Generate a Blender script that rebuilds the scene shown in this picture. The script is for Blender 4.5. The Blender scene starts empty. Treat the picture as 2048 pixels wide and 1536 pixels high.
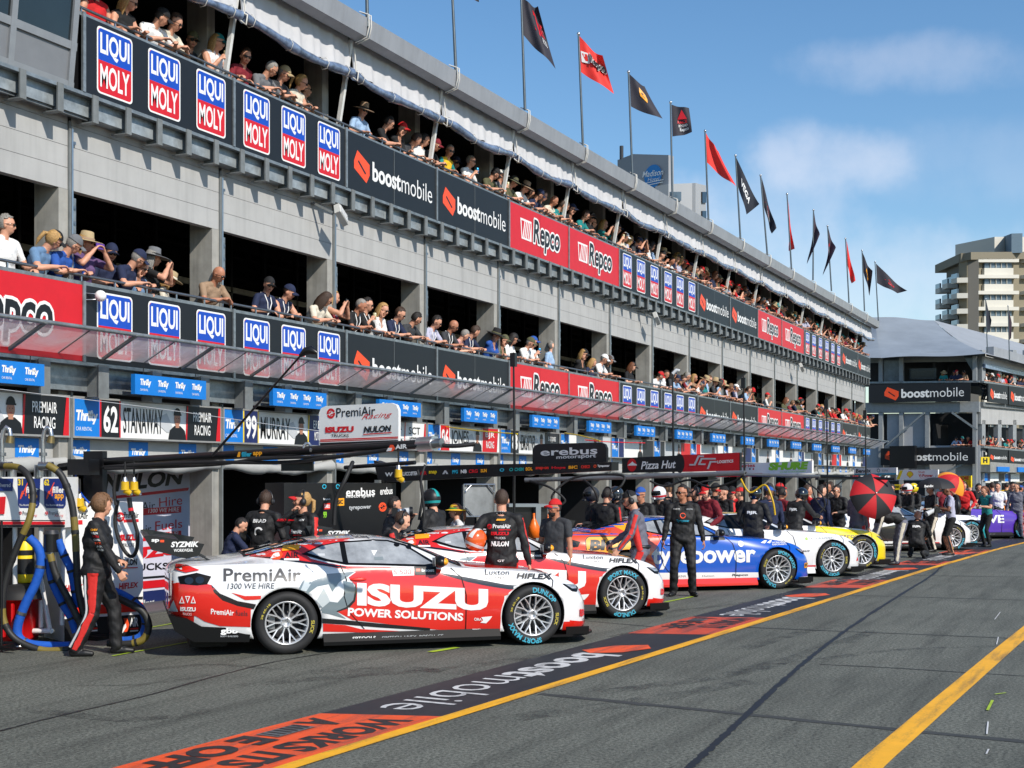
import bpy, bmesh, math, random
import numpy as np
from mathutils import Vector, Matrix, Euler
from mathutils.bvhtree import BVHTree
SC = bpy.context.scene
COL = SC.collection
R = math.radians
rng = random.Random(11)
PI = math.pi
# ---------------------------------------------------------------- survey of the place
# world: +X runs along the pit building away from the camera, the lane is on the -Y side of the facade (Y = 12.7)
FPX, HY, CAM_Z = 2655.0, 955.0, 1.93
YAW = R(25.4)
SY, CY = math.sin(YAW), math.cos(YAW)
FAC_Y = 12.7
def at_depth(px, py, Z):
    x = (px - 1024) * Z / FPX
    return Vector((x * SY + Z * CY, -x * CY + Z * SY, CAM_Z + (HY - py) * Z / FPX))
def on_ground(px, py, z=0.0):
    Z = (CAM_Z - z) * FPX / (py - HY)
    p = at_depth(px, py, Z); p.z = z
    return p
def on_facade(px, py=HY, e=0.0):
    t = (px - 1024) / FPX
    return at_depth(px, py, (FAC_Y - e) / (SY - CY * t))
def fac_t(px, e=0.0):
    return on_facade(px, HY, e).x
# ---------------------------------------------------------------- materials
def lin(c):
    return tuple(((v / 255) / 12.92 if v <= 10 else ((v / 255 + .055) / 1.055) ** 2.4) for v in c)
_mats = {}
def M(name, rgb=(128, 128, 128), rough=.5, metal=0., var=.1, scale=5., bump=0., coat=0., bscale=40., emit=0., spec=.5, streak=0.):
    if name in _mats: return _mats[name]
    m = bpy.data.materials.new(name); m.use_nodes = True
    nt = m.node_tree; b = nt.nodes['Principled BSDF']
    c = lin(rgb)
    b.inputs['Roughness'].default_value = rough
    b.inputs['Metallic'].default_value = metal
    b.inputs['Specular IOR Level'].default_value = spec
    if coat:
        b.inputs['Coat Weight'].default_value = coat; b.inputs['Coat Roughness'].default_value = .04
    tc = nt.nodes.new('ShaderNodeTexCoord')
    n = nt.nodes.new('ShaderNodeTexNoise'); n.inputs['Scale'].default_value = scale; n.inputs['Detail'].default_value = 6; n.inputs['Roughness'].default_value = .65
    nt.links.new(tc.outputs['Object'], n.inputs['Vector'])
    r = nt.nodes.new('ShaderNodeMapRange')
    r.inputs['From Min'].default_value = .3; r.inputs['From Max'].default_value = .7
    r.inputs['To Min'].default_value = 1 - var; r.inputs['To Max'].default_value = 1 + var
    nt.links.new(n.outputs['Fac'], r.inputs['Value'])
    h = nt.nodes.new('ShaderNodeVectorMath'); h.operation = 'SCALE'
    h.inputs[0].default_value = c
    nt.links.new(r.outputs['Result'], h.inputs['Scale'])
    nt.links.new(h.outputs['Vector'], b.inputs['Base Color'])
    if streak:
        mp = nt.nodes.new('ShaderNodeMapping'); mp.inputs['Scale'].default_value = (5, 5, .35); nt.links.new(tc.outputs['Object'], mp.inputs['Vector'])
        n3 = nt.nodes.new('ShaderNodeTexNoise'); n3.inputs['Scale'].default_value = 1.6; n3.inputs['Detail'].default_value = 7; nt.links.new(mp.outputs[0], n3.inputs['Vector'])
        r3 = nt.nodes.new('ShaderNodeMapRange'); r3.inputs['From Min'].default_value = .45; r3.inputs['From Max'].default_value = .75; r3.inputs['To Min'].default_value = 1; r3.inputs['To Max'].default_value = 1 - streak; nt.links.new(n3.outputs['Fac'], r3.inputs['Value'])
        h3 = nt.nodes.new('ShaderNodeVectorMath'); h3.operation = 'SCALE'; nt.links.new(h.outputs['Vector'], h3.inputs[0]); nt.links.new(r3.outputs['Result'], h3.inputs['Scale']); nt.links.new(h3.outputs['Vector'], b.inputs['Base Color'])
    if bump:
        n2 = nt.nodes.new('ShaderNodeTexNoise'); n2.inputs['Scale'].default_value = bscale; n2.inputs['Detail'].default_value = 4
        nt.links.new(tc.outputs['Object'], n2.inputs['Vector'])
        bp = nt.nodes.new('ShaderNodeBump'); bp.inputs['Strength'].default_value = bump; bp.inputs['Distance'].default_value = .02
        nt.links.new(n2.outputs['Fac'], bp.inputs['Height']); nt.links.new(bp.outputs['Normal'], b.inputs['Normal'])
    _mats[name] = m
    return m
WHITE = M('white vinyl', (232, 232, 230), .45, var=.04)
BLACK = M('black vinyl', (22, 23, 26), .45, var=.12)
DARK = M('dark grey vinyl', (40, 42, 47), .45, var=.1)
RED = M('red vinyl', (205, 22, 34), .42, var=.06)
RACERED = M('racing red vinyl', (222, 44, 30), .42, var=.05)
BLUE = M('royal blue vinyl', (18, 72, 178), .42, var=.06)
SKYB = M('sky blue vinyl', (14, 118, 204), .5, var=.06)
NAVY = M('navy vinyl', (28, 40, 92), .45, var=.06)
ORANGE = M('orange vinyl', (240, 80, 36), .42, var=.05)
AMBER = M('amber vinyl', (245, 165, 28), .45, var=.05)
YELLOW = M('yellow vinyl', (240, 208, 30), .45, var=.05)
LIME = M('lime vinyl', (140, 205, 50), .45, var=.05)
CYAN = M('cyan vinyl', (40, 170, 200), .5, var=.05)
TEAL = M('teal vinyl', (20, 150, 150), .5, var=.05)
GREYV = M('grey vinyl', (122, 132, 136), .45, var=.05)
LGREY = M('light grey vinyl', (190, 193, 196), .45, var=.05)
PURPLE = M('purple vinyl', (88, 50, 160), .42, var=.05)
FLESH = M('printed flesh tone', (176, 124, 100), .5, var=.1)
GALV = M('galvanised steel', (142, 148, 150), .42, .55, var=.3, scale=9, bump=.06, bscale=25)
GALVD = M('dull galvanised steel', (120, 124, 124), .6, .2, var=.25, scale=4)
ALU = M('aluminium', (185, 187, 190), .3, .9, var=.1)
STEEL = M('bare steel', (150, 150, 152), .3, .9, var=.15, scale=20)
BLACKM = M('black painted metal', (18, 18, 20), .35, .0, var=.2)
RUBBER = M('black rubber', (24, 24, 25), .65, var=.25, scale=12)
# ---------------------------------------------------------------- mesh builder
def basis(o, u, v, w=None):
    u = Vector(u).normalized(); v = Vector(v).normalized(); w = u.cross(v) if w is None else Vector(w).normalized()
    m = Matrix((u, v, w)).transposed().to_4x4(); m.translation = Vector(o)
    return m
class MB:
    def __init__(s): s.v = []; s.f = []; s.m = []; s.s = []; s.mats = []
    def mi(s, mat):
        if mat not in s.mats: s.mats.append(mat)
        return s.mats.index(mat)
    def add(s, vs, fs, mat, smooth=False, T=None):
        o = len(s.v); k = s.mi(mat)
        if T is not None: vs = [T @ Vector(p) for p in vs]
        s.v.extend([tuple(p) for p in vs])
        for f in fs:
            s.f.append(tuple(o + i for i in f)); s.m.append(k); s.s.append(smooth)
        return s
    def box(s, a, b, mat, T=None):
        x0, y0, z0 = (min(p, q) for p, q in zip(a, b)); x1, y1, z1 = (max(p, q) for p, q in zip(a, b))
        vs = [(x0,y0,z0),(x1,y0,z0),(x1,y1,z0),(x0,y1,z0),(x0,y0,z1),(x1,y0,z1),(x1,y1,z1),(x0,y1,z1)]
        return s.add(vs, [(0,3,2,1),(4,5,6,7),(0,1,5,4),(1,2,6,5),(2,3,7,6),(3,0,4,7)], mat, False, T)
    def bar(s, p, q, w, h, mat, up=(0,0,1)):
        p, q = Vector(p), Vector(q); d = (q - p); L = d.length; d.normalize()
        up = Vector(up); sd = d.cross(up)
        if sd.length < 1e-4: sd = d.cross(Vector((1,0,0)))
        sd.normalize(); u2 = sd.cross(d)
        return s.box((0,-w/2,-h/2),(L,w/2,h/2), mat, basis(p, d, -sd, u2))
    def tube(s, pts, r, mat, n=8, smooth=True, cap=True):
        P = [Vector(p) for p in pts]; k = len(P)
        rr = [r] * k if not hasattr(r, '__len__') else r
        vs = []; prev = None
        for i, p in enumerate(P):
            d = (P[min(i+1,k-1)] - P[max(i-1,0)]).normalized()
            if prev is None:
                a = d.orthogonal().normalized()
            else:
                a = prev - d * prev.dot(d)
                a = a.normalized() if a.length > 1e-6 else d.orthogonal().normalized()
            prev = a; b = d.cross(a)
            for j in range(n):
                t = 2*PI*j/n; vs.append(p + (a*math.cos(t) + b*math.sin(t)) * rr[i])
        fs = [(i*n+j, i*n+(j+1)%n, (i+1)*n+(j+1)%n, (i+1)*n+j) for i in range(k-1) for j in range(n)]
        s.add(vs, fs, mat, smooth)
        if cap: s.add([vs[j] for j in range(n)][::-1], [tuple(range(n))], mat); s.add([vs[(k-1)*n+j] for j in range(n)], [tuple(range(n))], mat)
        return s
    def lathe(s, prof, mat, n=24, T=None, smooth=True):   # prof (r, h) about local Z
        vs = [(r*math.cos(2*PI*j/n), r*math.sin(2*PI*j/n), h) for r, h in prof for j in range(n)]
        fs = [(i*n+j, i*n+(j+1)%n, (i+1)*n+(j+1)%n, (i+1)*n+j) for i in range(len(prof)-1) for j in range(n)]
        return s.add(vs, fs, mat, smooth, T)
    def ell(s, c, r, mat, n=14, k=9, T=None, keep=None):
        c = Vector(c); vs = []
        for i in range(k+1):
            a = PI*i/k
            for j in range(n):
                t = 2*PI*j/n
                vs.append((c.x+r[0]*math.sin(a)*math.cos(t), c.y+r[1]*math.sin(a)*math.sin(t), c.z+r[2]*math.cos(a)))
        fs = []
        for i in range(k):
            for j in range(n):
                f = (i*n+j, (i+1)*n+j, (i+1)*n+(j+1)%n, i*n+(j+1)%n)
                if keep is not None:
                    m = [sum(vs[q][x] for q in f)/4 for x in range(3)]
                    if not keep(m[0]-c.x, m[1]-c.y, m[2]-c.z): continue
                fs.append(f)
        return s.add(vs, fs, mat, True, T)
    def prism(s, poly, h0, h1, mat, T=None, side=None):
        n = len(poly)
        vs = [(x,y,h0) for x,y in poly] + [(x,y,h1) for x,y in poly]
        s.add(vs, [tuple(range(n))[::-1], tuple(range(n,2*n))], mat, False, T)
        return s.add(vs, [(i,(i+1)%n,n+(i+1)%n,n+i) for i in range(n)], side or mat, False, T)
    def quad(s, pts, mat, T=None): return s.add(pts, [tuple(range(len(pts)))], mat, False, T)
    def mesh(s, name):
        me = bpy.data.meshes.new(name)
        me.from_pydata(s.v, [], s.f)
        for m in s.mats: me.materials.append(m)
        if s.f:
            me.polygons.foreach_set('material_index', s.m); me.polygons.foreach_set('use_smooth', s.s)
        me.update()
        return me
    def build(s, name, parent=None, loc=None):
        return link(name, s.mesh(name), parent, loc)
def link(name, data, parent=None, loc=None):
    o = bpy.data.objects.new(name, data); COL.objects.link(o)
    if parent is not None: o.parent = parent
    if loc is not None: o.location = loc
    return o
def tag(o, label=None, cat=None, group=None, kind=None):
    if label: o['label'] = label
    if cat: o['category'] = cat
    if group: o['group'] = group
    if kind: o['kind'] = kind
    return o
def thing(name, label, cat, loc=(0,0,0), rz=0., group=None):
    o = link(name, None); o.location = loc; o.rotation_euler = (0,0,rz); o.empty_display_size = .2
    return tag(o, label, cat, group)
ORD = 'first second third fourth fifth sixth seventh eighth ninth tenth eleventh twelfth thirteenth fourteenth fifteenth sixteenth seventeenth eighteenth nineteenth twentieth'.split()
def nth(i):
    if i < 20: return ORD[i]
    k = i + 1
    return '%d%s' % (k, {1:'st',2:'nd',3:'rd'}.get(k % 10 if k % 100 not in (11,12,13) else 0, 'th'))
def dup_tree(o, parent=None):
    c = o.copy(); COL.objects.link(c)
    if parent is not None: c.parent = parent
    for ch in list(o.children): dup_tree(ch, c)
    return c
# ---------------------------------------------------------------- flat graphics
_tc = {}
def glyphs(s, bold=0., shear=0., sp=1.):
    key = (s, bold, shear, sp)
    if key in _tc: return _tc[key]
    cu = bpy.data.curves.new('lettering', 'FONT'); cu.body = s; cu.offset = bold; cu.shear = shear; cu.space_character = sp
    cu.resolution_u = 3; cu.dimensions = '2D'; cu.fill_mode = 'FRONT'
    ob = bpy.data.objects.new('lettering', cu)
    me = bpy.data.meshes.new_from_object(ob)
    vs = [(v.co.x, v.co.y) for v in me.vertices]; fs = [tuple(p.vertices) for p in me.polygons]
    bpy.data.objects.remove(ob); bpy.data.curves.remove(cu); bpy.data.meshes.remove(me)
    _tc[key] = (vs, fs)
    return vs, fs
def bbox(vs):
    xs = [p[0] for p in vs]; ys = [p[1] for p in vs]
    return min(xs), min(ys), max(xs), max(ys)
class Art:
    """Flat artwork: layers of filled shapes in (u, v), each a hair in front of the one before."""
    def __init__(s): s.e = []
    def poly(s, pts, mat): s.e.append((list(pts), [tuple(range(len(pts)))], mat)); return s
    def rect(s, x0, y0, x1, y1, mat): return s.poly([(x0,y0),(x1,y0),(x1,y1),(x0,y1)], mat)
    def rrect(s, x0, y0, x1, y1, r, mat, n=4):
        pts = []
        for cx, cy, a0 in ((x1-r,y0+r,-90),(x1-r,y1-r,0),(x0+r,y1-r,90),(x0+r,y0+r,180)):
            for i in range(n+1):
                a = R(a0 + 90*i/n); pts.append((cx+r*math.cos(a), cy+r*math.sin(a)))
        return s.poly(pts, mat)
    def ell(s, cx, cy, rx, ry, mat, n=20, a0=0, a1=360):
        k = n if a1-a0 >= 360 else n+1
        return s.poly([(cx+rx*math.cos(R(a0+(a1-a0)*i/n)), cy+ry*math.sin(R(a0+(a1-a0)*i/n))) for i in range(k)], mat)
    def ring(s, cx, cy, ro, ri, mat, a0=0, a1=360, n=20, ky=1.):
        vs = []
        for i in range(n+1):
            a = R(a0+(a1-a0)*i/n)
            vs += [(cx+ro*math.cos(a), cy+ky*ro*math.sin(a)), (cx+ri*math.cos(a), cy+ky*ri*math.sin(a))]
        s.e.append((vs, [(2*i,2*i+2,2*i+3,2*i+1) for i in range(n)], mat)); return s
    def text(s, t, x0, y0, x1, y1, mat, bold=0., shear=0., sp=1., out=None, ow=.05, keep=False):
        vs, fs = glyphs(t, bold, shear, sp)
        if not vs: return s
        a, b, c, d = bbox(vs); kx = (x1-x0)/(c-a); ky = (y1-y0)/(d-b)
        if keep:
            k = min(kx, ky); cx, cy = (x0+x1)/2, (y0+y1)/2
            kx = ky = k; x0 = cx-k*(c-a)/2; y0 = cy-k*(d-b)/2
        tf = lambda p: (x0+(p[0]-a)*kx, y0+(p[1]-b)*ky)
        if out is not None:
            for q in range(10):
                dx, dy = ow*math.cos(q*PI/5), ow*math.sin(q*PI/5)
                s.e.append(([tf((p[0]+dx, p[1]+dy)) for p in vs], fs, out))
        s.e.append(([tf(p) for p in vs], fs, mat)); return s
    def into(s, mb, T, z0=.002, dz=.0005):
        for i, (vs, fs, mat) in enumerate(s.e):
            mb.add([(x, y, z0+dz*i) for x, y in vs], fs, mat, False, T)
        return mb
    def moved(s, dx, dy, k=1., ky=None):
        a = Art(); ky = k if ky is None else ky
        a.e = [([(dx+x*k, dy+y*ky) for x, y in vs], fs, m) for vs, fs, m in s.e]; return a
    def plus(s, o): s.e += o.e; return s
def logo_oil(x0, y0, x1, y1):      # blue over red two-line badge
    a = Art(); w = x1-x0; h = y1-y0
    a.rrect(x0, y0, x1, y1, .09*w, WHITE)
    m = .035*w
    a.rrect(x0+m, y0+m, x1-m, y1-m, .07*w, RED)
    a.poly([(x0+m, y0+.5*h), (x1-m, y0+.5*h), (x1-m, y1-m-.06*w), (x1-m-.06*w, y1-m), (x0+m+.06*w, y1-m), (x0+m, y1-m-.06*w)], BLUE)
    a.text('LIQUI', x0+.09*w, y0+.55*h, x1-.09*w, y0+.92*h, WHITE, .028)
    a.text('MOLY', x0+.09*w, y0+.1*h, x1-.09*w, y0+.45*h, WHITE, .022)
    return a
def mark_boost(x, y, w, h, mat=None):
    a = Art(); mat = mat or ORANGE
    a.poly([(x+.22*w,y+h), (x+.98*w,y+.66*h), (x+.98*w,y+.3*h), (x+.78*w,y), (x+.02*w,y+.36*h), (x+.02*w,y+.62*h)], mat)
    a.poly([(x+.25*w,y+.62*h), (x+.3*w,y+.68*h), (x+.76*w,y+.33*h), (x+.7*w,y+.27*h)], BLACK)
    return a
def logo_boost(x0, y0, x1, y1, mat=None):
    w = x1-x0; h = y1-y0; mat = mat or WHITE
    a = mark_boost(x0, y0, .19*w, h)
    a.text('boost', x0+.22*w, y0+.16*h, x0+.575*w, y0+.82*h, mat, .03)
    a.text('mobile', x0+.585*w, y0+.16*h, x1, y0+.82*h, mat, -.005)
    return a
def logo_parts(x0, y0, x1, y1):    # bars and heavy outlined lettering
    a = Art(); w = x1-x0; h = y1-y0
    a.poly([(x0,y0+.83*h), (x0+.27*w,y0+.83*h), (x0+.27*w,y0+.22*h), (x0+.03*w,y0+.22*h)], WHITE)
    a.poly([(x0+.025*w,y0+.77*h), (x0+.1*w,y0+.77*h), (x0+.05*w,y0+.27*h), (x0+.045*w,y0+.27*h)], RED)
    for i in range(4):
        b = x0+(.12+.04*i)*w
        a.poly([(b,y0+.77*h), (b+.018*w,y0+.77*h), (b-.025*w,y0+.27*h), (b-.045*w,y0+.27*h)], RED)
    a.text('Repco', x0+.31*w, y0+.02*h, x1-.01*w, y0+.95*h, BLACK, .028, .12, .98, out=WHITE, ow=.062)
    return a
def logo_hire(x0, y0, x1, y1, sub=True):   # rental car firm, stacked
    a = Art(); w = x1-x0; h = y1-y0
    a.text('Thrifty', x0, y0+.32*h, x1, y1, WHITE, .045, .15, .92)
    if sub: a.text('CAR RENTAL', x0, y0, x0+.72*w, y0+.18*h, WHITE)
    return a
def mark_swirl(cx, cy, r, mat, inner=None):
    a = Art()
    a.ring(cx, cy, r, .55*r, mat, 20, 190, 12); a.ring(cx, cy, r, .55*r, mat, 200, 370, 12)
    a.poly([(cx-.95*r,cy-.1*r), (cx+.2*r,cy+.55*r), (cx+.05*r,cy+.15*r)], mat); a.poly([(cx+.95*r,cy+.1*r), (cx-.2*r,cy-.55*r), (cx-.05*r,cy-.15*r)], mat)
    return a
def mark_hex(x, y, w, h, mat=None):      # orange hexagon with rays, AIR lettering
    a = Art(); mat = mat or ORANGE
    a.poly([(x+.1*w,y+.95*h), (x+.32*w,y+.95*h), (x+.44*w,y+.55*h), (x+.34*w,y+.12*h), (x+.12*w,y+.12*h), (x+.22*w,y+.5*h)], mat)
    a.poly([(x,y), (x+.1*w,y+.55*h), (x+.24*w,y+.62*h), (x+.27*w,y+.4*h)], WHITE)
    a.text('AIR', x+.48*w, y+.4*h, x+w, y+.95*h, WHITE, .03)
    a.rect(x+.48*w, y+.22*h, x+w, y+.32*h, RACERED); a.rect(x+.48*w, y+.1*h, x+w, y+.18*h, WHITE)
    return a
def board(name, art, w, h, T, mat, t=.03, parent=None, label=None, cat='sign', group=None, frame=None, z0=.003):
    """A flat board w x h, its lower-left front corner at T's origin, artwork on its front."""
    mb = MB(); mb.box((0,0,-t), (w,h,0), mat, T)
    if art is not None: art.into(mb, T, z0)
    if frame is not None:
        f = .025
        for a, b in (((0,0),(w,-f)), ((0,h),(w,h+f)), ((0,-f),(-f,h+f)), ((w,-f),(w+f,h+f))):
            mb.box((a[0],a[1],-t-.005), (b[0],b[1],.012), frame, T)
    o = mb.build(name, parent)
    if label: tag(o, label, cat, group)
    return o
def facT(t, e, z):      # frame on the facade: u along +X, v up, w out towards the lane
    return basis((t, FAC_Y - e, z), (1,0,0), (0,0,1), (0,-1,0))
# ---------------------------------------------------------------- camera, sky, sun
cam = bpy.data.cameras.new('camera'); cam.sensor_width = 36.0; cam.lens = 36.0 * FPX / 2048
cam.shift_y = (HY - 768) / 2048; cam.clip_end = 5000; cam.clip_start = .05
co = link('camera', cam, None, (0, 0, CAM_Z)); co.rotation_euler = (R(90), 0, YAW - R(90))
SC.camera = co
SUN_EL, SUN_AZ = R(38.5), R(24)      # azimuth measured from straight out of the facade, back towards the camera
sdir = Vector((-math.sin(SUN_AZ)*math.cos(SUN_EL), -math.cos(SUN_AZ)*math.cos(SUN_EL), math.sin(SUN_EL)))
sl = bpy.data.lights.new('sun', 'SUN'); sl.energy = 4.5; sl.angle = R(.5); sl.color = (1.0, .935, .84)
so = link('sun', sl); so.rotation_euler = sdir.to_track_quat('Z', 'Y').to_euler()
w = bpy.data.worlds.new('World'); SC.world = w; w.use_nodes = True
nt = w.node_tree; bg = nt.nodes['Background']; bg.inputs['Strength'].default_value = .135
sky = nt.nodes.new('ShaderNodeTexSky'); sky.sky_type = 'NISHITA'; sky.sun_disc = False
sky.sun_elevation = SUN_EL; sky.sun_rotation = math.atan2(sdir.x, sdir.y); sky.altitude = 10; sky.air_density = 1.1; sky.dust_density = .25; sky.ozone_density = 2.6
tcw = nt.nodes.new('ShaderNodeTexCoord')
def N(k, **kw):
    n = nt.nodes.new(k)
    for a, b in kw.items(): setattr(n, a, b)
    return n
prev = None
def cloud(px, py, rx, ry, k, seed):
    """a soft cloud bank in a fixed direction of the sky"""
    d0 = (at_depth(px, py, 100) - Vector((0,0,CAM_Z))).normalized()
    rt = Vector((SY, -CY, 0)); up = rt.cross(d0).normalized()
    outs = []
    for ax, r in ((rt, rx/FPX), (up, ry/FPX)):
        dt = N('ShaderNodeVectorMath', operation='DOT_PRODUCT'); nt.links.new(tcw.outputs['Generated'], dt.inputs[0]); dt.inputs[1].default_value = ax / r
        sb = N('ShaderNodeMath', operation='SUBTRACT'); nt.links.new(dt.outputs['Value'], sb.inputs[0]); sb.inputs[1].default_value = d0.dot(ax) / r
        sq = N('ShaderNodeMath', operation='MULTIPLY'); nt.links.new(sb.outputs[0], sq.inputs[0]); nt.links.new(sb.outputs[0], sq.inputs[1])
        outs.append(sq)
    ad = N('ShaderNodeMath', operation='ADD'); nt.links.new(outs[0].outputs[0], ad.inputs[0]); nt.links.new(outs[1].outputs[0], ad.inputs[1])
    dd = N('ShaderNodeVectorMath', operation='DOT_PRODUCT'); nt.links.new(tcw.outputs['Generated'], dd.inputs[0]); dd.inputs[1].default_value = d0
    ft = N('ShaderNodeMath', operation='GREATER_THAN'); nt.links.new(dd.outputs['Value'], ft.inputs[0]); ft.inputs[1].default_value = 0
    nz = N('ShaderNodeTexNoise'); nz.inputs['Scale'].default_value = 22; nz.inputs['Detail'].default_value = 7; nz.inputs['Roughness'].default_value = .55
    of = N('ShaderNodeVectorMath', operation='ADD'); of.inputs[1].default_value = (seed, seed*2, 0); nt.links.new(tcw.outputs['Generated'], of.inputs[0]); nt.links.new(of.outputs[0], nz.inputs['Vector'])
    mul = N('ShaderNodeMath', operation='MULTIPLY_ADD'); nt.links.new(nz.outputs['Fac'], mul.inputs[0]); mul.inputs[1].default_value = 2.6; mul.inputs[2].default_value = -1.3
    s2 = N('ShaderNodeMath', operation='SUBTRACT'); nt.links.new(ad.outputs[0], s2.inputs[0]); nt.links.new(mul.outputs[0], s2.inputs[1])
    mr = N('ShaderNodeMapRange', interpolation_type='SMOOTHSTEP'); nt.links.new(s2.outputs[0], mr.inputs['Value'])
    mr.inputs['From Min'].default_value = 1.35; mr.inputs['From Max'].default_value = -.35; mr.inputs['To Min'].default_value = 0; mr.inputs['To Max'].default_value = k
    o = N('ShaderNodeMath', operation='MULTIPLY'); nt.links.new(mr.outputs['Result'], o.inputs[0]); nt.links.new(ft.outputs[0], o.inputs[1])
    return o.outputs[0]
hs = N('ShaderNodeHueSaturation'); hs.inputs['Saturation'].default_value = 1.2; hs.inputs['Value'].default_value = 1.0; nt.links.new(sky.outputs['Color'], hs.inputs['Color']); cur = hs.outputs['Color']
for px, py, rx, ry, k, sd in ((1650,320,160,70,.34,.1), (1540,430,150,120,.22,.9), (1860,125,230,55,.2,1.7), (1650,600,620,150,.3,2.3), (1330,430,150,90,.3,3.1), (1980,330,250,90,.1,5.1)):
    mx = N('ShaderNodeMixRGB'); nt.links.new(cloud(px, py, rx, ry, k, sd), mx.inputs['Fac']); nt.links.new(cur, mx.inputs['Color1']); mx.inputs['Color2'].default_value = (7.4, 7.2, 7.6, 1)
    cur = mx.outputs['Color']
nt.links.new(cur, bg.inputs['Color'])
SC.view_settings.view_transform = 'Standard'; SC.view_settings.look = 'None'; SC.view_settings.exposure = .1; SC.view_settings.gamma = 1
SC.cycles.max_bounces = 6; SC.cycles.transparent_max_bounces = 12; SC.cycles.caustics_reflective = False; SC.cycles.caustics_refractive = False
SC.cycles.use_denoising = True
# ---------------------------------------------------------------- ground
def asphalt():
    m = bpy.data.materials.new('asphalt'); m.use_nodes = True; nt = m.node_tree; b = nt.nodes['Principled BSDF']; b.inputs['Roughness'].default_value = .8; b.inputs['Specular IOR Level'].default_value = .35
    tc = nt.nodes.new('ShaderNodeTexCoord')
    def noise(scale, det, vec=None, ro=.6):
        n = nt.nodes.new('ShaderNodeTexNoise'); n.inputs['Scale'].default_value = scale; n.inputs['Detail'].default_value = det; n.inputs['Roughness'].default_value = ro
        nt.links.new(vec or tc.outputs['Object'], n.inputs['Vector']); return n.outputs['Fac']
    def mr(v, a, b_, c, d):
        n = nt.nodes.new('ShaderNodeMapRange'); n.inputs['From Min'].default_value = a; n.inputs['From Max'].default_value = b_; n.inputs['To Min'].default_value = c; n.inputs['To Max'].default_value = d
        nt.links.new(v, n.inputs['Value']); return n.outputs['Result']
    def mul(a, c):
        n = nt.nodes.new('ShaderNodeMath'); n.operation = 'MULTIPLY'; nt.links.new(a, n.inputs[0]); nt.links.new(c, n.inputs[1]); return n.outputs[0]
    speck = mr(noise(34, 4, ro=.85), .38, .62, .35, 1.75)
    fine = mr(noise(110, 2), .3, .7, .7, 1.3)
    big = mr(noise(.6, 5), .3, .7, .8, 1.16)
    mp = nt.nodes.new('ShaderNodeMapping'); mp.inputs['Rotation'].default_value = (0, 0, R(40)); mp.inputs['Scale'].default_value = (.5, 5.5, 1); nt.links.new(tc.outputs['Object'], mp.inputs['Vector'])
    st = mr(noise(.9, 5, mp.outputs['Vector'], .5), .5, .76, 1.03, .66)
    mp2 = nt.nodes.new('ShaderNodeMapping'); mp2.inputs['Rotation'].default_value = (0, 0, R(-12)); mp2.inputs['Scale'].default_value = (.22, 3.5, 1); nt.links.new(tc.outputs['Object'], mp2.inputs['Vector'])
    st2 = mr(noise(.8, 4, mp2.outputs['Vector'], .5), .54, .8, 1.03, .62)
    f = mul(mul(mul(speck, fine), big), mul(st, st2))
    v = nt.nodes.new('ShaderNodeVectorMath'); v.operation = 'SCALE'; v.inputs[0].default_value = (.106, .110, .091); nt.links.new(f, v.inputs['Scale'])
    nt.links.new(v.outputs[0], b.inputs['Base Color'])
    bp = nt.nodes.new('ShaderNodeBump'); bp.inputs['Strength'].default_value = .35; bp.inputs['Distance'].default_value = .006; nt.links.new(noise(120, 3), bp.inputs['Height']); nt.links.new(bp.outputs[0], b.inputs['Normal'])
    return m
ASPH = asphalt()
mb = MB(); mb.quad([(-300,-700,0),(1500,-700,0),(1500,700,0),(-300,700,0)], ASPH)
tag(mb.build('ground'), 'grey asphalt of the pit lane', None, None, 'structure')
def worn(name, rgb, wear=.35):
    m = M(name, rgb, .6, var=.12, scale=3); nt = m.node_tree; b = nt.nodes['Principled BSDF']
    src = b.inputs['Base Color'].links[0].from_socket
    tc = nt.nodes.new('ShaderNodeTexCoord'); n = nt.nodes.new('ShaderNodeTexNoise'); n.inputs['Scale'].default_value = 60; n.inputs['Detail'].default_value = 3
    nt.links.new(tc.outputs['Object'], n.inputs['Vector'])
    mp = nt.nodes.new('ShaderNodeMapping'); mp.inputs['Rotation'].default_value = (0,0,R(45)); mp.inputs['Scale'].default_value = (.6,7,1); nt.links.new(tc.outputs['Object'], mp.inputs['Vector'])
    n2 = nt.nodes.new('ShaderNodeTexNoise'); n2.inputs['Scale'].default_value = 1.2; n2.inputs['Detail'].default_value = 6; nt.links.new(mp.outputs[0], n2.inputs['Vector'])
    ad = nt.nodes.new('ShaderNodeMath'); ad.operation = 'MULTIPLY_ADD'; nt.links.new(n.outputs['Fac'], ad.inputs[0]); ad.inputs[1].default_value = .35; nt.links.new(n2.outputs['Fac'], ad.inputs[2])
    r = nt.nodes.new('ShaderNodeMapRange'); r.inputs['From Min'].default_value = .66; r.inputs['From Max'].default_value = .95; r.inputs['To Max'].default_value = wear*2
    nt.links.new(ad.outputs[0], r.inputs['Value'])
    mx = nt.nodes.new('ShaderNodeMixRGB'); nt.links.new(r.outputs['Result'], mx.inputs['Fac']); nt.links.new(src, mx.inputs['Color1']); mx.inputs['Color2'].default_value = (.05,.05,.048,1)
    nt.links.new(mx.outputs[0], b.inputs['Base Color'])
    return m
P_YEL = worn('yellow road paint', (238, 172, 22), .42); P_BLK = worn('black road paint', (34, 35, 38), .15); P_ORG = worn('orange road paint', (232, 84, 30), .4); P_ORG2 = worn('scuffed orange road paint', (200, 74, 44), .55)
P_WHT = worn('white road paint', (205, 205, 203), .35); P_TXT = worn('black lettering paint', (42, 34, 32), .2); TAR = M('crack sealing tar', (27, 28, 29), .55, var=.25, scale=8)
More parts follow.
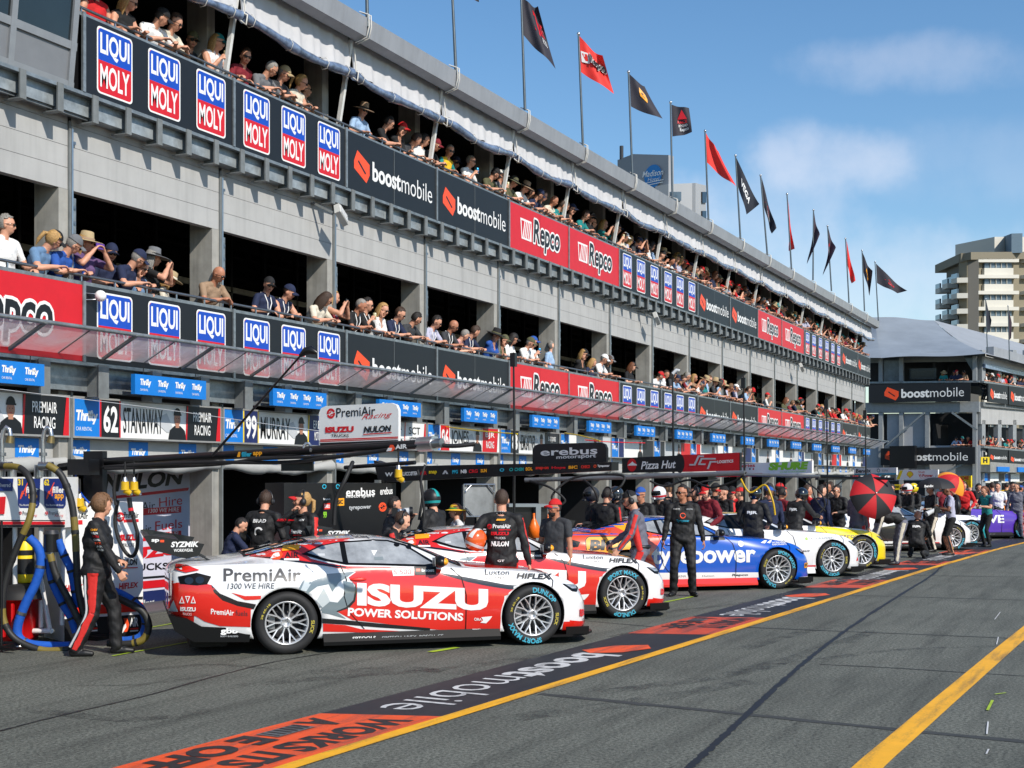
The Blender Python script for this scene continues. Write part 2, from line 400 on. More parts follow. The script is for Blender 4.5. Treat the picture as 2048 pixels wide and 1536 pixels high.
NEON = M('neon yellow tape', (160, 186, 44), .7, var=.2); SEAM = M('dark seam', (58, 59, 57), .8, var=.2, scale=3)  # SEAM is the dark colour of the painted shadow lines across the lane
def smooth_line(pts, n=10):
    P = [Vector(p) for p in pts]; out = []
    for i in range(len(P)-1):
        a = P[max(i-1,0)]; b = P[i]; c = P[i+1]; d = P[min(i+2,len(P)-1)]
        for k in range(n):
            t = k/n; out.append(.5*((2*b)+(c-a)*t+(2*a-5*b+4*c-d)*t*t+(3*b-a-3*c+d)*t**3))
    out.append(P[-1]); return out
def ribbon(mb, line, w0, w1, z, mat, wob=0., seed=0):
    rr = random.Random(seed); vs = []
    for i, p in enumerate(line):
        d = (line[min(i+1,len(line)-1)] - line[max(i-1,0)]); n = Vector((-d.y, d.x, 0)).normalized()
        a, b = w0 + rr.uniform(-wob,wob), w1 + rr.uniform(-wob,wob)
        vs += [p+n*a+Vector((0,0,z)), p+n*b+Vector((0,0,z))]
    mb.add(vs, [(2*i,2*i+1,2*i+3,2*i+2) for i in range(len(line)-1)], mat)
YL = smooth_line([(-3,5.5,0),(2,5.36,0),(7.31,5.2,0),(9.53,5.09,0),(13.68,4.88,0),(17.32,4.7,0),(23.06,4.42,0),(32,3.95,0),(42.1,3.2,0),(60,1.2,0),(85,-3.5,0)], 12)
mb = MB(); ribbon(mb, YL, 0, -.135, .008, P_YEL); tag(mb.build('road_marking_yellow'), 'yellow line along the painted pit strip', None, None, 'structure')
def yl_at(x):
    for a, b in zip(YL, YL[1:]):
        if a.x <= x <= b.x:
            k = (x-a.x)/(b.x-a.x); p = a.lerp(b, k); d = (b-a).normalized(); return p, d
    return YL[-1], Vector((1,0,0))
def strip_pt(x, v):     # v = distance from the yellow line towards the garages
    p, d = yl_at(x); return p + Vector((-d.y, d.x, 0)) * v
def strip_art(mb, art, x0, x1, z):
    """artwork (u 0..1 along the strip, v 0..1 across) painted on the strip"""
    for i, (vs, fs, mat) in enumerate(art.e):
        P = [strip_pt(x0+(x1-x0)*u, v*.95) for u, v in vs]
        mb.add([(p.x,p.y,z+.0012*i) for p in P], fs, mat)
def dens(art, n=10):        # cut long shapes so that they follow the curve
    out = Art()
    for vs, fs, mat in art.e:
        bm = bmesh.new(); q = [bm.verts.new((x,y,0)) for x,y in vs]
        for f in fs:
            try: bm.faces.new([q[i] for i in f])
            except ValueError: pass
        for k in range(1, n):
            bmesh.ops.bisect_plane(bm, geom=bm.verts[:]+bm.edges[:]+bm.faces[:], plane_co=(k/n,0,0), plane_no=(1,0,0))
        bm.verts.index_update()
        out.e.append(([(v.co.x,v.co.y) for v in bm.verts], [tuple(v.index for v in f.verts) for f in bm.faces], mat)); bm.free()
    return out
base = Art().rect(0, 0, 1, 1, P_BLK); mb = MB(); strip_art(mb, dens(base, 60), 5.0, 62.0, .004)
def lane_x(px, py): return on_ground(px, py).x
P_GRAT = M('steel drain grate', (120,122,122), .5, .5, var=.3, scale=40)
def org_panel(mb, xa, xb, mat, first=False):
    L = xb-xa; sk = .36/L
    strip_art(mb, dens(Art().poly([(0,0),(1,0),(1-sk,1),(-sk,1)], mat), 8), xa, xb, .0058)
    t = Art()
    t.text('WORKS ITS', .92, .47, .3, .1, P_TXT, .052); t.text('A', .83, .92, .745, .56, P_TXT, .052); t.text('E OFF', .57, .92, .2, .56, P_TXT, .052)
    t.rect(.59, .64, .73, .86, P_GRAT)
    for q in range(6): t.rect(.6+.022*q, .66, .608+.022*q, .84, P_TXT)
    strip_art(mb, t, xa, xb, .0074)
def boost_panel(mb, xa, xb):      # xa..xb = ends of the lettering along the strip, read from the garages
    t = Art(); L = xb-xa; 
    t.text('boost', 1, .74, .535, .2, P_WHT, .03); t.text('mobile', .52, .74, 0, .2, P_WHT, -.005)
    k = .7/L
    t.poly([(1+.25*k,.8), (1+1.0*k,.62), (1+1.35*k,.3), (1+.95*k,.14), (1+.3*k,.3), (1-.02*k,.6)], P_ORG)
    strip_art(mb, t, xa, xb, .0066)
org_panel(mb, 6.2, 9.42, P_ORG)
BX = [(lane_x(775,1420), lane_x(1230,1311)), (lane_x(1448,1232), lane_x(1626,1197)), (lane_x(1724,1160), lane_x(1818,1142)), (lane_x(1856,1121), lane_x(1912,1110))]
for a, b in BX: boost_panel(mb, a, b)
for a, b, c, d in ((1403,1269,1527,1236), (1738,1177,1786,1161), (1879,1131,1909,1123), (1960,1107,1984,1100)): org_panel(mb, lane_x(a,b), lane_x(c,d), P_ORG2)
tag(mb.build('road_marking_strip'), 'black and orange painted strip with white lettering on the asphalt', None, None, 'structure')
mb = MB(); ribbon(mb, smooth_line([on_ground(*p) for p in ((1560,1680),(1710,1536),(1790,1468),(1900,1376),(2048,1255))]+[Vector((26,1.0,0)), Vector((45,-.8,0))], 8), .02, -.17, .005, P_YEL)
tag(mb.build('road_marking_edge'), 'broad yellow line across the right of the lane', None, None, 'structure')
mb = MB(); ribbon(mb, smooth_line([on_ground(*p) for p in ((1290,1640),(1380,1536),(1440,1480),(1520,1405),(1575,1355),(1640,1300),(1735,1232),(1850,1160),(1950,1101))]+[Vector((60,2.6,0))], 26), .028, -.028, .0045, TAR, .011, 3)
ribbon(mb, smooth_line([on_ground(*p) for p in ((-60,1478),(120,1432),(300,1390),(420,1356),(560,1322),(700,1300))], 24), .014, -.014, .0045, TAR, .006, 5)
tag(mb.build('road_crack_sealing'), 'black tar sealed cracks in the asphalt', None, None, 'structure')
mb = MB()  # shadow lines of things overhead, painted on as dark ribbons
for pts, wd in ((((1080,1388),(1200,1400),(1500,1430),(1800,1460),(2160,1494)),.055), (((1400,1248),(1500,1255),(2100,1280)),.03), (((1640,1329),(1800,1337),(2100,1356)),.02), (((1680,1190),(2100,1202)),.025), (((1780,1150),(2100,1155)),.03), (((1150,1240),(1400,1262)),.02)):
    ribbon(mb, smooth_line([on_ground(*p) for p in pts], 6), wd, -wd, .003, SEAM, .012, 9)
tag(mb.build('road_seam'), 'dark paving seams across the lane', None, None, 'structure')  # the painted shadow lines, no real paving seams
mb = MB()
for a, b, wd in (((225,1313),(480,1266),.02), ((290,1258),(360,1245),.02), ((860,1305),(915,1296),.045), ((1330,1205),(1385,1194),.03), ((1975,1422),(1985,1402),.012), ((1990,1390),(2012,1387),.01), ((870,1262),(905,1278),.02)):
    ribbon(mb, [on_ground(*a), on_ground(*b)], wd, -wd, .0085, NEON)
for a, b in (((1975,1445),(1975,1470)), ((1976,1500),(1974,1510)), ((1990,1240),(2000,1225)), ((1996,1275),(1994,1290))):
    ribbon(mb, [on_ground(*a), on_ground(*b)], .006, -.006, .0085, P_WHT, .005, 2)
tag(mb.build('road_tape_marks'), 'neon tape and chalk marks on the asphalt', None, None, 'structure')

RUB = bpy.data.materials.new('tyre rubber smear'); RUB.use_nodes = True; nt = RUB.node_tree; b_ = nt.nodes['Principled BSDF']; b_.inputs['Base Color'].default_value = (.02,.02,.02,1); b_.inputs['Roughness'].default_value = .6
tc_ = nt.nodes.new('ShaderNodeTexCoord'); n_ = nt.nodes.new('ShaderNodeTexNoise'); n_.inputs['Scale'].default_value = 3; n_.inputs['Detail'].default_value = 8; n_.inputs['Roughness'].default_value = .75; nt.links.new(tc_.outputs['Object'], n_.inputs['Vector'])
r_ = nt.nodes.new('ShaderNodeMapRange'); r_.inputs['From Min'].default_value = .42; r_.inputs['From Max'].default_value = .72; r_.inputs['To Max'].default_value = .5; nt.links.new(n_.outputs['Fac'], r_.inputs['Value'])
t_ = nt.nodes.new('ShaderNodeBsdfTransparent'); m_ = nt.nodes.new('ShaderNodeMixShader'); nt.links.new(r_.outputs[0], m_.inputs['Fac']); nt.links.new(t_.outputs[0], m_.inputs[1]); nt.links.new(b_.outputs[0], m_.inputs[2]); nt.links.new(m_.outputs[0], nt.nodes['Material Output'].inputs['Surface'])
mb = MB(); zz = .0022
for pts, wd in (([(620,1345),(800,1338),(1000,1350)],.16), ([(480,1372),(700,1352),(900,1338),(1100,1308)],.12), ([(240,1345),(420,1330),(560,1340)],.07), ([(150,1372),(300,1368),(420,1350)],.05), ([(900,1400),(1180,1345)],.1), ([(1000,1440),(1300,1400),(1500,1362)],.14), ([(1200,1385),(1500,1340),(1750,1262)],.12), ([(1230,1275),(1400,1240),(1600,1205)],.12), ([(1330,1225),(1500,1205)],.1), ([(1560,1330),(1800,1300),(2040,1292)],.07), ([(1480,1300),(1620,1262),(1700,1250)],.1), ([(1620,1200),(1760,1170)],.14), ([(60,1420),(260,1440),(420,1420)],.1)):
    zz += .00012; ribbon(mb, smooth_line([on_ground(*p) for p in pts], 8), wd, -wd, zz, RUB, wd*.25, int(pts[0][0]))
tag(mb.build('road_tyre_marks'), 'dark rubber smears on the asphalt by the parked cars', None, None, 'structure')
# ---------------------------------------------------------------- pit building
JPX = [167,467,692,873,1018,1137,1238,1322,1395,1460,1515,1563,1607.5,1647,1683,1715,1741]
T = [fac_t(p, .3) for p in JPX]
T = [T[0]-6.2, T[0]-3.12] + T      # T[2] is the first joint in view
NB = len(T)-1
CONC = M('grey cladding board', (172,172,170), .7, var=.07, scale=1.5, bump=.05, bscale=8, streak=.16)
CONCC = M('concrete column', (156,154,147), .75, var=.18, scale=3, bump=.1, bscale=14, streak=.3)
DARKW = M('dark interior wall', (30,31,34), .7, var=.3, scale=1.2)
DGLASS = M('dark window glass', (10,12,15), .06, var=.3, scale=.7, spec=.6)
SLAB = M('concrete slab', (96,97,98), .8, var=.15)
GUT = M('grey gutter sheet', (152,154,158), .45, .15, var=.1, scale=1.5, streak=.14)
CANV = M('white canvas', (192,192,194), .8, var=.08, scale=3, bump=.25, bscale=5)
ROOFM = M('grey roof canvas', (150,154,158), .6, var=.08, scale=.8)
CLEAR = M('rolled clear plastic', (104,120,146), .18, var=.6, scale=7, bump=.5, bscale=9, coat=.6)
ROPE = M('white strap', (205,203,196), .8)
POSTW = M('white post sleeve', (212,212,208), .7, var=.08, bump=.2, bscale=10)
PLANK = M('timber edge', (92,86,76), .8, var=.3)
GALVU = M('mottled galvanised plate', (150,158,162), .4, .25, var=.4, scale=5)
PBACK = FAC_Y + 9
B = thing('pit_building', 'long grey three level pit building with open balconies and garages', 'building', (0,0,0))
def fbox(mb, t0, t1, e0, e1, z0, z1, mat): mb.box((t0, FAC_Y-e0, z0), (t1, FAC_Y-e1, z1), mat)
TE = T[-1]
mb = MB(); fbox(mb, T[0]-1, TE, -9, -.02, 3.2, 3.44, SLAB); fbox(mb, T[0]-1, TE, -.02, .14, 3.06, 3.42, GALV); mb.build('lower_slab', B)
mb = MB(); fbox(mb, T[0]-1, TE, -9, -.02, 6.7, 6.93, SLAB); fbox(mb, T[0]-1, TE, .0, .2, 6.655, 6.92, GALVU); mb.build('upper_slab', B)
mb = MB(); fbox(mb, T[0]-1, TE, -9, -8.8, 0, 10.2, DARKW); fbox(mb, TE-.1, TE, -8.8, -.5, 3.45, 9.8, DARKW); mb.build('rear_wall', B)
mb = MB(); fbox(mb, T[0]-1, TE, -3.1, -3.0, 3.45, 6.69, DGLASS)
for i in range(NB):
    for k in (0, .33, .66): x = T[i]+(T[i+1]-T[i])*k; fbox(mb, x-.03, x+.03, -3.0, -2.94, 3.45, 6.69, BLACKM)
fbox(mb, T[0]-1, TE, -3.0, -2.94, 5.45, 5.55, CONCC)
mb.build('glazed_partition', B)
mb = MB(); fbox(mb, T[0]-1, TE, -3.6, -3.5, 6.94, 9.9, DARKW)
for i in range(NB): fbox(mb, T[i]-.03, T[i]+.03, -3.49, -3.45, 6.94, 9.9, BLACKM)
mb.build('dark_screen', B)
for i, t in enumerate(T):
    mb = MB(); a = t + .06
    for z0, z1, ef in ((0, 3.19, 0.), (3.45, 5.697, 0.), (5.697, 6.69, -.125)):
        fbox(mb, a-.19, a, -.42, ef, z0, z1, CONCC)
    fbox(mb, a-.03, a+.003, .001, .06, 0, 3.05, GALVD); fbox(mb, a-.028, a+.003, .003, .03, 3.45, 6.6, GALVD)
    fbox(mb, a+.005, a+.035, .002, .04, 3.6, 6.5, ALU)
    fbox(mb, a+.03, a+.1, .0, .02, 5.0, 5.6, GALV)
    for z in (5.1, 5.25, 5.45, 6.3): fbox(mb, a+.045, a+.085, .02, .035, z, z+.04, STEEL)
    fbox(mb, a-.16, a+.03, -.5, -.12, 6.94, 9.6, CONCC)
    mb.build('column', B)
for i in range(NB):
    a, b = T[i]+.1, T[i+1]+.03
    mb = MB()
    for k in range(4):
        z0 = 5.7 + .285*k
        fbox(mb, a, b, -.12, 0.0, z0, z0+.279, CONC)
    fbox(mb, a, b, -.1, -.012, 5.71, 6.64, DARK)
    mb.build('wall_panel', B)
    mb = MB(); fbox(mb, T[i]+.07, T[i+1]-.2, -.75, -.6, 6.3, 6.52, CONCC); fbox(mb, T[i]+.07, T[i+1]-.2, -1.9, -1.8, 6.45, 6.6, CONCC); mb.build('ceiling_beam', B)
    if i % 3 == 0: mb = MB(); fbox(mb, T[i]+.6, T[i+1]-.7, -2.6, -2.55, 7.9, 8.9, CONC); mb.build('display_board', B)
    if i % 4 == 1: mb = MB(); fbox(mb, T[i]+.9, T[i+1]-.9, -2.9, -2.84, 4.9, 5.35, DARK); fbox(mb, T[i]+.95, T[i+1]-.95, -2.84, -2.835, 4.94, 5.31, DGLASS); mb.build('wall_screen', B)
# galvanised beam ends under the upper balcony
brs = []
for i in range(NB):
    for k in range(5): brs.append(T[i] + (T[i+1]-T[i])*(k+.32)/5)
def bracket(mb, t):
    fbox(mb, t-.05, t+.05, .3, .325, 6.57, 6.93, GALVD); fbox(mb, t+.035, t+.05, .201, .3, 6.57, 6.93, GALVD)
    fbox(mb, t-.05, t+.035, .05, .3, 6.57, 6.585, GALVD); fbox(mb, t+.035, t+.05, .05, .201, 6.57, 6.654, GALVD)
for t in brs[:70]:
    mb = MB(); bracket(mb, t); mb.build('beam_end', B)
mb = MB()
for t in brs[70:]: bracket(mb, t)
tag(mb.build('beam_end', B), kind='stuff')
lows = [T[i] + (T[i+1]-T[i])*(k+.3)/3 for i in range(NB) for k in range(3)]
for t in lows:
    mb = MB(); fbox(mb, t-.08, t+.08, .14, .34, 2.99, 3.4, GALVD); fbox(mb, t-.095, t+.095, .34, .355, 2.97, 3.41, GALVD); mb.build('lower_beam_end', B)
# balcony frames and rails
for nm, zt, zb in (('upper', 7.93, 6.93), ('lower', 4.44, 3.43)):
    for i in range(NB):
        a, b = T[i], T[i+1]; mb = MB()
        fbox(mb, a, b, .2, .285, zt-.01, zt+.035, GALV); fbox(mb, a, b, .16, .31, zb-.045, zb+.0, GALV)
        fbox(mb, a-.025, a+.025, .285, .322, zb, zt+.035, GALV)
        mb.tube([(a, FAC_Y-.2, zt+.13), (b, FAC_Y-.2, zt+.13)], .021, STEEL, 8)
        for k in range(5):
            x = a + (b-a)*(k+.1)/5
            fbox(mb, x-.011, x+.011, .19, .21, zt+.035, zt+.12, ALU)
        fbox(mb, a, b, .17, .2, zb, zt-.01, BLACKM)
        mb.build('railing', B)
# roof edge: gutter, curtain, rolled plastic, posts
prof = [(.52,9.41),(.72,9.46),(.76,9.77),(.60,9.84),(.2,10.02),(.2,9.95),(.5,9.6)]
for i in range(NB):
    a, b = T[i]+.025, T[i+1]-.025; mb = MB()
    mb.prism([(-e, z) for e, z in prof], a, b, GUT, basis((0,FAC_Y,0),(0,1,0),(0,0,1),(1,0,0)))
    mb.build('gutter', B)
    mb = MB()
    for dx in (-.05,.02): mb.tube([(T[i]+dx,FAC_Y-.52,9.38),(T[i]+dx,FAC_Y-.75,9.44),(T[i]+dx+.01,FAC_Y-.79,9.62),(T[i]+dx,FAC_Y-.79,9.82),(T[i]+dx,FAC_Y-.6,9.9)], .012, ROPE, 6)
    mb.tube([(T[i]+.05,FAC_Y-.44,9.3),(T[i]+.04,FAC_Y-.48,9.0),(T[i]+.05,FAC_Y-.46,8.9)], .012, ROPE, 6)
    mb.tube([(T[i]-.03,FAC_Y-.36,8.97),(T[i]+.05,FAC_Y-.52,8.9),(T[i]+.02,FAC_Y-.52,8.74),(T[i]-.06,FAC_Y-.46,8.8),(T[i]-.03,FAC_Y-.38,8.97)], .014, ROPE, 6)
    mb.build('strap', B)
    # gathered white curtain
    nx, nz = 64, 7; vs = []; rr = random.Random(i); ph = [rr.uniform(0,6.28) for _ in range(6)]
    for k in range(nz):
        v = k/(nz-1)
        for j in range(nx+1):
            u = j/nx; x = T[i]+.04+(T[i+1]-T[i]-.08)*u
            sag = .05*math.sin(PI*u)
            g = .45+.55*u
            fold = (.028*math.sin(28*u+ph[0]+2*math.sin(5*u+ph[1]))+.02*math.sin(61*u+ph[2])+.012*math.sin(97*u+ph[3]))*g*(.35+.65*v)
            vs.append((x, FAC_Y-.36-fold-.05*v, 9.5-(.58+sag)*v + .01*math.sin(40*u+ph[4])*v))
    mb = MB(); fs = [(k*(nx+1)+j, (k+1)*(nx+1)+j, (k+1)*(nx+1)+j+1, k*(nx+1)+j+1) for k in range(nz-1) for j in range(nx)]
    mb.add(vs, fs, CANV, True); mb.build('curtain', B)
    mb = MB(); pts = []; rs = []
    for j in range(25):
        u = j/24; x = T[i]+.06+(T[i+1]-T[i]-.1)*u
        pts.append((x, FAC_Y-.44-.012*math.sin(9*u+ph[5]), 8.87-.07*math.sin(PI*u)-.02*math.sin(PI*2*u+ph[1])))
        rs.append((.074+.016*math.sin(13*u+ph[2])+.008*math.sin(31*u+ph[0])))
    mb.tube(pts, rs, CLEAR, 10)
    for u in (.06, .4, .72, .95):
        p = Vector(pts[int(u*24)]); mb.tube([p+Vector((.01*k2, (.1)*math.cos(k2*1.05), .1*math.sin(k2*1.05))) for k2 in range(7)], .007, ROPE, 5)
    mb.build('rolled_blind', B)
    mb = MB(); mb.bar((T[i]+.0,FAC_Y-.13,7.93),(T[i]+.0,FAC_Y-.40,9.45),.07,.06,POSTW,(1,0,0)); mb.build('post', B)
mb = MB()
mb.add([(T[0]-1,FAC_Y-.62,9.86),(TE,FAC_Y-.62,9.86),(TE,FAC_Y+9,11.8),(T[0]-1,FAC_Y+9,11.8)], [(0,1,2,3)], ROOFM); fbox(mb, T[0]-1, TE, -9, -.5, 9.78, 9.86, DARKW)
mb.build('roof', B)
# garages: side partitions and floor strip
for i in range(0, NB, 2):
    mb = MB(); fbox(mb, T[i]-.1, T[i]-.02, -8.8, -.45, 0.03, 3.19, DARKW); mb.build('garage_partition', B)
mb = MB(); fbox(mb, T[0]-1, TE, -8.9, .0, .002, .03, M('garage floor paint', (88,88,90), .5, var=.1)); mb.build('garage_floor', B)
# glass canopy over the garages
GLS = bpy.data.materials.new('canopy sheet'); GLS.use_nodes = True; nt = GLS.node_tree; b0 = nt.nodes['Principled BSDF']
b0.inputs['Base Color'].default_value = (.55,.55,.55,1); b0.inputs['Roughness'].default_value = .1; b0.inputs['IOR'].default_value = 1.8
tr = nt.nodes.new('ShaderNodeBsdfTransparent'); tr.inputs['Color'].default_value = (.9,.9,.9,1); mx = nt.nodes.new('ShaderNodeMixShader'); mx2 = nt.nodes.new('ShaderNodeMixShader'); tl = nt.nodes.new('ShaderNodeBsdfTranslucent'); tl.inputs['Color'].default_value = (.8,.79,.78,1)
tcn = nt.nodes.new('ShaderNodeTexCoord'); nz = nt.nodes.new('ShaderNodeTexNoise'); nz.inputs['Scale'].default_value = 1.6; nz.inputs['Detail'].default_value = 7; nz.inputs['Distortion'].default_value = 2.2; nt.links.new(tcn.outputs['Object'], nz.inputs['Vector'])
mr = nt.nodes.new('ShaderNodeMapRange'); mr.inputs['From Min'].default_value = .3; mr.inputs['From Max'].default_value = .7; mr.inputs['To Min'].default_value = .62; mr.inputs['To Max'].default_value = .93; nt.links.new(nz.outputs['Fac'], mr.inputs['Value'])
bpn = nt.nodes.new('ShaderNodeBump'); bpn.inputs['Strength'].default_value = .5; bpn.inputs['Distance'].default_value = .12; nt.links.new(nz.outputs['Fac'], bpn.inputs['Height']); nt.links.new(bpn.outputs[0], b0.inputs['Normal'])
mx2.inputs['Fac'].default_value = .55; nt.links.new(b0.outputs[0], mx2.inputs[1]); nt.links.new(tl.outputs[0], mx2.inputs[2])
nt.links.new(mr.outputs[0], mx.inputs['Fac']); nt.links.new(tr.outputs[0], mx.inputs[1]); nt.links.new(mx2.outputs[0], mx.inputs[2]); nt.links.new(mx.outputs[0], nt.nodes['Material Output'].inputs['Surface'])
cn = thing('glass_canopy', 'long sloping translucent canopy with grey frames above the garage signs', 'canopy', (0,0,0))
CT = [T[0]-1] 
t = T[2]+.44 - 1.6*4
cs = []
while t < TE+3: cs.append(t); t += 1.6*(1+.004*(t-13))
mb = MB()
for a, b in zip(cs, cs[1:]):
    mb.add([(a,FAC_Y-.15,3.432),(b,FAC_Y-.15,3.432),(b,FAC_Y-.86,3.79),(a,FAC_Y-.86,3.79)], [(0,1,2,3)], GLS)
mb.build('canopy_sheet', cn)
mb = MB()
mb.tube([(cs[0],FAC_Y-.86,3.79),(cs[-1],FAC_Y-.86,3.79)], .028, GALV, 8); mb.tube([(cs[0],FAC_Y-.15,3.43),(cs[-1],FAC_Y-.15,3.43)], .028, GALV, 8)
mb.build('canopy_rail', cn)
for a, b in zip(cs, cs[1:]):
    mb = MB(); mb.bar((a,FAC_Y-.15,3.415),(a,FAC_Y-.88,3.785),.05,.035,GALVD); mb.build('canopy_strut', cn); mb = MB()
    mb.bar(((a+b)/2,FAC_Y-.15,3.44),((a+b)/2,FAC_Y-.88,3.80),.016,.02,GALVD); mb.build('canopy_glazing_bar', cn)
# ---------------------------------------------------------------- advertising banners on the balconies
def w_of(i): return T[i+1]-T[i]-.05
def art_for(kind, w, h=.99):
    a = Art()
    if kind == 'oil':
        for k in range(3):
            lw = .68; cx = w*(k+.5)/3 + (.04 if k == 0 else 0); a.plus(logo_oil(cx-lw/2, .055, cx+lw/2, h-.05))
    elif kind == 'boost': a.plus(logo_boost(.22, .2, w-.16, .72))
    else: a.plus(logo_parts(.55, .12, w-.5, .86))
    if kind != 'oil': a.rect(w/2-.006, 0, w/2+.006, h, GALVD if kind != 'repco' else RED)
    return a
seqU = {2:'oil',3:'oil',4:'boost',5:'boost',6:'repco',7:'repco',8:'oil',9:'oil',10:'boost',11:'boost',12:'repco',13:'repco',14:'oil',15:'oil',16:'boost',17:'boost'}
seqL = dict(seqU); seqL[1] = 'repco'; seqL[0] = 'repco'
BM = {'oil': (BLACK, 'black banner with three blue and red two-line badges', 'blue and red badge banners'), 'boost': (BLACK, 'black banner with an orange mark and white lettering', 'black and white lettering banners'), 'repco': (RED, 'red banner with white bars and black outlined lettering', 'red outlined lettering banners')}
for lev, seq, zb in (('upper', seqU, 6.935), ('lower', seqL, 3.435)):
    cnt = {}
    for i in sorted(seq):
        if i >= NB: continue
        k = seq[i]; w = w_of(i); mat, lab, grp = BM[k]; n = cnt.get(k, 0); cnt[k] = n+1
        a = art_for(k, w)
        o = board('banner', a, w, .99, facT(T[i]+.025, .30, zb), mat, .014, None, '%s, %s from left on %s balcony' % (lab, nth(n), lev), 'banner', '%s on the %s balcony' % (grp, lev))
# ---------------------------------------------------------------- control booth at the left
cb = thing('glazed_booth', 'grey framed glass control booth leaning out at the upper left', 'booth', (0,0,0))
def booth_pt(px, py, e): return on_facade(px, py, e)
mb = MB(); t0, t1 = T[2]-4.4, T[2]-.12
def slant(mb, ta, tb, za, zb, mat, off=0., th=.05):
    ea = .22 + (za-6.95)*.11 + off; eb = .22 + (zb-6.95)*.11 + off
    mb.add([(ta,FAC_Y-ea,za),(tb,FAC_Y-ea,za),(tb,FAC_Y-eb,zb),(ta,FAC_Y-eb,zb),(ta,FAC_Y-ea+th,za),(tb,FAC_Y-ea+th,za),(tb,FAC_Y-eb+th,zb),(ta,FAC_Y-eb+th,zb)], [(0,1,2,3),(7,6,5,4),(0,4,5,1),(1,5,6,2),(2,6,7,3),(3,7,4,0)], mat)
FRM = M('grey window frame', (140,143,146), .4, .2, var=.08)
for ta, tb, za, zb in ((t0,t1,6.93,7.02),(t0,t1,7.42,7.52),(t0,t1,9.55,9.7)): slant(mb, ta, tb, za, zb, FRM, .03, .08)
for tt in (t1-.06, t1-1.06, t1-2.1, t1-3.1): slant(mb, tt-.045, tt+.045, 6.93, 9.7, FRM, .034, .09)
mb.build('window_frame', cb)
mb = MB(); slant(mb, t0, t1, 7.0, 7.45, M('grey booth panel', (120,123,127), .5, var=.06)); mb.build('lower_panel', cb)
mb = MB(); slant(mb, t0, t1, 7.5, 9.6, M('tinted booth glass', (22,30,34), .03, var=.6, scale=.5, spec=.9)); mb.build('window_pane', cb)
mb = MB(); mb.box((t1-.02,FAC_Y+2,6.93),(t1+.02,FAC_Y-.2,9.7), DARK); mb.build('side_wall', cb)
PEEL = M('peeling galvanised beam', (120,126,130), .55, .25, var=.5, scale=2.2)
mb = MB(); fbox(mb, t0-1, t1+.5, .13, .17, 6.62, 6.9, PEEL); mb.build('edge_beam', cb)
# ---------------------------------------------------------------- signs over the garages
def figure_art(x, y, w, h, cap=BLACK, suit=BLACK):
    a = Art()
    a.poly([(x,y),(x+w,y),(x+.92*w,y+.28*h),(x+.66*w,y+.42*h),(x+.34*w,y+.42*h),(x+.08*w,y+.28*h)], suit)
    a.rect(x+.4*w, y+.36*h, x+.6*w, y+.5*h, FLESH); a.ell(x+.5*w, y+.62*h, .17*w, .2*h, FLESH)
    a.ell(x+.5*w, y+.76*h, .19*w, .2*h, cap, 14, 0, 180); a.rect(x+.3*w, y+.73*h, x+.72*w, y+.78*h, cap)
    a.rect(x+.42*w, y+.64*h, x+.47*w, y+.66*h, BLACK); a.rect(x+.54*w, y+.64*h, x+.59*w, y+.66*h, BLACK); a.rect(x+.45*w, y+.53*h, x+.55*w, y+.545*h, RED)
    return a
NAMES = {1:('31','GOLDING',BLACK,RED,'PREMIAIR','RACING'), 2:('62','STANAWAY',BLACK,RED,'PREMIAIR','RACING'), 3:('99','MURRAY',NAVY,YELLOW,'EREBUS','MOTORSPORT'), 4:('12','EVANS',WHITE,RED,'SCT','MOTORSPORT'), 5:('96','JONES',RED,WHITE,'BJR','RACING'), 6:('8','HEIMGARTNER',DARK,BLACK,'BRAD JONES','RACING')}
DCANV = M('grey door canvas', (168,168,165), .8, var=.1, scale=3, bump=.35, bscale=6)
SIGNF = M('sign frame', (150,150,147), .6, .2, var=.15)
nb = 0
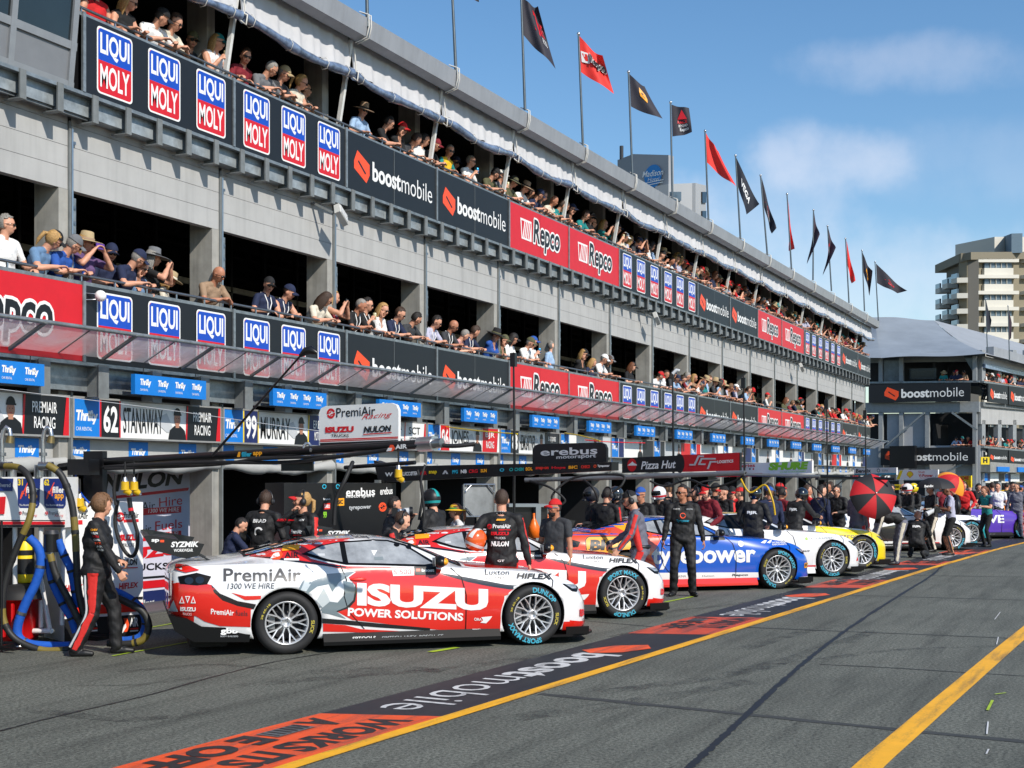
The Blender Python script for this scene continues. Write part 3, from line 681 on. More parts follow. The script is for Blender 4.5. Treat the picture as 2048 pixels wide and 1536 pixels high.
for i in range(1, NB):
    wdt = T[i+1]-T[i]-.1; h = .5; a = Art(); w = wdt
    if i in NAMES:
        num, nm, bgc, edge, t1_, t2_ = NAMES[i]
        a.rect(0,0,.155*w,h,SKYB).plus(logo_hire(.012*w,.15*h,.145*w,.7*h)); a.rect(.155*w,0,.165*w,h,edge); a.rect(.165*w,0,.28*w,h,bgc); a.rect(.28*w,0,.288*w,h,edge)
        a.text(num, .178*w,.12*h,.27*w,.86*h, WHITE if bgc is not WHITE else BLACK, .03)
        a.poly([(.5*w,.55*h),(.6*w,.75*h),(.66*w,.2*h),(.6*w,.2*h)], LGREY)
        a.text(nm, .305*w,.14*h,.3*w+min(.27,.05*len(nm))*w,.84*h, BLACK, .01)
        a.rect(.74*w,0,w,h,bgc); a.poly([(.735*w,0),(.745*w,0),(.755*w,h),(.745*w,h)], edge); a.plus(figure_art(.61*w,0,.13*w,.96*h)); a.poly([(.965*w,0),(w,0),(w,h),(.985*w,h)], edge)
        tm = WHITE if bgc is not WHITE else BLACK
        a.text(t1_, .79*w,.56*h,.93*w,.84*h,tm,.01); a.text(t2_, .8*w,.16*h,.92*w,.46*h,tm,.01); base = WHITE
        lab = 'garage name board reading %s %s with a driver portrait' % (num, nm.title())
    else:
        cA = (DARK, WHITE, NAVY, DARK, RED, WHITE)[i % 6]; cB = (WHITE, LGREY, DARK, RED, WHITE, NAVY)[i % 6]
        a.rect(0,0,.155*w,h,SKYB).plus(logo_hire(.012*w,.15*h,.145*w,.7*h, False)); a.rect(.165*w,0,.28*w,h,cA); a.plus(figure_art(.61*w,0,.13*w,.96*h)); a.rect(.74*w,0,w,h,cB); base = WHITE if i % 3 else LGREY
        lab = 'small garage name board with %s and %s ends, %s garage bay from left' % (cA.name.split()[0], cB.name.split()[0], nth(i-1))
    o = board('garage_name_board', a, w, h, facT(T[i]+.08, .06, 2.475), base, .03, None, lab, 'sign', 'driver name boards over the garages', SIGNF)
    # hanging blue sign box
    ww = 1.5; a = Art()
    for k in range(4): a.plus(logo_hire(.1+.36*k, .05, .32+.36*k, .215))
    cx = (T[i]+T[i+1])/2-.03
    mb = MB(); X = facT(cx-ww/2, .46, 3.055); mb.box((0,0,-.07),(ww,.27,0), SKYB, X); a.into(mb, X)
    for dx in (.2, 1.3): mb.tube([X @ Vector((dx,.27,-.03)), X @ Vector((dx,.36,-.03))], .006, BLACKM, 5)
    tag(mb.build('hanging_sign'), 'blue hanging sign box with four white logos, %s garage bay from left' % nth(i-1), 'sign', 'blue hanging signs under the canopy')
    # valance with printed squares, and the rolled door canvas under it
    vm = thing('door_canvas', 'rolled pale canvas door with blue printed squares, %s garage bay from left' % nth(i-1), 'roller door', (0,0,0), 0, 'rolled canvas garage doors')
    mb = MB(); X = facT(T[i]+.08, -.1, 2.12); mb.box((0,0,-.012),(w,.34,0), DCANV, X)
    a = Art()
    for u in (.02, .4, .75):
        a.rect(u*w, .02, u*w+.4, .31, SKYB); a.plus(logo_hire(u*w+.05, .04, u*w+.35, .22))
    a.into(mb, X); mb.build('valance', vm)
    mb = MB(); rr = random.Random(40+i); pts = []; rs = []
    for j in range(22):
        u = j/21; pts.append((T[i]+.08+w*u, FAC_Y-.0, 2.13-.07*math.sin(PI*u)*rr.uniform(.7,1.2))); rs.append(.085+.02*math.sin(u*17+i))
    mb.tube(pts, rs, DCANV, 10); mb.build('canvas_roll', vm)
# floodlights fixed under the upper balcony
for k, (px, py) in enumerate(((682,430),(1313,637),(1603,735))):
    p = on_facade(px, py, .45)
    fl = thing('floodlight', ('white louvred floodlight on the wall above the third lower balcony bay', 'smaller white floodlight midway along the grey wall', 'distant white floodlight near the far end of the wall')[k], 'floodlight', p)
    m0 = Matrix.Rotation(R(35),4,'Y') @ Matrix.Rotation(R(-25),4,'X')
    mb = MB(); mb.box((-.16,-.05,-.11),(.16,.05,.11), M('white lamp housing',(196,196,190),.5), m0)
    for q in range(8): mb.box((-.13,-.065,-.095+.025*q),(.13,-.05,-.08+.025*q), WHITE, m0)
    mb.build('lamp_housing', fl)
    mb = MB(); mb.bar((-.15,.06,.02),(-.22,.42,.2),.04,.04,GALVD); mb.build('bracket', fl)
gl = thing('globe_lamp', 'white round globe lamp on the lower balcony rail at left', 'lamp', on_facade(201,592,.42))
mb = MB(); mb.ell((0,0,0),(.075,.075,.075), M('white globe',(235,235,232),.4,var=.03)); mb.build('globe', gl)
mb = MB(); mb.tube([(-.05,.03,.02),(-.15,.12,.03),(-.15,.12,-.06),(-.05,.03,-.05)], .008, ALU, 6); mb.build('bracket', gl)
# ---------------------------------------------------------------- people: one skinned-over body per pose, shared by copies
SLOTS = ['skin','torso','sleeve','forearm','thigh','calf','shoe','dark','lip','stripe','armstripe']
def capsule(p0, p1, r0, r1, n=12, k=4):
    p0 = Vector(p0); p1 = Vector(p1); d = p1-p0
    if d.length < 1e-5: d = Vector((0,0,1e-4))
    a = d.normalized(); u = a.orthogonal().normalized(); v = a.cross(u); vs = []; fs = []
    rings = []
    for i in range(k+1):
        t = -PI/2 + PI/2*i/k; rings.append((p0 + a*r0*math.sin(t), max(r0*math.cos(t), 1e-4)))
    for i in range(k+1):
        t = PI/2*i/k; rings.append((p1 + a*r1*math.sin(t), max(r1*math.cos(t), 1e-4)))
    for c, r in rings:
        for j in range(n):
            q = 2*PI*j/n; vs.append(c + (u*math.cos(q)+v*math.sin(q))*r)
    m = len(rings)
    fs = [(i*n+j, i*n+(j+1)%n, (i+1)*n+(j+1)%n, (i+1)*n+j) for i in range(m-1) for j in range(n)]
    fs += [tuple(range(n))[::-1], tuple(range((m-1)*n, m*n))]
    return vs, fs
def ik(S, W, a, b, hint):
    S = Vector(S); W = Vector(W); d = W-S; L = d.length
    if L > (a+b)*.999: W = S + d.normalized()*(a+b)*.999; d = W-S; L = d.length
    x = (a*a-b*b+L*L)/(2*L); h = math.sqrt(max(a*a-x*x, 0)); u = d.normalized()
    hv = Vector(hint); hv = hv - u*hv.dot(u); hv = hv.normalized() if hv.length > 1e-5 else u.orthogonal().normalized()
    return S + u*x + hv*h, W
from mathutils import noise as mnoise
class Pose: pass
SUITS = set()
def make_pose(nm, lean=0, twist=0, side=0, pel=(0,0,.93), hl=None, hr=None, el=(-.4,.5,-.6), er=(-.4,-.5,-.6), fl=(0,.1,.08), fr=(0,-.1,.08), yaw_l=8, yaw_r=-8, kl=(1,.1,0), kr=(1,-.1,0),
              hyaw=0, hpitch=0, hroll=0, grip=.45, fem=0., voxel=.013, curve=.0, gl=None, gr=None, bulk=1.0):
    """A standing person faces +X. hl / hr = wrist targets, fl / fr = ankles; the elbow and knee are solved."""
    prims = []      # (p0, p1, r0, r1, zone) or ('e', centre, radii, Matrix3, zone)
    def cap(p0, p1, r0, r1, z): prims.append((Vector(p0), Vector(p1), r0, r1, z))
    def ell(c, r, m, z): prims.append(('e', Vector(c), r, m, z))
    P = Vector(pel); Rt = (Matrix.Rotation(R(twist),3,'Z') @ Matrix.Rotation(R(lean),3,'Y') @ Matrix.Rotation(R(side),3,'X'))
    Rm = Matrix.Rotation(R(twist*.5),3,'Z') @ Matrix.Rotation(R(lean*.45),3,'Y')
    def up(x, y, z):         # torso point measured from the pelvis
        a = min(max(z/.3, 0), 1); M3 = Rm.lerp(Rt, a) if hasattr(Rm,'lerp') else Rt
        return P + M3 @ Vector((x, y, z))
    sw = .195 - .025*fem; hw = .095
    B_ = bulk * (1.16 if nm in SUITS else 1.04); fa = .011 if nm in SUITS else 0.
    ell(P + Vector((0,0,-.02)), (.118*B_, .168*B_, .115), Rm, 'thigh')
    ell(up(0,0,.14), (.105*B_, .145*B_-.015*fem, .13), Rt, 'torso')
    ell(up(.005,0,.3), (.118*B_, .165*B_-.01*fem, .16), Rt, 'torso')
    ell(up(-.01,0,.42), (.1, .165-.01*fem, .11), Rt, 'torso')
    if fem:
        for s in (1,-1): ell(up(.09,.07*s,.33), (.06,.065,.065), Rt, 'torso')
    for s in (1,-1):
        cap(up(0,.03*s,.52), up(-.005,(sw-.01)*s,.478), .05, .06, 'torso')
        cap(P + Rm @ Vector((0,.07*s,.0)), up(0,.062*s,.2), .1*B_, .092*B_, 'torso'); cap(up(0,.062*s,.2), up(-.003,.085*s,.4), .092*B_, .095*B_, 'torso')
        cap(up(.02,.06*s,.3), up(.01,.08*s,.42), .085*B_, .08*B_, 'torso')
    nk = up(-.005,0,.51); 
    Hm = Rt @ Matrix.Rotation(R(hyaw),3,'Z') @ Matrix.Rotation(R(hpitch),3,'Y') @ Matrix.Rotation(R(hroll),3,'X')
    hb = up(.012,0,.60) + Hm @ Vector((.012,0,.0)); 
    def hp(x,y,z): return hb + Hm @ Vector((x,y,z))
    cap(nk, hp(-.012,0,.03), .06-.008*fem, .055-.008*fem, 'skin')
    # head: centre of skull about .11 above hb
    ell(hp(.005,0,.115), (.099,.079,.106), Hm, 'skin'); ell(hp(.03,0,.055), (.07,.06,.075), Hm, 'skin'); ell(hp(.066,0,.02), (.028,.03,.024), Hm, 'skin')
    cap(hp(.092,0,.10), hp(.108,0,.066), .011, .0155, 'skin'); cap(hp(.088,-.03,.118), hp(.088,.03,.118), .014, .014, 'skin')
    for s in (1,-1):
        ell(hp(-.005,.081*s,.085), (.02,.011,.032), Hm, 'skin'); ell(hp(.06,.04*s,.07), (.03,.025,.03), Hm, 'skin')
    pz = [(hp(.092,.032*s,.1), .013, 'dark') for s in (1,-1)] + [(hp(.1,.018*s,.122), .008, 'dark') for s in ()] + [(hp(.098,y,.038), .012, 'lip') for y in (-.014,0,.014)]
    arms = {}
    for s, tgt, hint, gp in ((1, hl, el, gl), (-1, hr, er, gr)):
        S = up(-.005, sw*s, .475)
        if tgt is None: tgt = S + Vector((.06, .06*s, -.53))
        E, W = ik(S, tgt, .29, .255, Rt @ Vector(hint))
        mid = S.lerp(E,.62)
        cap(S, mid, .056*B_, .05*B_, 'sleeve'); cap(mid, E, .045+fa, .041+fa, 'forearm'); cap(E, E.lerp(W,.35), .041+fa, .042+fa, 'forearm'); cap(E.lerp(W,.35), W - (W-E).normalized()*.01*(fa>0), .041+fa, .027+fa*.8, 'forearm')
        d = (W-E).normalized()
        # hand: palm, four fingers of different length, thumb leaving the side of the palm
        pn = Vector((0,0,-1)) if abs(d.z) < .75 else Rt @ Vector((0,-s,0))
        if gp is not None: pn = Vector(gp)
        pn = (pn - d*pn.dot(d)).normalized(); sd = d.cross(pn)
        if sd.dot(Rt @ Vector((1,0,.3))) < 0 and abs(d.z) >= .75: sd = -sd
        elif abs(d.z) < .75 and sd.dot(Vector((0,-s,0))) < 0: sd = -sd
        kn = W + d*.085
        for q in (-.024,-.008,.008,.024): cap(W + sd*q*.7, kn + sd*q*1.1, .016, .0135, 'skin')
        g = grip
        for q, L in ((.029,.07),(.0095,.08),(-.010,.075),(-.028,.058)):
            a0 = kn + sd*q; a1 = a0 + (d*math.cos(g)+pn*math.sin(g))*L*.45; a2 = a1 + (d*math.cos(2.1*g)+pn*math.sin(2.1*g))*L*.32; a3 = a2 + (d*math.cos(3*g)+pn*math.sin(3*g))*L*.25
            cap(a0, a1, .0098, .009, 'skin'); cap(a1, a2, .009, .0083, 'skin'); cap(a2, a3, .0083, .0075, 'skin')
        t0 = W + d*.025 + sd*.026; t1 = t0 + (d*.55 + sd*.6 + pn*.35).normalized()*.042; t2 = t1 + (d*.85 + sd*.1 + pn*.45).normalized()*.032
        cap(t0, t1, .0135, .011, 'skin'); cap(t1, t2, .011, .0088, 'skin')
        arms[s] = (S, E, W, kn + d*.03 + pn*.03)
    for s, ank, hint, yw in ((1, fl, kl, yaw_l), (-1, fr, kr, yaw_r)):
        Hp = P + Rm @ Vector((0, hw*s, -.03)); K, A = ik(Hp, ank, .43, .43, hint)
        cap(Hp, Hp.lerp(K,.5), .092*B_, .074*B_, 'thigh'); cap(Hp.lerp(K,.5), K, .074*B_, .056*B_, 'thigh'); cap(K, K.lerp(A,.4), .056*B_, .056*B_, 'calf'); cap(K.lerp(A,.4), A, .056*B_, .047+fa*1.6, 'calf')
        f = Vector((math.cos(R(yw)), math.sin(R(yw)), 0)); 
        if ank[2] < .12:
            z = ank[2]
            cap(A + Vector((0,0,-.01)), A - f*.03 + Vector((0,0,-z+.04)), .045, .04, 'shoe'); cap(A - f*.03 + Vector((0,0,-z+.035)), A + f*.1 + Vector((0,0,-z+.036)), .036, .042, 'shoe'); cap(A + f*.1 + Vector((0,0,-z+.036)), A + f*.17 + Vector((0,0,-z+.03)), .042, .03, 'shoe')
        else:      # heel up, toe on the ground
            toe = A + f*.12; toe.z = .03
            cap(A, A - f*.02 + Vector((0,0,-.04)), .044, .042, 'shoe'); cap(A - f*.02 + Vector((0,0,-.04)), toe, .042, .04, 'shoe'); cap(toe, toe + f*.05, .04, .03, 'shoe')
        arms['l%d' % s] = (Hp, K, A)
    mb = MB()
    for p in prims:
        if p[0] == 'e':
            m = p[3].to_4x4(); m.translation = p[1]; mb.ell((0,0,0), p[2], BLACK, 16, 12, m)
        else:
            vs, fs = capsule(*p[:4]); mb.add(vs, fs, BLACK)
    me = mb.mesh('draft'); ob = bpy.data.objects.new('draft', me); COL.objects.link(ob)
    md = ob.modifiers.new('r','REMESH'); md.mode = 'VOXEL'; md.voxel_size = voxel; md.use_smooth_shade = True
    ms = ob.modifiers.new('s','SMOOTH'); ms.factor = .5; ms.iterations = 3
    dg = bpy.context.evaluated_depsgraph_get(); out = bpy.data.meshes.new_from_object(ob.evaluated_get(dg))
    bpy.data.objects.remove(ob); bpy.data.meshes.remove(me)
    n = len(out.polygons); C = np.empty(n*3, np.float32); out.polygons.foreach_get('center', C); C = C.reshape(-1,3)
    best = np.full(n, 9.); idx = np.zeros(n, np.int32)
    for p in prims:
        if p[0] == 'e':
            q = (C - np.array(p[1])) @ np.array(p[3]); r = np.array(p[2]); k = np.linalg.norm(q/r, axis=1); dd = (k-1)*r.min(); z = SLOTS.index(p[4])
        else:
            a = np.array(p[0]); b = np.array(p[1]); ab = b-a; t = np.clip(((C-a)@ab)/max(ab@ab,1e-9), 0, 1); dd = np.linalg.norm(C-(a+t[:,None]*ab),axis=1)-(p[2]+t*(p[3]-p[2])); z = SLOTS.index(p[4])
        m = dd < best; best[m] = dd[m]; idx[m] = z
    # lateral stripe down each sleeve and trouser leg
    for s in (1,-1):
        for (a, b, zs) in ((arms['l%d'%s][0], arms['l%d'%s][1], (4,)), (arms['l%d'%s][1], arms['l%d'%s][2], (5,)), (arms[s][0], arms[s][1], (2,3) if nm in SUITS else (2,)), (arms[s][1], arms[s][2], (3,) if nm in SUITS else (99,))):
            A_ = np.array(a); ab = np.array(b)-A_; L2 = ab@ab; t = ((C-A_)@ab)/L2; q = C-(A_+t[:,None]*ab); lat = Vector(ab); out_d = Rt @ Vector((0,s,0)); out_d = out_d - lat.normalized()*out_d.dot(lat.normalized())
            ln = np.linalg.norm(q,axis=1)+1e-6; cs = (q@np.array(out_d.normalized()))/ln
            m = (cs > .9) & (t > 0) & (t < 1) & np.isin(idx, zs); idx[m] = 9 if zs[0] in (4,5) else 10
    for c, r, z in pz:
        m = np.linalg.norm(C-np.array(c),axis=1) < r; idx[m] = SLOTS.index(z)
    # folds in the cloth
    nv = len(out.vertices); vz = np.zeros(nv, bool)
    lt = np.empty(n, np.int32); out.polygons.foreach_get('loop_total', lt); lv = np.empty(len(out.loops), np.int32); out.loops.foreach_get('vertex_index', lv)
    vz[lv[np.repeat((idx >= 1) & (idx <= 5), lt)]] = True
    co = np.empty(nv*3, np.float32); out.vertices.foreach_get('co', co); co = co.reshape(-1,3); nn = np.empty(nv*3, np.float32); out.vertices.foreach_get('normal', nn); nn = nn.reshape(-1,3)
    am = .0075 if nm in SUITS else .0045; x_, y_, z_ = co.T
    d_ = np.sin(21*x_+31*z_+4*np.sin(9*y_+1)+3*np.sin(7*z_)) + .8*np.sin(29*y_-37*z_+3*np.sin(14*x_+2)) + .5*np.sin(66*z_+23*y_+2*np.sin(31*x_))
    co += nn*(am*.55*d_*vz)[:,None]
    out.vertices.foreach_set('co', co.ravel()); out.update()
    out.materials.clear()
    for z in SLOTS: out.materials.append(None)
    out.polygons.foreach_set('material_index', idx.astype(np.int32)); out.polygons.foreach_set('use_smooth', np.ones(n, bool)); out.name = 'body'
    o = Pose(); o.mesh = out; o.head = Matrix.Translation(hb) @ Hm.to_4x4(); o.arms = arms; o.torso = (P, Rt); o.up = up; o.nk = nk; o.fem = fem; o.suit = nm in SUITS
    return o
SK = [M('light skin',(222,168,140),.55,var=.06,scale=20), M('fair skin',(206,150,122),.55,var=.06,scale=20), M('tanned skin',(178,120,92),.55,var=.06,scale=20), M('brown skin',(124,80,58),.5,var=.06,scale=20)]
SHOE = M('black shoe', (20,20,21), .5); EYE = M('eye shadow', (48,34,28), .5); LIP = M('lip', (168,88,80), .5)  # small dark brown spots colour the eyes
def cloth(nm, rgb): return M(nm + ' cloth', rgb, .85, var=.12, scale=14, bump=.25, bscale=22)
CL = {k: cloth(k, v) for k, v in dict(white=(226,226,224), cream=(208,200,182), black=(22,22,24), navy=(26,36,66), denim=(96,128,162), sky=(150,178,210), grey=(104,106,110), charcoal=(52,54,58), tan=(150,124,100), olive=(84,84,58), maroon=(120,22,36), red=(196,26,30), teal=(20,126,126), green=(36,130,60), blue=(34,80,158), yellow=(222,178,30), pink=(206,150,150), purple=(94,70,112), khaki=(168,148,112), orange=(222,104,36), lilac=(176,176,196)).items()}
SUITK = M('black race suit', (19,19,21), .7, var=.25, scale=6, bump=.3, bscale=16); SUITR = M('red race suit panel', (205,40,34), .65, var=.1, bump=.3, bscale=16); SUITG = M('grey race suit', (98,99,112), .7, var=.1, bump=.3, bscale=14)
HAIRS = {k: M(k + ' hair', v, .55, var=.35, scale=60, bump=.6, bscale=90) for k, v in dict(brown=(62,44,32), dark=(30,24,21), blonde=(176,138,84), grey=(140,136,130), auburn=(112,66,38), sandy=(112,80,52)).items()}
def hair_mesh(style, mat, seed=0):
    mb = MB(); rr = random.Random(seed)
    if style == 'short':
        mb.ell((-.006,0,.122), (.108,.089,.112), mat, 22, 14, None, lambda x,y,z: z > .045 + max(0,x)*.35 or (x < -.005 and z > -.075 + .0*x))
        for k in range(26):
            a = rr.uniform(0,6.28); rd = rr.uniform(.1,.85); x = -.006+.1*rd*math.cos(a)-.01; y = .082*rd*math.sin(a); z = .122+.112*math.sqrt(max(0,1-rd*rd))
            mb.tube([(x,y,z-.012),(x+.012,y,z+.006),(x+.028,y+rr.uniform(-.01,.01),z+.004)], [.013,.011,.003], mat, 5)
    elif style == 'shaggy':
        mb.ell((-.014,0,.122), (.116,.098,.118), mat, 26, 16, None, lambda x,y,z: z > .035 + max(0,x)*.35 or (x < .0 and z > -.1))
        for k in range(60):
            a = rr.uniform(0,6.28); u = rr.uniform(.15,1.0); x = -.014+.112*u*math.cos(a); y = .094*u*math.sin(a); z = .122+.114*math.sqrt(max(0,1-u*u)) - (.09*rr.random() if x < -.02 else 0)
            mb.tube([(x,y,z),(x+.01*math.cos(a)-.004,y+.012*math.sin(a),z+.004),(x+.03*math.cos(a)-.01,y+.02*math.sin(a),z-.03)], [.014,.013,.002], mat, 5)
    elif style == 'crop': mb.ell((-.003,0,.12), (.102,.083,.108), mat, 20, 14, None, lambda x,y,z: z > .04 + max(0,x)*.4 or (x < -.01 and z > -.06))
    else:
        mb.ell((-.008,0,.122), (.112,.096,.114), mat, 22, 14, None, lambda x,y,z: z > .04 + max(0,x)*.45 or (x < .02 and z > -.1))
        for k in range(16 if style != 'tail' else 0):
            a = R(95 + 170*k/15); x = -.0+.1*math.cos(a); y = .092*math.sin(a); L = .2 + rr.uniform(-.03,.03)
            if style == 'tail': L = .1
            mb.tube([(x,y,.14),(x*1.12-.005,y*1.12,.05),(x*1.1-.01,y*1.12,-.04),(x*.95-.012,y*1.0,.12-L-.05)], [.02,.026,.024,.006], mat, 6)
        if style == 'tail': mb.tube([(-.105,0,.13),(-.15,0,.11),(-.16,0,.0),(-.14,.01,-.08)], [.02,.028,.026,.006], mat, 8)
    return mb.mesh('hair')
def cap_mesh(mat, brim=None, back=False):
    mb = MB(); mb.ell((-.004,0,.118), (.112,.093,.122), mat, 22, 12, None, lambda x,y,z: z > .022)
    s = -1 if back else 1; vs = []; n = 12
    for j in range(n+1):
        a = R(-62+124*j/n)
        for rad, dz in ((.105, 0), (.150, -.006), (.185, -.018)):
            k = math.cos(a*.9); vs.append((s*(.0+(rad*(.55+.45*k))*math.cos(a*.62)), .5*rad*1.0*math.sin(a)*1.05+.0, .146+dz-.035*math.sin(a)**2))
    fs = [(3*j+q, 3*j+q+1, 3*j+q+4, 3*j+q+3) for j in range(n) for q in (0,1)]
    m0 = len(vs); fs2 = [tuple(m0+q for q in f[::-1]) for f in fs]; rim = [3*j+2 for j in range(n+1)]
    mb.add(vs + [(x,y,z-.006) for x,y,z in vs], fs + fs2 + [(a, b, m0+b, m0+a) for a, b in zip(rim, rim[1:])], brim or mat, True)
    return mb.mesh('cap')
def hat_mesh(mat, band, wide=.2, crown=.1):
    mb = MB(); mb.lathe([(.0,.155+crown),(.05,.152+crown),(.075,.14+crown),(.088,.15),(.096,.135),(.12,.128),(wide*.8,.125),(wide,.118),(wide,.110),(wide*.8,.117),(.1,.12)], mat, 26, Matrix.Diagonal((1.12,.98,1,1)))
    mb.lathe([(.0975,.136),(.0935,.162),(.090,.162)], band, 26, Matrix.Diagonal((1.13,.99,1,1)))
    return mb.mesh('hat')
def shades_mesh(mat):
    mb = MB()
    for s in (1,-1):
        mb.ell((.1,.032*s,.1), (.012,.029,.022), mat, 10, 6); mb.tube([(.098,.06*s,.108),(.06,.082*s,.106),(-.01,.087*s,.1)], .004, mat, 5)
    mb.tube([(.112,-.012,.106),(.112,.012,.106)], .005, mat, 5)
    return mb.mesh('sunglasses')
SHD = M('sunglass black', (12,12,13), .12); SHB = M('mirror blue lens', (30,120,170), .1, .4)
def helmet_mesh(mat, visor, stripe=None):
    mb = MB(); mb.ell((.004,0,.105), (.145,.122,.142), mat, 26, 16, None, lambda x,y,z: z > -.115)
    mb.ell((.012,0,.105), (.146,.121,.142), visor, 26, 16, None, lambda x,y,z: x > .02 and -.035 < z < .055)
    mb.tube([(.13,-.06,.02),(.155,0,.015),(.13,.06,.02)], .02, mat, 8)
    if stripe:
        mb.ell((.004,0,.105), (.1475,.1245,.1445), stripe, 26, 24, None, lambda x,y,z: abs(y) < .022 and z > .02); mb.ell((.004,0,.105), (.147,.124,.144), stripe, 26, 24, None, lambda x,y,z: -.07 < z < -.045)
    return mb.mesh('helmet')
def headset_mesh():
    mb = MB(); mb.tube([(0,.095*math.cos(R(a)),.11+.13*math.sin(R(a))) for a in range(0,181,15)], .012, BLACKM, 8)
    for s in (1,-1): mb.ell((0,.098*s,.085), (.042,.026,.05), RUBBER, 12, 8); mb.ell((0,.118*s,.085), (.024,.012,.028), DARK, 10, 6)
    mb.tube([(.02,.1,.06),(.08,.08,.03),(.11,.03,.03)], .006, BLACKM, 5)
    return mb.mesh('headset')
_pm = {}
def shared(key, fn):
    if key not in _pm: _pm[key] = fn()
    return _pm[key]
LIN = [0]
def person(pose, loc, rz, label, skin=1, top=None, sleeve=None, fore='skin', trous=None, calf=None, stripe=None, hair=None, hat=None, shades=None, helmet=None, headset=False, group=None, lanyard=False, scale=1., shoe=None, arm=None):
    sk = SK[skin]; top = top or CL['white']; sleeve = sleeve or top; trous = trous or CL['charcoal']; calf = calf or trous
    fo = sk if fore == 'skin' else fore
    if fore != 'skin' and not pose.suit: raise ValueError('suit pose wanted')
    o = link('person', pose.mesh); o.location = loc; o.rotation_euler = (0,0,rz); o.scale = (scale,)*3
    ms = [sk, top, sleeve, fo, trous, calf, shoe or SHOE, EYE, LIP, stripe or trous, (sleeve if fore == 'skin' else (arm or stripe or fore))]
    for i, m in enumerate(ms):
        o.material_slots[i].link = 'OBJECT'; o.material_slots[i].material = m
    tag(o, label, 'person', group)
    def child(nm, me):
        c = link(nm, me, o); c.matrix_local = pose.head; return c
    if hair: child('hair', shared(('h',)+hair, lambda: hair_mesh(hair[0], HAIRS[hair[1]], len(_pm))))
    if hat:
        if hat[0] == 'cap': child('cap', shared(hat, lambda: cap_mesh(CL[hat[1]], CL[hat[2]] if len(hat) > 2 else None)))
        else: child('hat', shared(hat, lambda: hat_mesh(CL[hat[1]], CL[hat[2]], .2 if hat[0] == 'hat' else .16, .1 if hat[0] == 'hat' else .06)))
    if shades: child('sunglasses', shared(('s',shades.name), lambda: shades_mesh(shades)))
    if helmet: child('helmet', shared(('he',)+tuple(m.name if m else '' for m in helmet), lambda: helmet_mesh(*helmet)))
    if headset: child('headset', shared(('hs',), headset_mesh))
    if fore != 'skin' and not helmet:
        def col():
            mb = MB(); mb.tube([pose.nk + pose.torso[1] @ Vector((.066*math.cos(2*PI*q/14)+.012, .07*math.sin(2*PI*q/14), .022-.018*math.cos(2*PI*q/14))) for q in range(15)], .017, top, 7)
            return mb.mesh('collar')
        link('collar', shared(('col', id(pose), top.name), col), o)
    if lanyard:
        u = pose.up
        def ly():
            mb = MB()
            for s in (1,-1): mb.tube([u(-.06,.055*s,.55),u(.04,.075*s,.53),u(.112,.055*s,.42),u(.13,.02*s,.28),u(.128,.0,.2)], .009, WHITE, 5)
            return mb.mesh('lanyard')
        link('lanyard', shared(('ly', id(pose)), ly), o)
    return o
def chest_art(o, pose, art, front=True, c=(0,0,.36), parent_name='suit_lettering'):
    """lettering laid on the front or back of a suit, following the cloth"""
    bm = bmesh.new(); bm.from_mesh(pose.mesh); tree = BVHTree.FromBMesh(bm); bm.free()
    P, Rt = pose.torso; mb = MB()
    d = Rt @ Vector((-1 if front else 1, 0, 0))
    for i, (vs, fs, mat) in enumerate(art.e):
        out = []
        for x, y in vs:
            s = Vector((.6 if front else -.6, x if front else -x, c[2]+y)); q = P + Rt @ s
            h = tree.ray_cast(q, d, 1.2)
            out.append((h[0] if h[0] is not None else P + Rt @ Vector((.12 if front else -.12, x if front else -x, c[2]+y))) - d*(.004+.0012*i))
        mb.add(out, fs, mat)
    return mb.build(parent_name, o)
# ---------------------------------------------------------------- race cars. local axes: x forward (0 = rear axle), y left, z up
WB, WR = 2.82, .345
STN = [ # x, wl, wm, wb, zb, wr, zt, zs
 (-1.235,.60,.70,.62,.86,.42,.90,.46),(-1.19,.72,.83,.74,.93,.48,.965,.36),(-1.05,.83,.92,.82,.975,.52,1.0,.28),(-.8,.90,.965,.85,.985,.55,1.015,.22),(-.5,.93,.99,.86,.985,.57,1.05,.17),(-.25,.93,.995,.865,.985,.575,1.11,.15),
 (.05,.93,.995,.865,.978,.57,1.185,.14),(.36,.92,.965,.862,.968,.565,1.24,.13),(.75,.905,.93,.858,.96,.56,1.268,.13),(1.1,.905,.925,.858,.95,.555,1.262,.13),(1.36,.905,.93,.858,.94,.55,1.222,.13),(1.62,.91,.935,.86,.925,.55,1.125,.13),(1.9,.915,.945,.865,.905,.57,1.01,.13),
 (2.14,.92,.96,.872,.885,.6,.925,.13),(2.45,.93,.985,.88,.868,.6,.9,.13),(2.82,.935,.99,.87,.842,.59,.875,.13),(3.1,.925,.97,.83,.795,.57,.828,.13),(3.32,.88,.915,.75,.725,.51,.755,.13),(3.46,.80,.82,.66,.645,.45,.675,.14),(3.55,.68,.68,.54,.545,.38,.57,.16),(3.58,.55,.55,.45,.48,.3,.5,.2)]
def section(s):
    x, wl, wm, wb, zb, wr, zt, zs = s; zz = lambda f: zs + (zb-zs)*f; zr = zt-.03
    return [(0,zs),(wl-.15,zs),(wl-.01,zs+.015),(wl+.01,zz(.12)),(wm-.005,zz(.34)),(wm,zz(.58)),(wm-.012,zz(.78)),(wb+.035,zz(.93)),(wb+.005,zb),(wb-.03,zb+.008),
            (wb-.05+(wr+.035-wb+.05)*.5, zb+.01+(zr-.03-zb-.01)*.5),(wr+.035,zr-.03),(wr-.005,zr-.002),(wr*.6,zt-.006),(0,zt)]
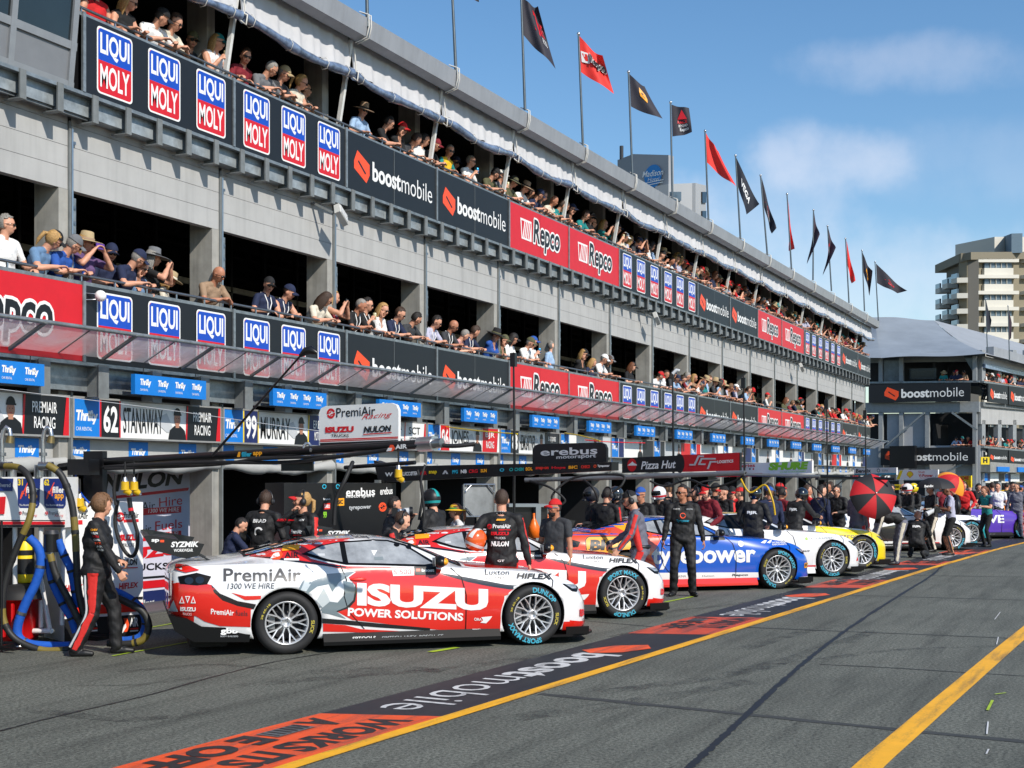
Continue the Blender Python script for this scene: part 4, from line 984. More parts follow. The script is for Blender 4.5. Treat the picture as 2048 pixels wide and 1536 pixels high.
def car_shell():
    bm = bmesh.new(); rows = []
    for s in STN:
        h = section(s); ring = [(s[0],-y,z) for y,z in h] + [(s[0],y,z) for y,z in h[-2:0:-1]]
        rows.append([bm.verts.new(p) for p in ring])
    n = len(rows[0])
    for a, b in zip(rows, rows[1:]):
        for j in range(n): bm.faces.new((a[j], a[(j+1)%n], b[(j+1)%n], b[j]))
    for r, flip in ((rows[0], True), (rows[-1], False)):
        m = len(section(STN[0]))-1
        for j in range(m):            # close the ends with strips across the car
            q = [r[j], r[j+1], r[(n-j-1)%n], r[(n-j)%n]]
            q = list(dict.fromkeys(q))
            if len(q) >= 3:
                try: bm.faces.new(q if flip else q[::-1])
                except ValueError: pass
    bmesh.ops.recalc_face_normals(bm, faces=bm.faces[:])
    me = bpy.data.meshes.new('shell'); bm.to_mesh(me); bm.free()
    ob = bpy.data.objects.new('shell', me); COL.objects.link(ob)
    sm = ob.modifiers.new('s','SUBSURF'); sm.levels = 2; sm.render_levels = 2
    dg = bpy.context.evaluated_depsgraph_get(); full = bpy.data.meshes.new_from_object(ob.evaluated_get(dg))
    cutters = []
    for ax in (0, WB):
        for s in (1,-1):
            mb = MB(); mb.lathe([(0,-.5),(.385,-.5),(.385,.0),(.385,.3),(0,.3)], BLACK, 48, Matrix.Translation((ax, s*.95, .345)) @ Matrix.Rotation(R(-90*s),4,'X'))
            c = mb.build('cutter'); cutters.append(c)
            bm = bmesh.new(); bm.from_mesh(c.data); bmesh.ops.remove_doubles(bm, verts=bm.verts[:], dist=1e-5); bmesh.ops.recalc_face_normals(bm, faces=bm.faces[:]); bm.to_mesh(c.data); bm.free()
            bo = ob.modifiers.new('b','BOOLEAN'); bo.operation = 'DIFFERENCE'; bo.object = c; bo.solver = 'EXACT'
    dg = bpy.context.evaluated_depsgraph_get(); cut = bpy.data.meshes.new_from_object(ob.evaluated_get(dg))
    for c in cutters + [ob]: bpy.data.objects.remove(c)
    bm = bmesh.new(); bm.from_mesh(full); tree = BVHTree.FromBMesh(bm); bm.free()
    return cut, tree
SHELL, STREE = car_shell()
def paint(name, rgb, var=.02): return M(name + ' car paint', rgb, .22, var=var, scale=3, coat=1.0)
CARGLASS = M('race car side glass', (150,153,155), .06, var=.5, scale=2.6, coat=1., spec=.8)
SCREEN = M('race car screen glass', (26,30,34), .04, var=.3, scale=2, coat=1.)
SATIN = M('satin black trim', (9,9,10), .42, var=.15, spec=.2)
def cut_art(art, sx=.055, sz=.036):
    out = Art()
    for vs, fs, mat in art.e:
        bm = bmesh.new(); q = [bm.verts.new((x,y,0)) for x,y in vs]
        for f in fs:
            try: bm.faces.new([q[i] for i in f])
            except ValueError: pass
        x0,y0,x1,y1 = bbox(vs)
        if len(fs) == 1 and len(fs[0]) > 4: bmesh.ops.triangulate(bm, faces=bm.faces[:])
        for k in range(math.ceil(x0/sx), math.floor(x1/sx)+1):
            bmesh.ops.bisect_plane(bm, geom=bm.verts[:]+bm.edges[:]+bm.faces[:], plane_co=(k*sx,0,0), plane_no=(1,0,0))
        for k in range(math.ceil(y0/sz), math.floor(y1/sz)+1):
            bmesh.ops.bisect_plane(bm, geom=bm.verts[:]+bm.edges[:]+bm.faces[:], plane_co=(0,k*sz,0), plane_no=(0,1,0))
        bm.verts.index_update()
        out.e.append(([(v.co.x,v.co.y) for v in bm.verts], [tuple(v.index for v in f.verts) for f in bm.faces], mat)); bm.free()
    return out
def project(mb, art, side='r', off=.004, step=.0002, arches=True, eye=None):
    """lay artwork on the shell: side 'r' / 'l' from the side in (x, z); 't' from above in (x, y); 'f' / 'b' from the front / back in (y, z)"""
    for i, (vs, fs, mat) in enumerate(cut_art(art).e):
        P = []; ok = []
        o = off + step*i
        for a, b in vs:
            if side in 'rl':
                if arches:
                    for ax in (0, WB):
                        d = math.hypot(a-ax, b-.345)
                        if d < .388 and d > 1e-6: a = ax+(a-ax)*.388/d; b = .345+(b-.345)*.388/d
                sg = -1 if side == 'r' else 1
                h = STREE.ray_cast(Vector((a, 3*sg, b)), Vector((0,-sg,0))) if eye is None else STREE.ray_cast(eye, (Vector((a,-.94,b))-eye).normalized())
                if h[0] is None: P.append((a,0,b)); ok.append(False); continue
                p = h[0] + h[1]*o*(1 if h[1].y*sg > 0 else -1)
            elif side == 't':
                h = STREE.ray_cast(Vector((a, b, 3)), Vector((0,0,-1)))
                if h[0] is None: P.append((a,b,0)); ok.append(False); continue
                p = h[0] + Vector((0,0,o))
            else:
                sg = 1 if side == 'f' else -1
                h = STREE.ray_cast(Vector((6*sg, a, b)), Vector((-sg,0,0)))
                if h[0] is None: P.append((0,a,b)); ok.append(False); continue
                p = h[0] + Vector((sg*o,0,0))
            P.append(tuple(p)); ok.append(True)
        good = []
        for f in fs:
            if not all(ok[k] for k in f): continue
            if side in 'rl' and arches:
                cx = sum(vs[k][0] for k in f)/len(f); cz = sum(vs[k][1] for k in f)/len(f)
                if any(math.hypot(cx-ax, cz-.345) < .385 for ax in (0,WB)): continue
            good.append(f if side != 'l' else f[::-1])
        if good: mb.add(P, good, mat, True)
# wheel ------------------------------------------------------------------------------------------
RIMM = M('machined silver rim', (196,197,199), .3, .45, var=.06); DISC = M('brake disc', (92,92,94), .4, .8, var=.15); TYRE = M('slick tyre', (26,26,27), .7, var=.25, scale=10); CALIP = M('brake caliper', (130,132,134), .4, .5)
TCYAN = M('tyre lettering cyan', (60,165,190), .6, var=.1); TYEL = M('tyre lettering yellow', (180,165,60), .6)
_wr = random.Random(5)
def make_wheel(parent, side, x, y):
    w = link('wheel', None, parent); w.location = (x, y, WR); w.rotation_euler = (0,_wr.choice((0,-.5,.9,2.2,3.0)) if len(parent.children) > 40 or x > 9 else 0,0 if side < 0 else PI); w.empty_display_size = .1
    T = Matrix.Rotation(R(90),4,'X')         # local Z of the lathe points to -y, outwards on the right
    def tyre(front=True):
        mb = MB(); mb.lathe([(.236,-.13),(.262,-.148),(.31,-.15),(.335,-.128),(.345,-.09),(.345,.09),(.336,.126),(.312,.147),(.285,.151),(.262,.147),(.240,.134),(.232,.12)], TYRE, 56, T)
        def arc(txt, r0, r1, amid, span, mat, flip=False):
            vs, fs = glyphs(txt, .03); a,b,c,d = bbox(vs); out = []
            for u, v in vs:
                k = (u-a)/(c-a)-.5; q = (v-b)/(d-b)
                ang = R(amid - k*span*(1 if not flip else -1)); rr = r0+(r1-r0)*(q if not flip else 1-q)
                out.append((rr*math.cos(ang), rr*math.sin(ang), .1535-abs(rr-.285)*.11))
            mb.add(out, fs if not flip else fs, mat, False, T)
        if front: arc('DUNLOP', .262, .322, 62, 62, TCYAN)
        if front: arc('SPORT MAXX', .262, .322, 242, 92, TCYAN)
        arc('28 65-18', .268, .290, 150, 40, TYEL); arc('SLICK', .262, .3, -10, 30, TYEL)
        return mb.mesh('tyre')
    def rim():
        mb = MB()
        mb.lathe([(.205,-.12),(.212,.06),(.222,.125),(.238,.137),(.24,.128),(.232,.118),(.222,.1)], RIMM, 48, T)
        mb.lathe([(.0,.068),(.03,.07),(.034,.092),(.058,.088),(.072,.07),(.066,.05)], RIMM, 20, T)
        for k in range(5):
            a = 2*PI*k/5; mb.lathe([(0,.012),(.009,.012),(.011,0)], STEEL, 8, T @ Matrix.Translation((.048*math.cos(a),.048*math.sin(a),.083)))
        for k in range(10):
            a = 2*PI*k/10
            def pt(r, da, h): return (r*math.cos(a+da), r*math.sin(a+da), h)
            def spoke(p, q, w0, w1, t0, t1):
                p = Vector(p); q = Vector(q); d = (q-p).normalized(); s = Vector((-d.y,d.x,0)).normalized()
                vs = [p+s*w0-Vector((0,0,t0)),p-s*w0-Vector((0,0,t0)),p-s*w0*.6,p+s*w0*.6,q+s*w1-Vector((0,0,t1)),q-s*w1-Vector((0,0,t1)),q-s*w1*.6,q+s*w1*.6]
                mb.add(vs, [(3,2,6,7),(2,1,5,6),(0,3,7,4),(1,0,4,5),(0,1,2,3),(7,6,5,4)], RIMM, False, T)
            spoke(pt(.058,0,.088), pt(.128,0,.094), .0125, .0115, .03, .03)
            for s in (1,-1): spoke(pt(.122,0,.0945), pt(.222,s*.165,.124), .0105, .009, .028, .024)
        return mb.mesh('rim')
    def disc():
        mb = MB(); mb.lathe([(0,-.01),(.185,-.01),(.185,.02),(.09,.022),(.085,.04),(0,.04)], DISC, 32, T)
        mb.lathe([(0,-.1),(.205,-.1),(.205,-.095),(0,-.095)], SATIN, 24, T)
        mb.box((-.19,-.05,-.07),(-.12,.0,.09), CALIP)
        return mb.mesh('brake_disc')
    link('tyre', shared(('tyre', x > 1), lambda: tyre(x > 1)), w); link('rim', shared(('rim',), rim), w); link('brake_disc', shared(('disc',), disc), w)
    return w
def wing_meshes(art_end, matw):
    a = MB()     # main plane
    prof = [(-1.46,1.235),(-1.43,1.25),(-1.3,1.262),(-1.12,1.245),(-1.12,1.237),(-1.3,1.248),(-1.45,1.225)]
    a.prism(prof, -.86, .86, matw, basis((0,0,0),(1,0,0),(0,0,1),(0,-1,0)))
    a.prism([(-1.5,1.29),(-1.485,1.305),(-1.42,1.285),(-1.425,1.275)], -.86, .86, matw, basis((0,0,0),(1,0,0),(0,0,1),(0,-1,0)))
    return a
WINGK = M('wing carbon black', (24,25,27), .3, var=.15, coat=.4)
def make_car(name, label, base, livery, M0, group='race cars parked at an angle in the pit lane', wing_art=None, skirt=None, lip=None, open_door=False, tail=None, diff_art=None, screen_art=None):
    t = thing(name, label, 'race car', (0,0,0), 0, group); t.matrix_world = M0
    mb = MB(); k = mb.mi(base); kd = mb.mi(SATIN); kt = mb.mi(tail) if tail else 0
    me = SHELL; vs = [tuple(v.co) for v in me.vertices]
    mb.v = vs
    for p in me.polygons:
        c = p.center; nrm = p.normal; dark = False
        for ax in (0, WB):
            d = math.hypot(c.x-ax, c.z-.345)
            if d < .3855 and abs(c.y) > .4 and (nrm.x*(ax-c.x)+nrm.z*(.345-c.z) > .2*max(d,.01) or abs(nrm.y) > .9 and abs(c.y) < .5): dark = True
        mb.f.append(tuple(p.vertices)); mb.m.append(kd if dark or c.z < .165 else kt if tail and c.x < -1.0 and c.z < .8 else k); mb.s.append(True)
    # trim shared by every car: lamps surrounds, window surround, door shut lines, lower bumper
    tr = Art()
    X = lambda pts: [(x + .10*(z-.93)/.28 if z > .93 else x, z) for x, z in pts]
    livery(mb)
    ln = Art(); w = .006
    for line in ([(.60,.955),(.66,.80),(.63,.62),(.68,.45),(.86,.25)], [(1.86,.90),(1.97,.80),(2.02,.6),(2.02,.2)], [(3.02,.815),(3.08,.73),(3.05,.66)]):
        for p, q in zip(line, line[1:]): ln.poly([(p[0]-w,p[1]),(q[0]-w,q[1]),(q[0]+w,q[1]),(p[0]+w,p[1])], SATIN)
    project(mb, ln, 'r', .006)
    fr = Art(); fr.poly(X([(.14,1.075),(.33,1.165),(.55,1.205),(.93,1.222),(1.1,1.212),(1.32,1.16),(1.5,1.065),(1.76,.928),(1.58,.921),(1.04,.945),(.66,.958),(.42,1.0)]), SATIN)
    for sd in 'rl': project(mb, fr, sd, .005)
    rw = Art().poly([(-.42,-.5),(-.42,.5),(.3,.47),(.3,-.47)], SATIN); project(mb, rw, 't', .005)
    ws = Art().poly([(1.3,-.49),(1.3,.49),(1.7,.58),(2.05,.67),(2.05,-.67),(1.7,-.58)], SATIN); project(mb, ws, 't', .004)
    grl = Art().poly([(-.55,.5),(.55,.5),(.6,.42),(-.6,.42)], SATIN).poly([(-.5,.38),(.5,.38),(.58,.2),(-.58,.2)], SATIN); project(mb, grl, 'f', .006)
    lm = lip or SATIN
    bl = Art().poly([(3.1,.16),(3.66,.16),(3.66,.235),(3.1,.265)], lm)
    for sd in 'rl': project(mb, bl, sd, .008)
    project(mb, Art().poly([(-.7,.16),(.7,.16),(.7,.24),(-.7,.24)], lm), 'f', .008)
    mb.build('body', t)
    q1 = Art().poly(X([(.205,1.085),(.35,1.155),(.54,1.19),(.615,.985),(.44,1.018)]), CARGLASS)
    q2 = Art().poly(X([(.60,1.188),(.93,1.203),(1.09,1.194),(1.30,1.142),(1.47,1.055),(1.655,.948),(1.56,.938),(1.04,.962),(.68,.974)]), CARGLASS if not open_door else SATIN)
    for sd in 'rl':
        for a in (q1, q2):
            g = MB(); project(g, a, sd, .009)
            if a is q2 and not open_door:
                e = Art()
                for cx, cz in ((1.22,1.155),(1.36,1.125)): e.ell(cx+.07, cz, .035, .022, SATIN, 12)
                e.poly([(.98,1.1),(1.05,1.1),(1.0,1.04)], WHITE); e.rect(1.0,.995,1.1,1.03,GREYV); project(g, e, sd, .0115)
            if a is q1: project(g, Art().rect(.37,1.05,.45,1.075,LGREY), sd, .0115)
            g.build('side_window', t)
    g = MB(); project(g, Art().poly([(-.39,-.46),(-.39,.46),(.26,.43),(.26,-.43)], SCREEN), 't', .009)
    g.build('rear_window', t)
    g = MB(); project(g, Art().poly([(1.34,-.46),(1.34,.46),(1.7,.55),(2.0,.63),(2.0,-.63),(1.7,-.55)], SCREEN), 't', .008); g.build('windscreen', t)
    # lamps
    HL = M('headlamp lens', (150,154,158), .08, var=.6, scale=14, coat=1.)
    for sd in 'rl':
        g = MB(); project(g, Art().poly([(3.2,.69),(3.45,.655),(3.47,.62),(3.4,.585),(3.32,.6)], SATIN).poly([(3.24,.682),(3.44,.648),(3.42,.62),(3.33,.628)], HL), sd, .007); g.build('headlight', t)
        g = MB(); project(g, Art().poly(TLP, SATIN).ell(-.92,.83,.045,.036,SCREEN).ell(-1.03,.825,.045,.036,SCREEN), sd, .008); g.build('tail_light', t)
    sk = skirt or SATIN
    for s in (-1,1):
        g = MB(); g.prism([(s*.86,.10),(s*.985,.085),(s*.985,.125),(s*.93,.21),(s*.86,.21)], .40, 2.42, sk, basis((0,0,0),(0,1,0),(0,0,1),(1,0,0)))
        if s < 0 and skirt is None:
            a = Art().text('SPTOOLS', .72, .132, .98, .172, WHITE, .02).text('SIMTECH  UVEX  BOSCH  CE', 1.05, .135, 1.75, .165, LGREY); a.into(g, basis((0,-.955,0),(1,0,0),(0,.0,1),(0,-1,0)), .012)
        g.build('side_skirt', t)
    # splitter and rear diffuser
    g = MB(); lm = lip or SATIN
    outl = [(2.98,-.97),(3.3,-.95),(3.52,-.84),(3.66,-.62),(3.72,-.3),(3.73,0),(3.72,.3),(3.66,.62),(3.52,.84),(3.3,.95),(2.98,.97)]
    g.prism(outl, .085, .112, SATIN); 
    for s in (-1,1):
        g.box((3.22,s*.955,.113),(3.5,s*.94,.2), SATIN)
    g.build('front_splitter', t)
    g = MB(); g.prism([(-1.24,.46),(-1.18,.29),(-.98,.17),(-.40,.15),(-.38,.30),(-.9,.33),(-1.05,.42)], -.93, .93, SATIN, basis((0,0,0),(1,0,0),(0,0,1),(0,-1,0)))
    g.box((-1.0,-.5,.06),(-.6,.5,.17), SATIN); 
    if diff_art: diff_art(g)
    g.build('rear_diffuser', t)
    for s in (-1,1):
        g = MB(); g.ell((1.7,s*1.0,.985), (.075,.115,.07), BLACKM, 14, 10); g.bar((1.72,s*.86,.94),(1.70,s*.97,.97),.03,.03,SATIN); g.box((1.63,s*.94,.94),(1.637,s*1.07,1.03), STEEL)
        if s < 0 and base.name.startswith('white racing'): g.ell((1.735,s*1.005,.985), (.06,.105,.05), AMBER, 12, 8)
        g.build('wing_mirror', t)
        g = MB(); h = STREE.ray_cast(Vector((.78,3*s,.80)), Vector((0,-s,0)))[0]; g.ell((.79,h.y+s*.006,.8), (.095,.02,.022), RACERED if base.name.startswith('white racing') else base, 12, 8); g.build('door_handle', t)
    # rear wing
    wg = link('rear_wing', wing_meshes(None, WINGK).mesh('rear_wing'), t)
    for s in (-1,1):
        g = MB(); pl = [(-1.5,1.31),(-1.42,1.315),(-.87,1.215),(-.93,1.09),(-1.06,1.06),(-1.42,1.16)]
        g.prism(pl, -s*.865, -s*.877, WINGK, basis((0,0,0),(1,0,0),(0,0,1),(0,-1,0)))
        if s < 0 and wing_art: wing_art(g)
        g.build('endplate', wg)
        for yy in (.3,):
            g = MB(); g.bar((-1.2,s*yy,1.235),(-.74,s*yy,.985),.018,.09,WINGK,(0,1,0)); g.build('strut', wg)
    for ax in (0, WB):
        for s in (-1, 1): make_wheel(t, s, ax, s*.83)
    return t
TLP = [(-1.14,.865),(-.95,.905),(-.80,.865),(-.845,.785),(-.95,.775),(-1.12,.79)]
def car_matrix(px, py, which='front', ang=-47.7):
    p = on_ground(px, py); a = R(ang); u = Vector((math.cos(a),math.sin(a),0)); l = Vector((-u.y,u.x,0))
    o = p + l*.93 - (u*WB if which == 'front' else u*0)
    return Matrix.Translation(o) @ Matrix.Rotation(a,4,'Z')
M1 = car_matrix(573, 1309, 'rear'); M1i = M1.inverted()
def cp(px, py, y=-.94):          # survey of the first car's side: photograph point -> (x, z) on the side plane
    o = M1i @ Vector((0,0,CAM_Z)); d = (M1i @ at_depth(px, py, 10)) - o; k = (y-o.y)/d.y; p = o + d*k
    return (p.x, p.z)
def cpoly(a, pts, mat, y=-.94): return a.poly([cp(px,py,y) for px,py in pts], mat)
def ctext(a, t, x0, yt0, yb0, x1, yt1, yb1, mat, bold=0., shear=0., out=None, y=-.94, sp=1., ow=.05):
    b = Art().text(t, 0, 0, 1, 1, mat, bold, shear, sp, out, ow)
    for vs, fs, m in b.e:
        a.e.append(([cp(x0+(x1-x0)*u, (yb0+(yb1-yb0)*u)*(1-v)+(yt0+(yt1-yt0)*u)*v, y) for u, v in vs], fs, m))
    return a
def crop3(pts): return [(300+x/4, 1040+y/4) for x, y in pts]
def crop4(pts): return [(760+x/4, 1040+y/4) for x, y in pts]
PW = paint('white racing', (228,228,228)); PR = paint('signal red', (214,36,24)); PK = paint('gloss black', (20,21,24)); PG = paint('storm grey', (112,126,132)); PL = paint('pale grey', (188,196,198))
TXG = M('charcoal lettering', (44,46,52), .4)
def livery_red(mb):
    a = Art()
    cpoly(a, crop3([(500,1112)]) if 0 else [(498,1113),(517,1101),(545,1091),(572,1084),(632,1080),(700,1076),(700,1084),(640,1092),(607,1107),(622,1118),(657,1127),(695,1133),(782,1134),(860,1136),(885,1140),(885,1150),(782,1150),(697,1140),(610,1125)], PR)
    cpoly(a, [(695,1134),(782,1135),(862,1138),(880,1148),(932,1163),(980,1171),(1032,1180),(1010,1205),(1002,1232),(1000,1262),(932,1263),(830,1256),(760,1246),(705,1240),(672,1222),(695,1212),(709,1190),(710,1170),(697,1155),(712,1144)], PR)
    cpoly(a, [(646,1247),(690,1250),(722,1258),(800,1262),(800,1266),(646,1263)], PR)
    cpoly(a, [(640,1236),(690,1240),(760,1247),(860,1256),(860,1261),(760,1255),(690,1249),(640,1246)], PK)
    cpoly(a, [(326,1166),(400,1164),(422,1170),(440,1190),(462,1207),(512,1219),(505,1254),(440,1252),(410,1243),(392,1232),(326,1226)], PR)
    cpoly(a, [(422,1169),(440,1187),(475,1202),(520,1210),(515,1220),(475,1212),(445,1201),(428,1185)], PK)
    cpoly(a, [(462,1185),(490,1192),(545,1191),(525,1199),(490,1200)], PR)
    cpoly(a, [(500,1112),(560,1116),(610,1123),(692,1134),(692,1137),(610,1127),(558,1120)], PK)
    cpoly(a, [(872,1144),(935,1155),(1010,1169),(1042,1172),(1032,1181),(980,1173),(935,1164)], PK)
    cpoly(a, crop3([(1190,600),(1195,540),(1230,470),(1335,397),(1420,432),(1640,412),(1510,500),(1460,572),(1430,512),(1340,530),(1270,582),(1262,625),(1225,640)]), PG)
    cpoly(a, crop3([(1335,397),(1420,432),(1300,490),(1250,570),(1230,620),(1205,560),(1240,480)]), PL)
    cpoly(a, crop3([(1545,487),(1622,502),(1650,570),(1632,650),(1572,702),(1490,732),(1570,790),(1440,752),(1340,735),(1395,560),(1420,650),(1500,660),(1560,590)]), PG)
    cpoly(a, crop3([(1390,545),(1440,650),(1380,700),(1330,650)]), PL)
    cpoly(a, crop3([(1640,500),(1655,570),(1640,650),(1590,705),(1500,735),(1490,728),(1570,695),(1625,640),(1638,570)]), PK)
    ctext(a, 'PremiAir', 447, 1137, 1163, 602, 1137, 1163, TXG, .015)
    ctext(a, '1300 WE HIRE', 455, 1167, 1178, 549, 1166, 1177, TXG, 0, .12)
    ctext(a, 'ISUZU', 714, 1165, 1211, 976, 1178, 1222, WHITE, .05)
    ctext(a, 'POWER SOLUTIONS', 695, 1215, 1232, 926, 1226, 1242, WHITE, .035, .05)
    ctext(a, 'PremiAir', 422, 1217, 1228, 468, 1220, 1231, WHITE, .02); ctext(a, 'fuels', 471, 1220, 1231, 495, 1222, 1232, TXG)
    ctext(a, 'AIR', 569, 1105, 1117, 598, 1106, 1117, BLACK, .02); cpoly(a, [(541,1113),(551,1104),(562,1103),(566,1110),(560,1120),(546,1120)], ORANGE); cpoly(a, [(540,1119),(549,1106),(558,1106),(560,1113)], WHITE)
    cpoly(a, [(568,1118),(598,1118),(598,1122),(568,1122)], WHITE); cpoly(a, [(566,1092),(600,1090),(598,1100),(564,1103)], AMBER)
    cpoly(a, [(783,1137),(828,1136),(828,1151),(786,1152)], WHITE); ctext(a, 'S 500', 787, 1139, 1149, 822, 1139, 1149, RED)
    cpoly(a, [(828,1134),(872,1134),(872,1150),(830,1150)], BLACK); ctext(a, 'boost', 843, 1138, 1144, 868, 1138, 1144, WHITE, .03); cpoly(a, [(832,1138),(840,1138),(840,1143),(832,1143)], ORANGE)
    ctext(a, 'ORA', 948, 1235, 1241, 963, 1236, 1241, WHITE, .02); cpoly(a, [(962,1234),(984,1232),(980,1238),(972,1246),(960,1245),(966,1240)], WHITE)
    ctext(a, 'Repco', 955, 1257, 1266, 982, 1257, 1266, BLACK, .05, .1, WHITE); cpoly(a, [(944,1257),(955,1257),(954,1264),(946,1264)], WHITE)
    ctext(a, 'Luxton', 970, 1140, 1150, 1018, 1141, 1150, TXG); ctext(a, 'HOMES', 973, 1153, 1159, 1010, 1154, 1160, TXG)
    ctext(a, 'HIFLEX', 1033, 1147, 1157, 1103, 1149, 1160, BLACK, .03, .15)
    ctext(a, 'NULON', 1157, 1190, 1204, 1175, 1192, 1206, BLACK, .03, .1, y=-.8); cpoly(a, [(1158,1208),(1175,1210),(1175,1211),(1158,1209)], RED, -.8)
    ctext(a, 'ISUZU', 1150, 1215, 1230, 1173, 1217, 1232, RED, .05, y=-.8); ctext(a, 'TRUCKS', 1155, 1234, 1240, 1171, 1235, 1241, TXG, y=-.8)
    for i, x in enumerate((360,371,382)): cpoly(a, [(x,1206),(x+5,1192),(x+10,1206)] if i != 1 else [(x,1192),(x+10,1192),(x+5,1206)], WHITE)
    for i, x in enumerate((360,371,382)): cpoly(a, [(x+2.2,1204.5),(x+5,1196),(x+7.8,1204.5)] if i != 1 else [(x+2.2,1193.5),(x+7.8,1193.5),(x+5,1202)], PR)
    ctext(a, 'ISUZU', 362, 1213, 1221, 392, 1214, 1222, WHITE, .05); ctext(a, 'TRUCKS', 367, 1224, 1229, 384, 1225, 1230, WHITE)
    cpoly(a, [(340,1222),(349,1200),(358,1222)], PL)
    cpoly(a, [(352,1130),(372,1131),(400,1141),(372,1146),(352,1140)], PR)
    
    project(mb, a, 'r', eye=M1i @ Vector((0,0,CAM_Z)))
    project(mb, Art().poly([(-.78,.30),(.78,.30),(.78,.82),(-.78,.82)], PR), 'b', .003)
    b = Art(); ctext(b, 'Golding', 713, 1072.5, 1078, 742, 1073, 1078, TXG, .01, y=-.58); cpoly(b, [(695,1073),(710,1073),(710,1078),(695,1078)], NAVY, -.58); project(mb, b, 'r', .004)
    # roof pillars stay white; the bonnet top has a red band
    project(mb, Art().poly([(2.1,-.6),(2.1,.6),(2.7,.52),(3.2,.4),(3.2,-.4),(2.7,-.52)], PR), 't', .003)
    project(mb, Art().poly([(3.28,.27),(3.6,.22),(3.6,.16),(3.28,.16)], PR), 'r', .003)
def diff_red(g):
    a = Art(); ctext(a, 'gbb', 441, 1256, 1270, 476, 1256, 1270, WHITE, .04, y=-.932); ctext(a, 'BODY BUILDERS', 441, 1271, 1274, 476, 1271, 1274, LGREY, y=-.932); a.into(g, basis((0,-.93,0),(1,0,0),(0,0,1),(0,-1,0)), .003)
def wing_red(g):
    Tm = basis((0,-.878,0),(1,0,0),(0,0,1),(0,-1,0)); a = Art()
    a.text('SYZMIK', -1.22, 1.185, -.93, 1.245, WHITE, .04, .2); a.text('WORKWEAR', -1.19, 1.135, -.99, 1.168, WHITE, .02)
    a.text('sp', -1.42, 1.235, -1.34, 1.275, WHITE, .04); a.rect(-1.33,1.24,-1.29,1.265,ORANGE); a.into(g, Tm, .003)
c1 = make_car('race_car', 'white and red race car nearest the camera, grey swirl and white lettering on its door', PW, livery_red, M1, wing_art=wing_red, lip=PR, tail=PR, diff_art=diff_red)
c2 = dup_tree(c1); c2.matrix_world = car_matrix(1245, 1237)
c2['label'] = 'white and red race car partly hidden behind the nearest one'
PB = paint('deep blue', (0,82,186)); PO = paint('hot orange', (232,78,34)); PY = paint('bright yellow', (236,208,20)); PS = paint('silver grey', (130,136,142)); PT = paint('teal', (22,150,160)); PN = paint('navy', (26,34,60)); PP = paint('purple', (84,48,170)); PO2 = paint('light orange', (240,140,30))
def livery_blue(mb):
    a = Art()
    a.poly([(-1.3,.3),(-1.3,1.1),(-.5,1.1),(.15,1.2),(.45,1.22),(.7,.97),(.62,.85),(.45,.62),(.6,.3)], PO)
    a.poly([(-.15,1.16),(.1,1.19),(.35,1.02),(.1,.98)], AMBER); a.poly([(.32,1.22),(.62,1.24),(.5,1.08),(.3,1.06)], PB)
    a.rrect(-.72,.66,.28,.955,.1,BLACK); a.rrect(-.705,.675,.265,.94,.09,AMBER); a.text('BIC', -.66,.72,-.12,.9,BLACK,.06,.15)
    a.poly([(-1.3,.2),(-1.3,.38),(-.4,.4),(-.4,.2)], PB); a.poly([(-.9,.64),(.3,.62),(.55,.5),(.2,.58),(-.9,.6)], RED)
    a.text('tyrepower', .46,.38,2.38,.74,WHITE,.03)
    a.poly([(.4,.21),(2.45,.21),(2.45,.30),(.4,.33)], WHITE); a.text('Repco', 1.95,.23,2.25,.28,BLACK,.04,.1); a.text('Hutton', 1.4,.24,1.62,.27,DARK); a.text('LUCKINA', .85,.24,1.1,.28,DARK)
    a.poly([(2.5,.80),(2.58,.84),(2.64,.84),(2.58,.79)], WHITE); a.poly([(2.62,.80),(2.7,.84),(2.74,.84),(2.68,.79)], WHITE); a.text('WORKWEAR', 2.72,.79,3.02,.815,WHITE,.02); a.text('DISCOUNTS', 2.72,.755,3.02,.782,WHITE,.02)
    a.rect(1.4,.86,1.62,.915,WHITE); a.rect(1.62,.86,1.84,.91,BLACK); a.text('BIC', 3.37,.36,3.49,.43,BLACK,.06,.1,out=AMBER,ow=.12); a.ell(2.12,.79,.05,.05,WHITE); a.rect(3.26,.14,3.6,.2,WHITE)
    project(mb, a, 'r'); project(mb, Art().poly([(.1,-.42),(.1,.42),(1.34,.42),(1.34,-.42)], PW), 't', .003)
    project(mb, Art().poly([(.2,1.215),(.5,1.243),(1.2,1.243),(1.45,1.16),(1.9,.97),(2.02,.95),(1.5,1.19),(1.2,1.265),(.5,1.265)], PW), 'r', .004)
def livery_white(mb):
    a = Art(); a.ell(2.25,.752,.03,.03,LIME); a.text('PROGRAMMED', 2.3,.73,2.85,.775,GREYV,.0); a.rect(.4,.21,2.45,.24,RED); a.text('DUNLOP', 2.1,.5,2.3,.53,BLACK,.02)
    a.rect(3.25,.2,3.6,.24,RED); a.text('UNIT', 3.3,.13,3.52,.185,BLACK,.03); a.poly([(3.38,.3),(3.42,.38),(3.46,.3)], RED); a.rect(1.2,.85,1.35,.9,RED); a.text('BRAD JONES', .75,.5,1.8,.72,NAVY,.02)
    project(mb, a, 'r'); project(mb, Art().poly([(-.3,1.09),(.2,1.2),(.5,1.235),(1.2,1.235),(1.3,1.22),(1.2,1.25),(.5,1.25),(.1,1.21)], PY), 'r', .004)
